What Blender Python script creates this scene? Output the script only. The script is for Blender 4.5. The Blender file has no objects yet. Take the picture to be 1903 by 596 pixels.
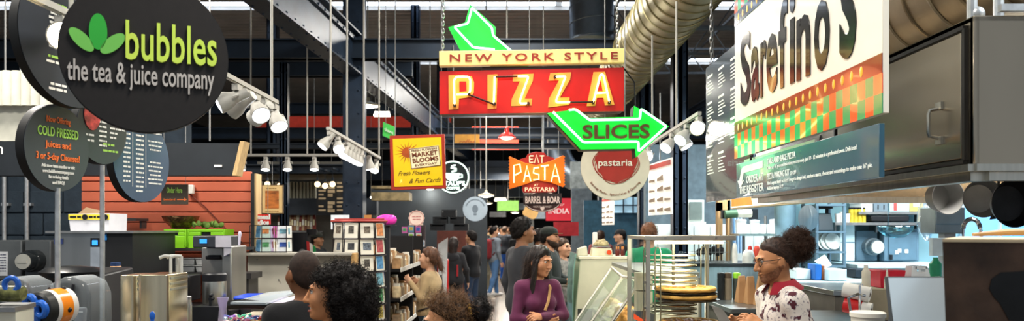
import bpy, math, random
import numpy as np
from mathutils import Vector, Matrix, noise as mnoise
random.seed(7); RNG = np.random.default_rng(11)
SC = bpy.context.scene
COL = SC.collection
PI = math.pi
F = 1480.1; CX = 951.5; HY = 425.0; CZ = 1.69     # focal length in px, principal column, horizon row, eye height

def at(px, py, d):
    """world point seen at a pixel of the photograph at a distance d along the aisle"""
    return Vector(((px-CX)*d/F, d, CZ-(py-HY)*d/F))
def rad(a): return math.radians(a)

# ------------------------------------------------------------------ materials
def lin(c):
    if isinstance(c, str):
        c = c.lstrip('#'); c = tuple(int(c[i:i+2], 16)/255 for i in (0, 2, 4))
    return tuple(x/12.92 if x <= .04045 else ((x+.055)/1.055)**2.4 for x in c)
MATS = {}
def mat(name, col, rough=.5, metal=0., var=.12, scale=9., bump=0., bscale=60., emit=0., ecol=None, trans=0., alpha=1., coat=0., spec=.35, stretch=None, sheen=0., aniso=0., ior=1.45):
    if name in MATS: return MATS[name]
    m = bpy.data.materials.new(name); m.use_nodes = True
    nt = m.node_tree; N = nt.nodes; L = nt.links
    b = N['Principled BSDF']
    c = lin(col)
    tc = N.new('ShaderNodeTexCoord')
    mp = N.new('ShaderNodeMapping'); L.new(tc.outputs['Object'], mp.inputs[0])
    if stretch: mp.inputs['Scale'].default_value = stretch
    nz = N.new('ShaderNodeTexNoise'); nz.inputs['Scale'].default_value = scale; nz.inputs['Detail'].default_value = 4
    L.new(mp.outputs[0], nz.inputs['Vector'])
    cr = N.new('ShaderNodeValToRGB')
    cr.color_ramp.elements[0].position = .3; cr.color_ramp.elements[1].position = .7
    cr.color_ramp.elements[0].color = (*[x*(1-var) for x in c], 1); cr.color_ramp.elements[1].color = (*[min(1, x*(1+var)) for x in c], 1)
    L.new(nz.outputs['Fac'], cr.inputs[0]); L.new(cr.outputs[0], b.inputs['Base Color'])
    b.inputs['Roughness'].default_value = rough; b.inputs['Metallic'].default_value = metal
    b.inputs['Specular IOR Level'].default_value = spec; b.inputs['IOR'].default_value = ior
    b.inputs['Coat Weight'].default_value = coat
    b.inputs['Transmission Weight'].default_value = trans; b.inputs['Alpha'].default_value = alpha
    b.inputs['Sheen Weight'].default_value = sheen; b.inputs['Anisotropic'].default_value = aniso
    if emit:
        b.inputs['Emission Color'].default_value = (*lin(ecol or col), 1); b.inputs['Emission Strength'].default_value = emit
    if bump:
        n2 = N.new('ShaderNodeTexNoise'); n2.inputs['Scale'].default_value = bscale; n2.inputs['Detail'].default_value = 3
        L.new(mp.outputs[0], n2.inputs['Vector'])
        bp = N.new('ShaderNodeBump'); bp.inputs['Strength'].default_value = bump; bp.inputs['Distance'].default_value = .01
        L.new(n2.outputs['Fac'], bp.inputs['Height']); L.new(bp.outputs[0], b.inputs['Normal'])
    MATS[name] = m
    return m
def glassmat(name, tint='#e8f4f2', op=.12, rough=.02, milky=False):
    """clear sheet: mostly see-through, with a glossy skin"""
    if name in MATS: return MATS[name]
    m = bpy.data.materials.new(name); m.use_nodes = True
    nt = m.node_tree; N = nt.nodes; L = nt.links
    out = N['Material Output']; b = N['Principled BSDF']
    b.inputs['Base Color'].default_value = (*lin(tint), 1); b.inputs['Roughness'].default_value = rough; b.inputs['Specular IOR Level'].default_value = .8
    tr = N.new('ShaderNodeBsdfTransparent'); tr.inputs[0].default_value = (*[min(1, .3+.7*x) for x in lin(tint)], 1)
    fr = N.new('ShaderNodeFresnel'); fr.inputs[0].default_value = 1.25
    ad = N.new('ShaderNodeMath'); ad.operation = 'ADD'; ad.use_clamp = True; ad.inputs[1].default_value = op
    gl = N.new('ShaderNodeBsdfGlossy'); gl.inputs['Roughness'].default_value = rough; gl.inputs[0].default_value = (*lin(tint), 1)
    mx = N.new('ShaderNodeMixShader'); L.new(fr.outputs[0], ad.inputs[0]); ge = N.new('ShaderNodeNewGeometry'); bf = N.new('ShaderNodeMix'); L.new(ge.outputs['Backfacing'], bf.inputs[0]); L.new(ad.outputs[0], bf.inputs[2]); bf.inputs[3].default_value = op*.5; L.new(bf.outputs[0], mx.inputs[0])
    L.new(tr.outputs[0], mx.inputs[1]); L.new((b if milky else gl).outputs[0], mx.inputs[2]); L.new(mx.outputs[0], out.inputs[0])
    MATS[name] = m
    return m

# ------------------------------------------------------------------ mesh builder
class MB:
    def __init__(s): s.v = []; s.f = []; s.mi = []; s.M = Matrix(); s.m = 0
    def add(s, vs, fs):
        b = len(s.v); M = s.M
        s.v.extend([tuple(M @ Vector(v)) for v in vs]); s.f.extend([tuple(b+i for i in f) for f in fs]); s.mi.extend([s.m]*len(fs)); return s
    def box(s, c, sz, R=None, taper=1.):
        x, y, z = [a/2 for a in sz]; c = Vector(c); vs = []
        for k in (-1, 1):
            t = 1. if k < 0 else taper
            for (i, j) in ((-1, -1), (1, -1), (1, 1), (-1, 1)):
                p = Vector((i*x*t, j*y*t, k*z)); p = R @ p if R else p; vs.append(c+p)
        return s.add(vs, [(3, 2, 1, 0), (4, 5, 6, 7), (0, 1, 5, 4), (1, 2, 6, 5), (2, 3, 7, 6), (3, 0, 4, 7)])
    def rbox(s, c, sz, r=.01, R=None, seg=3):
        """box with rounded vertical corners"""
        x, y, z = [a/2 for a in sz]; r = min(r, x*.99, y*.99); pts = []
        for (i, j, a0) in ((1, 1, 0), (-1, 1, 90), (-1, -1, 180), (1, -1, 270)):
            for k in range(seg+1):
                a = rad(a0+90*k/seg); pts.append((i*(x-r)+r*math.cos(a), j*(y-r)+r*math.sin(a)))
        M0 = s.M; s.M = M0 @ Matrix.Translation(c) @ (R.to_4x4() if R else Matrix()); s.prism(pts, -z, z); s.M = M0; return s
    def frame(s, d):
        d = Vector(d).normalized(); u = d.orthogonal().normalized(); return u, d.cross(u)
    def cyl(s, a, b, r0, r1=None, n=14, cap=True):
        a = Vector(a); b = Vector(b); r1 = r0 if r1 is None else r1
        u, w = s.frame(b-a); vs = []; fs = []
        for (p, r) in ((a, r0), (b, r1)):
            for i in range(n):
                t = 2*PI*i/n; vs.append(p+u*(r*math.cos(t))+w*(r*math.sin(t)))
        for i in range(n): j = (i+1) % n; fs.append((i, j, n+j, n+i))
        if cap: fs.append(tuple(range(n-1, -1, -1))); fs.append(tuple(range(n, 2*n)))
        return s.add(vs, fs)
    def tube(s, pts, r, n=8, closed=False):
        P = [Vector(p) for p in pts]; m = len(P); vs = []; fs = []; up = None
        rr = r if isinstance(r, (list, tuple)) else [r]*m
        for i, p in enumerate(P):
            a = P[i-1] if (i > 0 or closed) else p; b = P[(i+1) % m] if (i < m-1 or closed) else p
            t = (b-a); t = t.normalized() if t.length > 1e-9 else Vector((0, 0, 1))
            if up is None: up = t.orthogonal().normalized()
            up = up-t*up.dot(t)
            up = up.normalized() if up.length > 1e-6 else t.orthogonal().normalized()
            w = t.cross(up)
            for k in range(n):
                q = 2*PI*k/n; vs.append(p+up*(rr[i]*math.cos(q))+w*(rr[i]*math.sin(q)))
        for i in range(m if closed else m-1):
            j = (i+1) % m
            for k in range(n):
                l = (k+1) % n; fs.append((i*n+k, i*n+l, j*n+l, j*n+k))
        if not closed: fs.append(tuple(range(n-1, -1, -1))); fs.append(tuple((m-1)*n+k for k in range(n)))
        return s.add(vs, fs)
    def lathe(s, prof, c=(0, 0, 0), n=24, R=None, sx=1., sy=1.):
        vs = []; fs = []; c = Vector(c)
        for (r, z) in prof:
            for k in range(n):
                t = 2*PI*k/n; p = Vector((r*math.cos(t)*sx, r*math.sin(t)*sy, z)); vs.append(c+(R @ p if R else p))
        for i in range(len(prof)-1):
            for k in range(n):
                l = (k+1) % n; fs.append((i*n+k, i*n+l, (i+1)*n+l, (i+1)*n+k))
        if prof[0][0] > 1e-6: fs.append(tuple(range(n-1, -1, -1)))
        if prof[-1][0] > 1e-6: fs.append(tuple((len(prof)-1)*n+k for k in range(n)))
        return s.add(vs, fs)
    def ell(s, c, r, R=None, n=16, m=10):
        r = (r, r, r) if isinstance(r, (int, float)) else r; vs = []; fs = []; c = Vector(c)
        for i in range(m+1):
            p = PI*i/m-PI/2
            for k in range(n):
                t = 2*PI*k/n; q = Vector((r[0]*math.cos(p)*math.cos(t), r[1]*math.cos(p)*math.sin(t), r[2]*math.sin(p))); vs.append(c+(R @ q if R else q))
        for i in range(m):
            for k in range(n):
                l = (k+1) % n; fs.append((i*n+k, i*n+l, (i+1)*n+l, (i+1)*n+k))
        return s.add(vs, fs)
    def prism(s, poly, z0, z1):
        """2-D outline in local x,y swept along z"""
        A = sum(poly[i-1][0]*poly[i][1]-poly[i][0]*poly[i-1][1] for i in range(len(poly)))
        if A < 0: poly = poly[::-1]
        n = len(poly); vs = [(x, y, z0) for x, y in poly]+[(x, y, z1) for x, y in poly]
        fs = [tuple(range(n-1, -1, -1)), tuple(range(n, 2*n))]
        for i in range(n): j = (i+1) % n; fs.append((i, j, n+j, n+i))
        return s.add(vs, fs)
    def plate(s, poly, y0, y1):
        """2-D outline in local x,z swept along y (front is -y)"""
        M0 = s.M; s.M = M0 @ Matrix(((1, 0, 0, 0), (0, 0, -1, 0), (0, 1, 0, 0), (0, 0, 0, 1))); s.prism(poly, -y1, -y0); s.M = M0; return s
    def hull(s, q0, q1):
        """8-corner solid from two quads"""
        return s.add(list(q0)+list(q1), [(3, 2, 1, 0), (4, 5, 6, 7), (0, 1, 5, 4), (1, 2, 6, 5), (2, 3, 7, 6), (3, 0, 4, 7)])
    def np(s, V, Q):
        b = len(s.v); s.v.extend(map(tuple, V.tolist())); s.f.extend([tuple(b+i for i in q) for q in Q.tolist()]); s.mi.extend([s.m]*len(Q)); return s

def link(name, me, parent=None):
    o = bpy.data.objects.new(name, me); COL.objects.link(o)
    if parent: o.parent = parent
    return o
def obj(name, mb, m, parent=None, smooth=35, bev=0., world=False, label=None, sub=0):
    """ONE mesh object.  world=True: builder coordinates are world ones, moved into the parent's frame"""
    v = mb.v; off = None
    if world and parent is not None:
        Mi = wm(parent).inverted(); v = [tuple(Mi @ Vector(p)) for p in v]
    elif parent is None:
        a = np.array(v); lo = a.min(0); hi = a.max(0); off = ((lo[0]+hi[0])/2, (lo[1]+hi[1])/2, lo[2])
        v = (a-np.array(off)).tolist()
    me = bpy.data.meshes.new(name); me.from_pydata(v, [], mb.f)
    ms = m if isinstance(m, (list, tuple)) else [m]
    for x in ms: me.materials.append(x)
    if len(ms) > 1: me.polygons.foreach_set('material_index', mb.mi)
    me.validate()
    if smooth:
        me.shade_smooth(); me.set_sharp_from_angle(angle=rad(smooth))
    o = link(name, me, parent)
    if off: o.location = off
    if label: o['label'] = label
    if bev:
        b = o.modifiers.new('bevel', 'BEVEL'); b.width = bev; b.segments = 2; b.limit_method = 'ANGLE'; b.angle_limit = rad(50)
    if sub:
        b = o.modifiers.new('sub', 'SUBSURF'); b.levels = sub; b.render_levels = sub
    return o
def wm(o):
    M = Matrix.LocRotScale(o.location, o.rotation_euler, o.scale)
    return wm(o.parent) @ M if o.parent else M
def tag(o, label, cat, group=None, kind=None):
    o['label'] = label; o['category'] = cat
    if group: o['group'] = group
    if kind: o['kind'] = kind
    return o
def thing(name, label, cat, loc=(0, 0, 0), rotz=0., group=None, rot=None):
    o = bpy.data.objects.new(name, None); COL.objects.link(o); o.location = loc; o.empty_display_size = .1
    o.rotation_euler = rot if rot else (0, 0, rotz)
    return tag(o, label, cat, group)
def struct(name, mb, m, **k):
    o = obj(name, mb, m, **k)
    if o.parent is None: o['kind'] = 'structure'
    return o
def dup(root, loc, rotz=None, label=None, group=None, sc=None):
    r = root.copy(); COL.objects.link(r); r.location = loc
    if rotz is not None: r.rotation_euler = (0, 0, rotz)
    if label: r['label'] = label
    if group: r['group'] = group
    if sc: r.scale = (sc, sc, sc)
    def rec(a, b):
        for ch in a.children:
            c = ch.copy(); COL.objects.link(c); c.parent = b; c.matrix_parent_inverse = ch.matrix_parent_inverse.copy(); rec(ch, c)
    rec(root, r)
    return r

# ------------------------------------------------------------------ lettering
_TX = {}
def glyphs(s, bold=0., ext=.004, align='CENTER', spacing=1., shear=0., line=1.):
    k = (s, bold, ext, align, spacing, shear, line)
    if k in _TX: return _TX[k]
    cu = bpy.data.curves.new('t', 'FONT'); cu.body = s; cu.size = 1.; cu.offset = bold; cu.extrude = ext; cu.align_x = align
    cu.space_character = spacing; cu.shear = shear; cu.resolution_u = 3; cu.space_line = line
    ob = bpy.data.objects.new('t', cu); COL.objects.link(ob); bpy.context.view_layer.update()
    me = bpy.data.meshes.new_from_object(ob.evaluated_get(bpy.context.evaluated_depsgraph_get()))
    V = np.array([v.co[:] for v in me.vertices]); Fc = [tuple(p.vertices) for p in me.polygons]
    bpy.data.objects.remove(ob); bpy.data.curves.remove(cu); bpy.data.meshes.remove(me)
    _TX[k] = (V, Fc)
    return V, Fc
def text(mb, s, x, z, h, y=0., w=None, sx=1., thick=.004, bold=.0, align='CENTER', slope=0., fit=False, **k):
    """lettering in the local x,z plane facing -y. h: height of a capital; w: squeeze to that width"""
    V, Fc = glyphs(s, bold, 1., align, **k)
    if len(V) == 0: return
    V = V.copy(); sc = h/.70
    if fit:
        lo = V[:, 1].min(); hi = V[:, 1].max(); sc = h/(hi-lo); V[:, 1] -= lo
    wid = V[:, 0].max()-V[:, 0].min()
    fx = w/wid if w else sc*sx
    X = V[:, 0]*fx; Z = V[:, 1]*sc; Y = V[:, 2]*thick*.5
    P = [(x+a, y-thick*.5-c, z+b+slope*a) for a, b, c in zip(X, Z, Y)]
    # plane x,z with front -y: flip winding-safe mapping (x, -y', z)
    mb.add(P, Fc)
def scribble(mb, x, z, w, h, y=0., thick=.002, words=None, seed=0):
    """a line of print too small to read: short bars with ragged gaps"""
    r = random.Random(seed*131+int(abs(x)*1000)+int(abs(z)*7919)); a = x; e = x+w
    while a < e-h*.3:
        l = min(e-a, h*(.8+2.6*r.random())); mb.box((a+l/2, y-thick/2, z+h/2), (l, thick, h*.72)); a += l+h*.45

# ------------------------------------------------------------------ implicit surfaces for bodies, hair, cloth and food
def nets(f, lo, hi, h):
    lo = np.array(lo, float); hi = np.array(hi, float)
    n = np.maximum(np.ceil((hi-lo)/h).astype(int)+1, 3)
    ax = [lo[i]+h*np.arange(n[i]) for i in range(3)]
    G = np.stack(np.meshgrid(*ax, indexing='ij'), -1)
    v = f(G.reshape(-1, 3)).reshape(n); s = v < 0
    c = np.zeros(n-1, int)
    for i in (0, 1):
        for j in (0, 1):
            for k in (0, 1): c += s[i:n[0]-1+i, j:n[1]-1+j, k:n[2]-1+k]
    act = (c > 0) & (c < 8)
    idx = -np.ones(n-1, int); A = np.argwhere(act); idx[act] = np.arange(len(A))
    pos = np.zeros((len(A), 3)); cnt = np.zeros(len(A))
    cs = [(i, j, k) for i in (0, 1) for j in (0, 1) for k in (0, 1)]
    for a in cs:
        for ax_ in range(3):
            if a[ax_]: continue
            b = list(a); b[ax_] = 1
            va = v[tuple((A+a).T)]; vb = v[tuple((A+b).T)]; m = (va < 0) != (vb < 0)
            t = np.where(m, va/np.where(m, va-vb, 1), 0)
            p = np.tile(np.array(a, float), (len(A), 1)); p[:, ax_] = t
            pos[m] += p[m]; cnt[m] += 1
    V = lo+h*(A+pos/np.maximum(cnt, 1)[:, None]); Q = []
    for d in range(3):
        u, w = (d+1) % 3, (d+2) % 3
        s0 = np.take(s, range(0, n[d]-1), d); s1 = np.take(s, range(1, n[d]), d)
        E = np.argwhere(s0 != s1); E = E[(E[:, u] > 0) & (E[:, w] > 0) & (E[:, u] < n[u]-1) & (E[:, w] < n[w]-1)]
        if not len(E): continue
        def cell(du, dw):
            q = E.copy(); q[:, u] -= du; q[:, w] -= dw; return idx[tuple(q.T)]
        q = np.stack([cell(1, 1), cell(0, 1), cell(0, 0), cell(1, 0)], 1)
        fl = ~s0[tuple(E.T)]; q[fl] = q[fl][:, ::-1]; Q.append(q)
    return V, (np.concatenate(Q) if Q else np.zeros((0, 4), int))
def smin(a, b, k):
    if k <= 0: return np.minimum(a, b)
    h = np.maximum(k-np.abs(a-b), 0)/k; return np.minimum(a, b)-h*h*k*.25
def s_ell(P, c, r, R=None):
    q = P-np.array(c, float)
    if R is not None: q = q @ np.array(R)          # R columns: local axes
    r = np.stack([np.broadcast_to(np.asarray(x, float), (len(P),)) for x in r], 1); k0 = np.linalg.norm(q/r, axis=1); k1 = np.linalg.norm(q/(r*r), axis=1)
    return k0*(k0-1)/np.maximum(k1, 1e-9)
def s_cone(P, a, b, ra, rb):
    a = np.array(a, float); b = np.array(b, float); d = b-a; t = np.clip(((P-a) @ d)/max(d @ d, 1e-12), 0, 1)
    return np.linalg.norm(P-a-t[:, None]*d, axis=1)-(ra+(rb-ra)*t)
def s_box(P, c, hsz, r=.01, R=None):
    q = P-np.array(c, float)
    if R is not None: q = q @ np.array(R)
    q = np.abs(q)-(np.array(hsz)-r)
    return np.linalg.norm(np.maximum(q, 0), axis=1)+np.minimum(q.max(1), 0)-r
def vnoise(P, sc, seed=0):
    """cheap smooth noise in -1..1"""
    r = np.random.default_rng(seed); out = np.zeros(len(P))
    for i in range(6):
        d = r.normal(size=3); d *= sc*(.6+.9*r.random())/np.linalg.norm(d); out += np.sin(P @ d+r.random()*6.28)
    return out/6*1.6
def netobj(name, f, lo, hi, h, m, parent=None, label=None):
    V, Q = nets(f, lo, hi, h); mb = MB(); mb.np(V, Q); return obj(name, mb, m, parent, smooth=180, label=label)
# ================================================================== the hall
SC.view_settings.view_transform = 'Standard'; SC.view_settings.look = 'None'; SC.view_settings.gamma = 1; SC.view_settings.use_curve_mapping = False
SC.view_settings.exposure = 0.0
cam = bpy.data.cameras.new('camera'); cam.lens = 28.; cam.sensor_width = 36.; cam.shift_y = 127/1903
cam.dof.use_dof = True; cam.dof.focus_distance = 5.2; cam.dof.aperture_fstop = 2.6
co = bpy.data.objects.new('camera', cam); COL.objects.link(co); co.location = (0, 0, CZ); co.rotation_euler = (PI/2, 0, 0); SC.camera = co

navy = mat('navy_steel', '#1d2a3a', .42, .2, var=.3, scale=4, bump=.15)
navy2 = mat('navy_paint', '#16222f', .5, .1, var=.25, scale=3)
steel = mat('brushed_steel', '#b9b6ac', .3, 1., var=.1, scale=40, stretch=(1, 1, .04), aniso=.5)
steeld = mat('dull_steel', '#8f9090', .42, .9, var=.15, scale=12)
galv = mat('galvanised_pole', '#b8babb', .4, .85, var=.15, scale=25)
white = mat('white_paint', '#e9e7df', .5, var=.05)
trackw = mat('track_white', '#a19f98', .45, var=.04)
black = mat('black_plastic', '#15161a', .45, var=.2)
blackm = mat('black_metal', '#101418', .4, .3, var=.2)

# floor: polished concrete
def floor_mat():
    m = mat('polished_concrete', '#77695a', .27, var=.22, scale=1.4, bump=.03, bscale=8); return m
b = MB(); b.box((0, 22, -.05), (32, 52, .1)); struct('floor', b, floor_mat())
# ceiling: ribbed deck, split by two runs of skylight
deck = mat('roof_deck', '#b3aea8', .6, .2, var=.12, scale=1.5)
CEZ = 7.0
def deckrun(name, y0, y1, z):
    b = MB(); b.box((0, (y0+y1)/2, z+.1), (32, y1-y0, .12))
    y = y0
    while y < y1-.1:
        b.box((0, y+.06, z), (32, .07, .09)); y += .3
    struct(name, b, deck)
deckrun('ceiling', 4.0, 18.55, CEZ); deckrun('ceiling.001', 19.15, 24.9, CEZ); deckrun('ceiling.002', 25.5, 48, CEZ)
sky = mat('skylight_panel', '#eaf4ff', .3, emit=5.5, ecol='#dcecff', var=.02)
for i, (y, x0s) in enumerate(((18.85, (-14, -11.2, -8.4, -4.35, -1.6, 1.2, 4, 7, 10)), (25.2, (-14, -11, -8, -4.5, -1.2, 2, 5, 8, 11)))):
    for x0 in x0s:
        b = MB(); b.box((x0+1.32, y, CEZ+.06), (2.64, .52, .04)); w = struct('window_%d' % (i+1), b, sky)
wallm = mat('dark_wall', '#2a3440', .8, var=.2, scale=2)
b = MB(); b.box((0, 48, 3.5), (32, .2, 7.2)); struct('wall_back', b, mat('far_wall', '#2b3036', .8, var=.25, scale=1))
b = MB(); b.box((-15.9, 26, 3.5), (.2, 44, 7.2)); struct('wall_left', b, wallm)
b = MB(); b.box((15.9, 26, 3.5), (.2, 44, 7.2)); struct('wall_right', b, wallm)

# ---- steelwork
def ibeam(name, a, c, hgt, wid, m=navy, rivets=True):
    a = Vector(a); c = Vector(c); d = (c-a).normalized(); u = d.cross(Vector((0, 0, 1))).normalized()
    b = MB(); L = (c-a).length; R = Matrix((u, d, Vector((0, 0, 1)))).transposed(); mid = (a+c)/2
    b.box(mid+Vector((0, 0, .012)), (wid, L, .024), R); b.box(mid+Vector((0, 0, hgt-.012)), (wid, L, .024), R); b.box(mid+Vector((0, 0, hgt/2)), (.02, L, hgt-.05), R)
    for z in (.06, hgt-.06):
        b.box(mid+Vector((0, 0, z))+u*.03, (.05, L, .1), R); b.box(mid+Vector((0, 0, z))-u*.03, (.05, L, .1), R)
    if rivets:
        t = .2
        while t < min(L, 22):
            for z in (.09, hgt-.09): b.ell(a+d*t+Vector((0, 0, z))+u*.056, .02, n=6, m=4)
            b.ell(a+d*t+u*wid*.36, .018, n=6, m=4); b.ell(a+d*t-u*wid*.36, .018, n=6, m=4); t += .3
    return struct(name, b, m)
ibeam('trim_1', (-2.85, 4.6, 4.04), (-1.2, 34, 4.04), .62, .27)
ibeam('trim_2', (5.6, 4, 4.6), (4.9, 34, 4.6), .5, .3)
def post(name, x, y, w, z1, m=navy, z0=0.):
    b = MB(); b.box((x, y, (z0+z1)/2), (w*.28, w, z1-z0)); b.box((x-w/2+.01, y, (z0+z1)/2), (.025, w, z1-z0)); b.box((x+w/2-.01, y, (z0+z1)/2), (.025, w, z1-z0))
    for z in np.arange(z0+.3, z1, .35): b.ell((x-w*.3, y-w/2-.002, z), .018, n=6, m=4); b.ell((x+w*.3, y-w/2-.002, z), .018, n=6, m=4)
    b.box((x, y-w/2+.012, (z0+z1)/2), (w, .024, z1-z0))
    return struct(name, b, m)
post('column_1', -2.43, 12.3, .3, 7); post('column_2', -6.0, 20, .25, 7); post('column_3', 2.52, 15, .28, 4.4); post('column_4', 2.45, 21, .35, 4.4)
post('column_5', -2.1, 24, .3, 7); post('column_6', 2.35, 11.2, .2, 4.4); post('column_7', -2.3, 19, .2, 7); post('column_8', -3.6, 12.6, .12, 4.3)
def hbeam(name, x0, x1, y, z0, z1, m=navy2, t=.14):
    b = MB(); b.box(((x0+x1)/2, y, (z0+z1)/2), (x1-x0, t, z1-z0)); b.box(((x0+x1)/2, y, z0+.01), (x1-x0, t*2, .02)); b.box(((x0+x1)/2, y, z1-.01), (x1-x0, t*2, .02))
    return struct(name, b, m)
hbeam('trim_3', -14, 1.55, 12.15, 4.27, 4.56); hbeam('trim_4', -14, -2.0, 16, 4.74, 5.05); hbeam('trim_5', -14, -2.3, 22, 4.85, 5.15)
hbeam('trim_6', -14, 9, 20.5, 4.0, 4.28); hbeam('trim_7', -14, 9, 19, 3.6, 3.72); hbeam('trim_8', -14, 9, 27, 3.35, 3.8); hbeam('trim_9', -14, 9, 33, 3.0, 3.5)
hbeam('trim_10', -9, -2.5, 13.2, 2.6, 2.75)
# mezzanine floor and its coloured fascia
b = MB(); b.box((-1, 31, 3.9), (26, 8, .2)); struct('ceiling_mezzanine', b, navy2)
redw = mat('mezzanine_red', '#d8402a', .6, var=.1)
b = MB(); b.box((-5.2, 26.2, 5.2), (6.4, .12, .36)); struct('wall_red_band', b, redw)
b = MB(); b.box((-.45, 21.4, 4.12), (1.25, .1, .62)); struct('wall_red_panel', b, redw)
b = MB()
for k in range(7): b.box((-2.4+k*.8, 20.1, 4.28), (.025, .025, .5))
b.box((0, 20.1, 4.52), (5.0, .05, .05)); b.box((0, 20.1, 4.05), (5, .05, .05)); tag(obj('railing', b, mat('railing_grey', '#454a50', .5)), 'thin grey railing along the upper walkway behind the pizza sign', 'railing')
# diagonal roof trusses at the upper corner over the Italian menu boards: open web joists
jm = mat('joist_grey', '#70757a', .5, .3, var=.15)
for i in range(6):
    y = 9+i*2.2; b = MB()
    for z in (5.6, 6.2): b.box((7.2, y, z), (11, .06, .05))
    for k in range(26): b.tube([(1.9+k*.42, y, 5.6 if k % 2 else 6.2), (1.9+(k+1)*.42, y, 6.2 if k % 2 else 5.6)], .015, 5)
    struct('ceiling_joist_%d' % (i+1), b, jm)
b = MB()
for k in range(7): b.box((2.2+k*.9, 14, 6.4), (.05, 18, .06))
struct('ceiling_purlins', b, jm)

# ---- ducts
duct = mat('spiral_duct', '#8f8766', .42, .85, var=.18, scale=5)
ductg = mat('grey_duct', '#76818c', .4, .8, var=.15, scale=5)
ductb = mat('tan_duct', '#6f624c', .48, .8, var=.15, scale=5)
def spiral_duct(name, label, pts, r, m, pitch=.28):
    b = MB(); b.tube(pts, r, 40)
    t = thing(name, label, 'duct', pts[0]); o = obj('duct_wall', b, m, t, world=True)
    b = MB(); P = [Vector(p) for p in pts]
    for A, B in zip(P[:-1], P[1:]):
        L = (B-A).length
        if L < .6: continue
        d = (B-A)/L; u, w = b.frame(d); n = int(L/pitch)
        H = [A+d*(L*i/(n*30))+(u*math.cos(2*PI*i/30)+w*math.sin(2*PI*i/30))*(r+.004) for i in range(n*30+1)]
        b.tube(H, .012, 5)
    if b.v: obj('seam_rib', b, m, t, world=True)
    return t
spiral_duct('spiral_duct', 'long tan spiral duct running overhead past the end of the pizza sign', [(1.92, 4.6, 4.37), (1.92, 20, 4.37)], .40, duct)
spiral_duct('spiral_duct', 'tan spiral duct above the steel exhaust hood, behind the checkered sign', [(3.1, 3.6, 3.34), (3.1, 9, 3.34)], .42, ductb)
spiral_duct('spiral_duct', 'short grey vertical duct dropping from the roof behind the pizza sign', [(1.55, 15.5, 7), (1.55, 15.5, 5.35)], .43, ductg)
arc = [Vector((1.3, 24, 4.9))]+[Vector((1.3+.75-.75*math.cos(a), 24-.4*a, 4.3-1.1*math.sin(a))) for a in np.linspace(0, 1.5, 8)]+[Vector((3.6, 23.3, 3.15))]
spiral_duct('spiral_duct', 'bent grey duct elbow hanging behind the green slices arrow', arc, .42, ductg)

# ---- lamps
warm = mat('lamp_glow', '#fff3d8', .3, emit=16., ecol='#ffeccb', var=0)
cool = mat('cool_lamp_glow', '#ffffff', .3, emit=22., ecol='#eaf3ff', var=0)
def light(kind, loc, power, col=(1, 1, 1), size=.2, aim=None, spot=70):
    l = bpy.data.lights.new('lamp_or_fill', kind); l.energy = power; l.color = col
    if kind == 'AREA': l.shape = 'DISK'; l.size = size
    elif kind == 'SPOT': l.spot_size = rad(spot); l.spot_blend = .6; l.shadow_soft_size = size
    else: l.shadow_soft_size = size
    o = bpy.data.objects.new('lamp_or_fill', l); COL.objects.link(o); o.location = loc
    if aim is not None: o.rotation_euler = (Vector(aim)-Vector(loc)).to_track_quat('-Z', 'Y').to_euler()
    return o
def spot_head(name, label, top, aim, m=trackw, lampm=cool, s=1., group=None, power=0, drop=.07):
    """track spotlight: clip, yoke, can and glowing lens"""
    top = Vector(top)-Vector((0, 0, .024)); piv = top-Vector((0, 0, drop*s)); d = (Vector(aim)-piv).normalized()
    t = thing(name, label, 'spotlight', top, group=group)
    b = MB(); b.box(top-Vector((0, 0, .02*s)), (.035*s, .09*s, .035*s)); b.cyl(top-Vector((0, 0, .03*s)), piv, .012*s, n=8); obj('clip', b, m, t, world=True)
    u = d.cross(Vector((0, 0, 1))).normalized()
    b = MB(); b.tube([piv+u*.06*s+d*.03*s, piv+u*.06*s-Vector((0, 0, .0)), piv, piv-u*.06*s, piv-u*.06*s+d*.03*s], .008*s, 6); obj('yoke', b, m, t, world=True)
    q = d.to_track_quat('Z', 'Y').to_matrix(); c = piv+d*.02*s
    b = MB(); b.lathe([(.0, -.085*s), (.03*s, -.083*s), (.034*s, -.03*s), (.038*s, 0), (.058*s, .05*s), (.062*s, .10*s), (.056*s, .10*s), (.05*s, .05*s)], c, 18, q); obj('lamp_housing', b, m, t, world=True)
    b = MB(); b.lathe([(.054*s, .085*s), (.03*s, .104*s), (0, .108*s)], c, 18, q); obj('lens', b, lampm, t, world=True, label='glowing lamp lens')
    if power: light('SPOT', c+d*.13*s, power, (1, .95, .86), .05, c+d*2, 80)
    return t
def track(name, label, a, b_, rods, ztop=6.94, m=trackw):
    t = thing(name, label, 'track', a)
    b = MB(); a = Vector(a); c = Vector(b_); d = (c-a); L = d.length; d.normalize(); u = d.cross(Vector((0, 0, 1))); R = Matrix((u, d, Vector((0, 0, 1)))).transposed()
    b.box((a+c)/2, (.035, L, .03), R); b.box((a+c)/2-Vector((0, 0, .018)), (.012, L, .008), R); obj('rail', b, m, t, world=True)
    for f in rods:
        b = MB(); p = a+d*L*f; b.cyl(p, (p.x, p.y, ztop), .011, n=8); obj('hanger_rod', b, m, t, world=True)
    return t
TX = -1.88; TZ = 2.70
track('lighting_track', 'white ceiling track with three spotlights beside the large round juice sign', (TX, 4.5, TZ), (TX, 6.36, TZ), (.15, .93))
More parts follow.
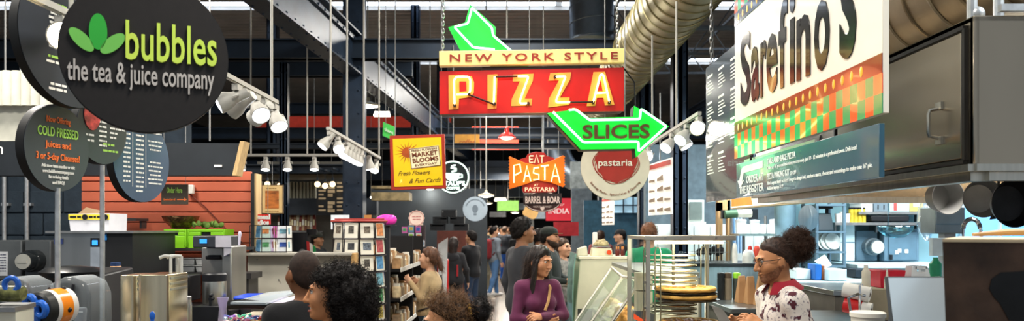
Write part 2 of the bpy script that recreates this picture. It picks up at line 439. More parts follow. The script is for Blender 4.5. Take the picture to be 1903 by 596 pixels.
for y, aim, lab in ((5.45, (-3.2, 4.9, 1.9), 'white track spotlight tilted sideways beside the round juice sign'), (5.62, (-4., 6.2, 1.4), 'white track spotlight angled away next to the juice sign'), (5.85, (-.6, 4.2, .9), 'glowing track spotlight in the middle of the short track by the juice sign'), (6.06, (-3.6, 7.2, 1.6), 'white track spotlight seen from its back on the short track'), (6.31, (-.9, 5.2, .7), 'glowing spotlight at the very end of the short track')):
    spot_head('track_spotlight', lab, (TX, y, TZ), aim, group='spotlights on the short track', s=1.15, power=25)
track('lighting_track', 'white ceiling track above the greeting cards, full of bright spotlights', (-1.85, 8.0, 2.70), (-1.81, 10.9, 2.66), (.04, .3, .62, .98))
AIMS = [(-3, 7.2, 1), (-1.2, 6.5, .8), (-2.4, 7.5, .5), (-2.3, 8, .5), (-2.3, 8.3, .5), (-2.2, 8.6, .5), (-2.2, 8.8, .5), (-1.6, 10.2, .5), (-2.1, 9.2, .5)]
for k, (y, aim) in enumerate(zip((8.05, 8.45, 8.9, 9.1, 9.3, 9.5, 9.7, 10.3, 10.8), AIMS)):
    spot_head('track_spotlight', 'bright white spotlight over the greeting cards, %s along its track' % ('first', 'second', 'third', 'fourth', 'fifth', 'sixth', 'seventh', 'eighth', 'ninth')[k], (-1.845, y, 2.70-.0138*(y-8)), aim, group='spotlights above the greeting cards', s=1.0, power=20)
track('lighting_track', 'white track running crosswise over the card shop window', (-3.78, 11, 2.71), (-2.05, 11, 2.71), (.1, .55))
for k, x in enumerate((-3.73, -3.4, -3.1, -2.73)):
    spot_head('track_spotlight', 'bright spotlight on the crosswise track, %s from the orange wall' % ('first', 'second', 'third', 'fourth')[k], (x, 11, 2.71), (x+.03*k, 10.6, 1.2), group='spotlights on the crosswise track', s=1.0, power=14)
track('lighting_track', 'white track with spotlights running between the slices arrow and the menu board', (1.64, 6.96, 2.70), (1.66, 11, 2.70), (.25, .6), ztop=3.965)
for k, (y, aim) in enumerate(zip((7.02, 7.5, 7.8, 8.2, 9.6), ((.8, 4.5, 1.8), (.2, 6.3, 1.0), (2.6, 7.2, .8), (.4, 7.2, 1.2), (.9, 7, 1.5)))):
    spot_head('track_spotlight', 'spotlight on the track near the menu board, %s along from the board' % ('first', 'second', 'third', 'fourth', 'fifth')[k], (1.645, y, 2.70), aim, group='spotlights beside the menu board', s=1.1, lampm=warm if k == 0 else cool, power=18)
# the bare glowing spotlight in front of the dark round menu disc
track('lighting_track', 'pale track crossing above the juice sign at the top corner', (-2.09, 3.1, 2.70), (-2.09, 3.85, 2.70), (.9,))
spot_head('track_spotlight', 'glaring warm spotlight between the two large round juice discs', (-2.09, 3.72, 2.70), (-1.35, 2.2, 2.1), lampm=mat('hot_lamp_glow', '#fff2d0', .3, emit=60, ecol='#ffe6b4', var=0), s=1.1, power=10)
light('POINT', (-2.02, 3.66, 2.56), 16, (1, .88, .68), .04)

def pendant(label, x, y, z, r, shade, ztop=6.9, glow=warm, bell=True, power=60):
    t = thing('pendant_lamp', label, 'lamp', (x, y, z))
    b = MB()
    if bell: b.lathe([(r, 0), (r*.97, .02), (r*.62, r*.45), (r*.3, r*.62), (r*.24, r*1.1), (r*.1, r*1.2), (0, r*1.22)], n=28); b.lathe([(r*.95, .005), (r*.6, r*.42), (0, r*.5)], n=28)
    else: b.lathe([(r, 0), (r, .03), (r*.5, r*.3), (r*.2, r*.42), (r*.16, r*.7), (0, r*.72)], n=28); b.lathe([(r*.96, .005), (r*.5, r*.26), (0, r*.28)], n=28)
    obj('lamp_shade', b, shade, t)
    b = MB(); b.lathe([(0, -.03), (r*.5, -.02), (r*.82, .012), (0, r*.2)], n=24); obj('bulb', b, glow, t, label='glowing bulb')
    b = MB(); b.cyl((0, 0, r*.7), (0, 0, ztop-z), .012, n=8); obj('hanger_rod', b, trackw, t)
    if power: light('POINT', (x, y, z-.08), power, (1, .93, .8), .1)
    return t
redsh = mat('red_enamel', '#b0302c', .3, var=.08, coat=.4)
creamsh = mat('cream_enamel', '#d9d2b8', .35, var=.06)
pendant('red bell shaped pendant lamp hanging below the pizza sign', -.08, 12.5, 3.12, .14, redsh)
pendant('wide cream pendant lamp hanging beside the navy column', -2.9, 16, 4.15, .25, creamsh, bell=False)
pendant('pale pendant lamp over the aisle between coffee and pasta signs', -.52, 16, 2.35, .16, creamsh, bell=False)
pendant('small pendant lamp beside the flower shop sign, over the dark shelves', -1.75, 17, 2.55, .14, creamsh, bell=False, power=30)
for k, (px, py, d, r) in enumerate(((893, 388, 26, .2), (905, 378, 30, .2), (1018, 380, 22, .15), (935, 388, 34, .2), (957, 395, 36, .2))):
    p = at(px, py, d); pendant('small distant pendant lamp over the crowd, %s from the card shop' % ('first', 'second', 'third', 'fourth', 'fifth')[k], p.x, p.y, p.z, r, creamsh, bell=False, power=90)
# strip lights far down the hall
for k, (px, py, w, d) in enumerate(((710, 214, 30, 20), (858, 372, 36, 28), (930, 372, 22, 30), (648, 371, 34, 24), (1290, 330, 90, 14), (700, 371, 26, 24), (600, 402, 40, 20))):
    p = at(px, py, d); b = MB(); b.box(p, (w*d/F, .12, .06)); b.box(p+Vector((0, 0, .06)), (w*d/F*.9, .08, .06))
    t_ = obj('strip_light', b, mat('strip_glow', '#fff6e6', .3, emit=7, ecol='#fff0d8', var=0)); hb = MB(); [hb.cyl((s_*w*d/F*.4, 0, .05), (s_*w*d/F*.4, 0, 6.9-p.z if d < 25 else 1.2), .006, n=5) for s_ in (-1, 1)]; obj('hanger_rod', hb, trackw, t_); tag(t_, ('white tube light below the beams beside the column', 'tube light glowing behind the round coffee sign', 'tube light far down the aisle over the crowd', 'tube light low behind the navy column', 'long tube light glowing behind the menu board', 'tube light glowing behind the flower sign', 'tube light inside the dark coffee counter')[k], 'light', group='tube lights down the hall')

# ---- light in the hall
W = bpy.data.worlds.new('World'); SC.world = W; W.use_nodes = True
bg = W.node_tree.nodes['Background']; bg.inputs[0].default_value = (.80, .90, 1.0, 1); bg.inputs[1].default_value = .5
for (x, y, z, p, s) in ((0, 2.6, 5.2, 190, 1.2), (-3.6, 3.2, 4.6, 130, 1.), (3.4, 3.0, 3.9, 120, .8), (-.2, 6.6, 5.4, 230, 1.2), (-4.0, 5.6, 4.4, 190, 1.), (3.6, 6.8, 3.0, 190, 1.), (5.0, 7.6, 3.0, 120, 1.), (-.1, 10.5, 5.4, 260, 1.2), (3.4, 10.6, 3.4, 190, 1.), (-.2, 15, 5.4, 320, 1.2), (4.0, 13.2, 3.4, 150, 1.), (-.2, 20, 5.2, 340, 1.2), (0, 26, 3.6, 300, 1.2), (0, 33, 2.9, 300, 1.2), (-6.5, 15, 4.4, 140, 1.2), (-5.5, 11.8, 3.6, 60, .8)):
    light('AREA', (x, y, z), p, (1, .94, .85) if x < 2.5 else (.9, .97, 1), s, (x, y, 0))  # added overhead area fills that brighten the hall, no fixtures modelled
# ================================================================== signs
chalk = mat('sign_black', '#1f1c1b', .5, var=.1, scale=30)
rimk = mat('sign_rim', '#111111', .5)
menuk = mat('menu_disc_face', '#34383f', .3, var=.06)
limeT = mat('lime_letters', '#c3dd57', .5, var=.03); greyT = mat('grey_letters', '#b5b0ab', .5, var=.03); whiteT = mat('white_print', '#e4e4de', .5, var=.03)
orangeT = mat('orange_print', '#e8763a', .5, var=.03); greenT = mat('green_print', '#9fcf5a', .5, var=.03)
leaf1 = mat('leaf_green', '#2fa33a', .5, var=.04); leaf2 = mat('leaf_pale_green', '#6fbb55', .5, var=.04)
wire = mat('hanging_wire', '#9a9a98', .4, .7)

def disc(name, label, c, r, th, yaw, face, rim, thick=.045, tilt=0.):
    t = thing(name, label, 'sign', c, rot=(tilt, 0, yaw))
    b = MB(); b.plate([(r*math.cos(a), r*math.sin(a)) for a in np.linspace(0, 2*PI, 72, endpoint=False)], .0, thick); obj('sign_rim', b, rim, t)
    b = MB(); b.plate([(r*.992*math.cos(a), r*.992*math.sin(a)) for a in np.linspace(0, 2*PI, 72, endpoint=False)], -.004, .0); obj('sign_face', b, face, t)
    return t
# -- bubbles
d = 3.3; k = d/F
t = disc('round_sign', 'big dark round sign of a tea and juice bar with lime lettering and three leaves', at(272, 102, d), .322, 0, rad(25), chalk, rimk)
for (x, z, a, rx, rz, m) in ((-.236, .037, 44, .026, .058, leaf2), (-.177, .075, 0, .033, .073, leaf1), (-.124, .032, -46, .026, .058, leaf2)):
    b = MB(); ca, sa = math.cos(rad(a)), math.sin(rad(a))
    b.plate([(x+rx*math.cos(q)*ca-rz*math.sin(q)*sa, z+rx*math.cos(q)*sa+rz*math.sin(q)*ca) for q in np.linspace(0, 2*PI, 28, endpoint=False)], -.016, -.004); obj('leaf_emblem', b, m, t)
b = MB(); text(b, 'bubbles', .097, -.024, .158, -.004, w=.350, thick=.016, bold=.012, spacing=1.02); obj('lettering', b, limeT, t, label='lime raised letters')
b = MB(); text(b, 'the tea & juice company', -.012, -.125, .085, -.004, w=.55, thick=.012, bold=.012); obj('lettering', b, greyT, t, label='grey raised letters')
b = MB()
for x in (-.17, .17): b.cyl((x, .02, .26), (x, .02, 1.6), .004, n=6)
obj('hanging_wire', b, wire, t)
# -- menu disc behind it
c = at(136, 72, 3.95)
t = disc('round_menu_sign', 'large dark round menu disc lit by the glaring spotlight, half behind the juice sign', c, .342, 0, rad(78), menuk, rimk)
b = MB(); bg_ = MB()
for j, z in enumerate((.13, .107, .084, .061, .038, -.03, -.053, -.076, -.125, -.15, -.255, -.278)):
    w = (.10, .13, .10, .12, .11, .13, .10, .12, .13, .15, .1, .12)[j]; scribble(bg_ if j in (0, 5, 8) else b, -.10-w/2, z, w, .016, -.004, seed=j)
obj('lettering', b, whiteT, t); obj('lettering', bg_, greenT, t, label='green heading print')
b = MB(); b.cyl((0, .02, .33), (0, .02, 1.3), .006, n=6); obj('hanging_wire', b, wire, t)
# -- three discs on poles
def pole_to(t, top, m=galv, r=.013, z1=-.2, z0=1.0):
    b = MB(); c = t.location; b.cyl((c.x, c.y+.0, z0), (c.x, c.y, c.z+z1), r, n=12)
    Rw = wm(t); obj('pole', b, m, t, world=True)
c = at(107, 275, 4.0)
t = disc('round_menu_sign', 'dark oval-looking disc on a pole reading Now Offering Cold Pressed Juices', c, .218, 0, rad(79), menuk, rimk)
b = MB(); text(b, 'Now Offering', 0, .125, .030, -.004, w=.16, bold=.01); text(b, 'Juices and', 0, .0, .032, -.004, w=.17, bold=.01); text(b, '3 or 5-day Cleanses!', 0, -.062, .034, -.004, w=.29, bold=.01); obj('lettering', b, orangeT, t, label='orange print')
b = MB(); text(b, 'COLD PRESSED', 0, .055, .046, -.004, w=.27, bold=.01); obj('lettering', b, greenT, t, label='lime print')
b = MB(); text(b, 'Ask store team member or visit', 0, -.10, .017, -.004, w=.22, bold=.008); text(b, 'www.bubblesteacompany.com', 0, -.127, .017, -.004, w=.21, bold=.008); text(b, 'for ordering details', 0, -.154, .017, -.004, w=.13, bold=.008); text(b, 'and FAQ!', 0, -.182, .017, -.004, w=.08, bold=.008); obj('lettering', b, whiteT, t, label='white print')
pole_to(t, c)
c = at(190, 240, 4.44)
t = disc('round_menu_sign', 'dark round menu disc with a photo of red berries, tucked under the juice sign', c, .196, 0, rad(78), menuk, rimk)
b = MB(); b.plate([(-.085+.062*math.cos(a), .07+.085*math.sin(a)) for a in np.linspace(0, 2*PI, 32, endpoint=False)], -.008, -.004); obj('berry_photo', b, mat('berry_print', '#b8423f', .4, var=.75, scale=30), t)
b = MB()
for ci, x0 in enumerate((-.03, .055, .12)):
    for j in range(9-ci*2): scribble(b, x0, .11-j*.026, .06, .014, -.004, seed=j+ci*9)
for j in range(2): scribble(b, -.14, -.05-j*.03, .07, .015, -.004, seed=70+j)
obj('lettering', b, whiteT, t)
b = MB(); scribble(b, 0, -.125, .12, .016, -.004, seed=4); scribble(b, 0, -.09, .09, .016, -.004, seed=5); obj('lettering', b, greenT, t, label='green heading print')
pole_to(t, c)
c = at(264, 299, 4.86)
t = disc('round_menu_sign', 'dark blue round menu disc with columns of white print in front of the orange wall', c, .252, 0, rad(77), mat('menu_disc_blue', '#3b4f69', .25, var=.05), rimk)
b = MB()
for j in range(13): scribble(b, -.17, .2-j*.028, .06, .015, -.004, seed=j)
for j in range(15): scribble(b, -.06, .2-j*.028, .07, .015, -.004, seed=20+j)
for j in (0, 1, 3, 4, 5, 8, 9, 10, 11, 12, 13): scribble(b, .045+.01*(j % 3), .2-j*.026, .14-.02*(j % 3), .013, -.004, seed=40+j)
for x in (-.09, .028): b.box((x, -.005, .02), (.003, .002, .36))
obj('lettering', b, whiteT, t)
b = MB(); b.cyl((0, .02, .24), (0, .02, 1.5), .005, n=6); obj('hanging_wire', b, wire, t)
# -- Order Here
d = 7.3; c = at(325, 361, d)
t = thing('order_sign', 'small grey brown hanging sign reading Order Here with an orange arrow', 'sign', c)
b = MB(); b.box((0, 0, 0), (.245, .018, .185)); obj('sign_board', b, mat('order_board', '#4c4338', .5), t, bev=.003)
b = MB(); text(b, 'Order Here', 0, .015, .05, -.009, w=.14, bold=.012); obj('lettering', b, greenT, t, label='lime print')
b = MB(); text(b, 'Questions? Just ask!', -.045, -.055, .018, -.009, w=.11, bold=.008); b.box((.06, -.011, -.047), (.07, .003, .01)); b.plate([(.09, -.03), (.115, -.047), (.09, -.064)], -.012, -.009); obj('lettering', b, orangeT, t, label='orange arrow and print')
b = MB()
for x in (-.1, .1): b.cyl((x, 0, .09), (x, 0, 1.4), .002, n=5)
obj('hanging_wire', b, wire, t)

# ------------------------------------------------------------------ the neon pizza sign
d = 7.25; k = d/F
def J(px, py): return ((px-988)*k, (150-py)*k)
def K(x, y): return J(760+x/1.986, y/1.986)                 # from the close-up
t = thing('neon_pizza_sign', 'hanging neon sign reading New York Style Pizza Slices with a green arrow', 'sign', at(988, 150, d))
redp = mat('sign_red_enamel', '#b8140c', .35, var=.06, coat=.2); cream = mat('sign_cream', '#e6cd83', .45, var=.05, emit=.12); yel = mat('pizza_letter_yellow', '#dd9440', .5, var=.05)
grnp = mat('arrow_green_enamel', '#14b83a', .35, var=.08, scale=4); dkbox = mat('sign_can_dark', '#1c1715', .5, var=.1); brownT = mat('sign_brown_letters', '#5a2a1c', .5)
neonw = mat('neon_warm', '#fff0c0', .3, emit=7., ecol='#ffdc8a', var=0); neong = mat('neon_green', '#c8ffd0', .3, emit=9., ecol='#5cff86', var=0)
neonp = mat('blackout_tube', '#2a1410', .4)
def quad(a): return [K(*p) for p in a]
b = MB(); b.plate([J(817, 97), J(1159, 92), J(1159, 118), J(817, 124)], -.05, .05); obj('cream_panel', b, cream, t, bev=.004)
b = MB(); text(b, 'NEW YORK STYLE', *J(991, 114.5), .066, -.05, w=(1148-838)*k, thick=.006, bold=.012, spacing=1.35, slope=.0147); obj('lettering', b, mat('sign_maroon', '#8a2a1e', .5), t, label='dark red letters')
b = MB(); b.plate([J(817, 133), J(1159, 126), J(1159, 207), J(817, 213)], -.02, .0); obj('red_panel', b, redp, t, bev=.003)
b = MB(); b.plate([J(819, 134), J(1157, 127), J(1157, 206), J(819, 212)], 0, .17); b.box((*[0], .03, J(0, 127)[1]), (.9, .05, .03)); obj('sign_can', b, dkbox, t)
L = MB(); P_ = [(147, 280), (200, 279), (232, 284), (241, 305), (240, 345), (228, 360), (186, 366), (184, 404), (148, 406)]
def poly(mb, pts, y0, y1): mb.plate(quad(pts), y0, y1)
poly(L, P_, -.032, -.02)
poly(L, [(290, 278), (327, 276), (323, 402), (290, 404)], -.032, -.02)
poly(L, [(385, 277), (460, 274), (457, 300), (427, 366), (455, 366), (452, 391), (377, 393), (379, 368), (409, 303), (383, 303)], -.032, -.02)
poly(L, [(521, 272), (598, 269), (594, 296), (556, 362), (592, 361), (590, 388), (513, 398), (516, 366), (553, 298), (514, 300)], -.032, -.02)
poly(L, [(680, 268), (722, 267), (757, 388), (722, 391), (716, 362), (692, 363), (686, 392), (655, 393)], -.032, -.02)
obj('lettering', L, yel, t, label='yellow enamel letters')
Lh = MB(); poly(Lh, [(187, 303), (212, 303), (213, 338), (187, 341)], -.034, -.0315); poly(Lh, [(697, 300), (706, 300), (713, 338), (695, 338)], -.034, -.0315); obj('letter_counter', Lh, redp, t)
def neon(mb, pts, y, r=.0085, closed=False):
    Q = [Vector((K(*p)[0], y, K(*p)[1])) for p in pts]; R = []
    n = len(Q)
    for i, q in enumerate(Q):                                # rounded bends
        if not closed and i in (0, n-1): R.append(q); continue
        a, c = Q[i-1], Q[(i+1) % n]; ra = min(.018, (q-a).length*.4); rc = min(.018, (c-q).length*.4)
        s0 = q+(a-q).normalized()*ra; s1 = q+(c-q).normalized()*rc
        R += [s0*(1-u)**2+q*2*u*(1-u)+s1*u*u for u in (0, .33, .66, 1)]
    mb.tube(R, r, 8, closed)
for pts in ([(170, 392), (168, 300), (178, 288), (222, 288), (228, 300), (227, 342), (218, 352), (178, 353)], [(314, 386), (317, 288)], [(402, 286), (441, 286), (408, 378), (412, 386), (440, 385)], [(540, 288), (577, 286), (541, 376), (545, 382), (592, 381)], [(678, 381), (704, 280), (714, 280), (737, 381)], [(690, 348), (724, 346)]):
    b = MB(); neon(b, pts, -.062); obj('neon_tube', b, neonw, t, label='glowing warm neon tube')
b = MB()
for pts in ([(222, 353), (314, 388)], [(320, 288), (400, 286)], [(592, 381), (676, 380)], [(440, 385), (430, 391)]): neon(b, pts, -.06, .008)
for p in ((170, 392), (222, 350), (316, 386), (440, 385), (538, 288), (737, 381), (678, 381)):
    q = K(*p); b.cyl((q[0], -.02, q[1]), (q[0], -.07, q[1]), .014, n=10)
obj('blackout_tube', b, neonp, t, label='black painted tube ends')
# arrow tail
tail = [(143, 95), (205, 78), (225, 10), (320, 95), (318, 125), (470, 270), (370, 282), (192, 188)]
b = MB(); poly(b, tail, .055, .10); obj('arrow_tail', b, grnp, t)
b = MB(); neon(b, [(232, 26), (306, 100), (310, 128), (378, 186)], .03, .0095); obj('neon_tube', b, neong, t, label='glowing green neon tube')
b = MB(); neon(b, [(232, 26), (217, 84), (166, 96), (236, 172), (316, 180)], .03, .0095); obj('neon_tube', b, neong, t, label='glowing green neon tube')
# slices arrow
head = [(508, 420), (605, 407), (658, 438), (826, 433), (828, 392), (957, 468), (835, 582), (832, 550), (632, 554)]
b = MB(); poly(b, head, -.045, -.02); obj('arrow_panel', b, grnp, t, bev=.003)
b = MB(); poly(b, [(x*.996+1, y*.996+3) for x, y in head], -.02, .14); obj('arrow_can', b, dkbox, t)
b = MB(); neon(b, [(530, 418), (640, 528), (842, 526), (842, 562), (944, 470), (850, 406), (847, 444), (664, 448), (612, 408), (588, 411)], -.085, .0105); obj('neon_tube', b, neong, t, label='glowing green neon tube')
b = MB(); text(b, 'SLICES', *K(762, 512), .123, -.045, w=(884-637)/1.986*k, thick=.008, bold=.02, slope=.01); obj('lettering', b, brownT, t, label='brown letters')
b = MB(); neon(b, [(790, 240), (835, 300), (838, 392)], .05, .006); obj('power_cable', b, black, t)
def chain(t, p0, p1, n, m):
    p0 = Vector(p0); p1 = Vector(p1); b = MB()
    for i in range(n):
        c = p0.lerp(p1, (i+.5)/n); h = (p1-p0).length/n*.72
        e = Vector((1, 0, 0)) if i % 2 else Vector((0, 1, 0)); z = (p1-p0).normalized()
        b.tube([c+e*(.011*math.cos(a))+z*(h*math.sin(a)) for a in np.linspace(0, 2*PI, 12, endpoint=False)], .0035, 5, True)
    obj('chain', b, m, t)
x, z = J(823, 96); chain(t, (x, 0, z), (x+.01, 0, z+1.5), 44, galv)
x, z = J(1147, 92); chain(t, (x, 0, z), (x-.01, 0, z+1.5), 44, galv)
p = t.location
light('POINT', (p.x+.9, p.y-.35, p.z-.75), 5, (.25, 1, .4), .15); light('POINT', (p.x, p.y-.4, p.z-.15), 7, (1, .35, .15), .2)

# ------------------------------------------------------------------ flower shop sign
d = 9.0; k = d/F; c = at(776, 301, d)
t = thing('flower_shop_sign', 'yellow square hanging sign with a dark red frame and a sunflower', 'sign', c)
def fl(px, py): return ((px-776)*k, (301-py)*k)
b = MB()
o_ = [fl(724, 252), fl(826, 249), fl(829, 350), fl(727, 353)]; b.plate(o_, 0, .05); obj('frame', b, mat('frame_redbrown', '#a5301c', .45), t, bev=.004)
b = MB(); b.plate([fl(730, 258), fl(820, 255), fl(823, 344), fl(733, 347)], -.006, 0); obj('sign_face', b, mat('sign_yellow', '#efc512', .3, var=.03, coat=.3), t)
b = MB(); cx, cz = fl(757, 283)
for i in range(17):
    a = 2*PI*i/17; r1 = .155*(.75+.25*((i*7) % 5)/4); b.plate([(cx+.05*math.cos(a-.14), cz+.05*math.sin(a-.14)), (cx+r1*math.cos(a), cz+r1*math.sin(a)*.9), (cx+.05*math.cos(a+.14), cz+.05*math.sin(a+.14))], -.008, -.006)
b.plate([(cx+.06*math.cos(a), cz+.06*math.sin(a)) for a in np.linspace(0, 2*PI, 20, endpoint=False)], -.0085, -.006)
obj('flower_emblem', b, mat('flower_rust', '#a84a14', .5, var=.2), t)
b = MB(); b.M = Matrix.Rotation(-rad(7), 4, 'Y'); cx, cz = fl(790, 292); b.M = Matrix.Translation((cx, 0, cz)) @ Matrix.Rotation(-rad(7), 4, 'Y')
b.plate([(-.17, -.115), (.17, -.115), (.17, .115), (-.17, .115)], -.013, -.008); lab = obj('label_patch', b, mat('label_cream', '#e9e0b8', .5), t)
b2 = MB(); b2.M = b.M
text(b2, 'FRESH FLOWERS', 0, .075, .022, -.013, w=.29, bold=.01); text(b2, 'MARKET', 0, .015, .048, -.013, w=.29, bold=.03); text(b2, 'BLOOMS', 0, -.05, .048, -.013, w=.29, bold=.03); text(b2, 'EVERYDAY', 0, -.092, .024, -.013, w=.25, bold=.01)
for z in (-.11, .108): b2.box((0, -.014, z), (.335, .003, .006))
for x in (-.165, .165): b2.box((x, -.014, 0), (.006, .003, .22))
obj('lettering', b2, mat('label_brown', '#6e3418', .5), lab)
b = MB(); cx, cz = fl(764, 325); text(b, 'Fresh Flowers', cx+.03, cz, .05, -.006, w=.36, bold=.0, shear=.4, slope=.05); cx, cz = fl(784, 339); text(b, '& Fun Cards', cx+.03, cz, .05, -.006, w=.36, shear=.4, slope=.05); obj('lettering', b, mat('script_dark', '#3a2a10', .5), t)
b = MB()
for px in (734, 820): b.cyl((fl(px, 0)[0], .02, fl(0, 252)[1]), (fl(px, 0)[0], .02, 2.4), .006, n=6)
obj('hanging_rod', b, wire, t)

# ------------------------------------------------------------------ round neon coffee sign
d = 12.; k = d/F; c = at(842, 329, d); R_ = 31*k
t = thing('neon_coffee_sign', 'round black sign with a glowing white neon cup inside a neon ring', 'sign', c)
circ = lambda r, n=48: [(r*math.cos(a), r*math.sin(a)) for a in np.linspace(0, 2*PI, n, endpoint=False)]
b = MB(); b.plate(circ(R_), 0, .1); obj('sign_face', b, mat('coffee_black', '#0e1a1a', .4), t)
neonm = mat('neon_mint', '#eafff4', .3, emit=1.7, ecol='#dcfff0', var=0)
b = MB(); b.tube([(x, -.03, z) for x, z in circ(R_*.93)], .010, 7, True); obj('neon_ring', b, neonm, t, label='glowing white ring')
b = MB(); b.plate([(-.12+.0, .06), (.10, .06), (.085, -.02), (.05, -.055), (-.05, -.055), (-.10, -.02)], -.03, 0); b.tube([(.09, -.02, .04), (.14, -.02, .035), (.14, -.02, -.0), (.08, -.02, -.015)], .012, 6)
b.tube([(-.02, -.02, .08), (.05, -.02, .1), (.05, -.02, .125), (-.03, -.02, .14), (-.02, -.02, .165), (.04, -.02, .18)], .013, 6); obj('cup_emblem', b, neonm, t, label='glowing white cup')
b = MB(); text(b, 'STAUF\'S', 0, -.125, .062, 0, w=.36, thick=.02, bold=.03); text(b, 'COFFEE', 0, -.185, .038, 0, w=.2, thick=.02, bold=.02); obj('lettering', b, neonm, t, label='glowing white letters')
b = MB(); b.cyl((0, .05, R_), (0, .05, 2), .008, n=6); obj('hanging_rod', b, wire, t)

# ------------------------------------------------------------------ grey-blue disc
d = 13.5; k = d/F; c = at(883, 388, d)
t = disc('round_sign', 'pale grey blue round hanging sign with a small emblem, over the crowd', c, 23*k, 0, 0, mat('disc_bluegrey', '#98a8b6', .5, var=.06), mat('disc_edge', '#6d7a86', .5))
b = MB(); b.plate([(.05*math.cos(a), .07*math.sin(a)) for a in np.linspace(0, 2*PI, 16, endpoint=False)], -.007, -.004); b.box((0, -.006, -.09), (.05, .004, .03)); obj('emblem', b, mat('disc_print', '#63707c', .5), t)
b = MB()
for i in range(26):
    a = rad(20+i*140/25); q = Matrix.Rotation(-(a-PI/2), 3, 'Y'); b.box((.16*math.cos(a), -.005, .16*math.sin(a)), (.012, .003, .02), q)
obj('rim_print', b, mat('disc_print', '#63707c'), t)
b = MB(); b.cyl((0, .02, .2), (0, .02, 2), .006, n=6); obj('hanging_rod', b, wire, t)

# ------------------------------------------------------------------ pasta bow-tie sign
d = 10.; k = d/F; c = at(996, 322, d)
t = thing('pasta_sign', 'orange bow tie shaped neon sign reading Eat Pasta on dark red', 'sign', c)
def pa(px, py): return ((px-996)*k, (322-py)*k)
b = MB(); b.plate([pa(972, 340), pa(970, 352), pa(973, 358), pa(1034, 357), pa(1036, 350), pa(1033, 338), pa(1033, 306), pa(1029, 293), pa(1016, 290), pa(1012, 284), pa(996, 282), pa(981, 286), pa(977, 293), pa(966, 296), pa(963, 308), pa(972, 320)], -.02, .08); obj('back_panel', b, mat('pasta_darkred', '#96211c', .4), t, bev=.004)
L_ = [pa(945+(2.5 if i % 2 else 0), 290+4+i*2.85) for i in range(21)]
tie = [pa(947, 291), pa(975, 303), pa(997, 307), pa(1022, 300), pa(1046, 289)]+[pa(1050-(2.5 if i % 2 else 0), 292+i*2.85) for i in range(19)]+[pa(1046, 348), pa(1022, 339), pa(997, 335), pa(972, 344), pa(948, 351)]+L_[::-1]
b = MB(); b.plate(tie, -.06, -.02); obj('bow_tie_panel', b, mat('pasta_orange', '#e26d14', .4, var=.1, emit=.12), t, bev=.003)
neona = mat('neon_amber', '#fff0c8', .3, emit=3.4, ecol='#ffd890', var=0)
def stroke(mb, pts, y, r): mb.tube([(x, y, z) for x, z in pts], r, 6)
b = MB()
for s in ([(955, 340), (955, 308), (966, 306), (968, 320), (957, 326)], [(973, 339), (979, 309), (986, 337)], [(975, 328), (984, 327)], [(1001, 312), (992, 313), (991, 322), (1001, 325), (1001, 334), (991, 335)], [(1005, 310), (1019, 308)], [(1012, 309), (1012, 335)], [(1024, 338), (1031, 306), (1040, 340)], [(1027, 328), (1036, 328)]):
    stroke(b, [pa(*p) for p in s], -.085, .008)
obj('lettering', b, neona, t, label='glowing amber letters')
palet = mat('pasta_pale_letters', '#f0d3b8', .5, emit=.3)
b = MB()
for s in ([(984, 290), (984, 302)], [(984, 290), (991, 290)], [(984, 296), (990, 296)], [(984, 302), (991, 302)], [(993, 303), (997, 288), (1001, 303)], [(1003, 290), (1011, 290)], [(1007, 290), (1007, 303)]): stroke(b, [pa(*p) for p in s], -.035, .007)
x, z = pa(996, 345); text(b, 'AT', x, z-.01, .03, -.06, bold=.01); x, z = pa(1003, 354.5); text(b, 'PASTARIA', x, z-.005, .05, -.02, w=.38, bold=.015); obj('lettering', b, palet, t, label='pale letters')
b = MB()
for px in (984, 1010): b.cyl((pa(px, 0)[0], .03, .24), (pa(px, 0)[0], .03, 2.2), .006, n=6)
obj('hanging_rod', b, wire, t)
light('POINT', (c.x, c.y-.3, c.z), 4, (1, .6, .25), .15)

# ------------------------------------------------------------------ barrel & boar
d = 11.5; k = d/F; c = at(1008, 373, d)
t = thing('oval_sign', 'dark brown oval sign with a black name band under the pasta sign', 'sign', c)
def ba(px, py): return ((px-1008)*k, (373-py)*k)
b = MB(); b.plate([(.265*math.cos(a), -.01+.15*math.sin(a)) for a in np.linspace(0, 2*PI, 40, endpoint=False)], .0, .05); obj('oval_panel', b, mat('boar_brown', '#3c2420', .5), t)
b = MB(); b.plate([ba(973, 361), ba(1044, 359), ba(1044, 378), ba(973, 380)], -.02, 0); obj('name_band', b, mat('boar_black', '#261b1a', .5), t)
bt = mat('boar_letters', '#cdb9ad', .5)
b = MB(); x, z = ba(1008, 376); text(b, 'BARREL & BOAR', x, z-.01, .095, -.02, w=.5, bold=.02); x, z = ba(1008, 384); text(b, 'NORTH MARKET', x, z-.01, .026, 0, w=.26, bold=.01)
b.tube([(.252*math.cos(a), -.004, -.01+.138*math.sin(a)) for a in np.linspace(0, 2*PI, 40, endpoint=False)], .005, 5, True); b.plate([(-.03, -.088), (.03, -.088), (.028, -.12), (0, -.14), (-.028, -.12)], -.006, 0)
obj('lettering', b, bt, t)
b = MB(); b.cyl((0, .02, .1), (0, .02, 1.6), .006, n=6); obj('hanging_rod', b, wire, t)
# tan guitar-like board behind it
p = at(986, 392, 14.); b = MB(); b.plate([(.14*math.cos(a)*(1 if math.sin(a) < .3 else .85), .12*math.sin(a)+.02*math.cos(3*a)) for a in np.linspace(0, 2*PI, 30, endpoint=False)], 0, .05); b.box((-.02, .02, .9), (.01, .01, 1.6)); b.M = Matrix()
o = obj('tan_sign', b, mat('tan_board', '#c9a063', .5, var=.1), smooth=30); o.location = p-Vector((0, 0, .14)); tag(o, 'small tan rounded board hanging behind the brown oval sign', 'sign')
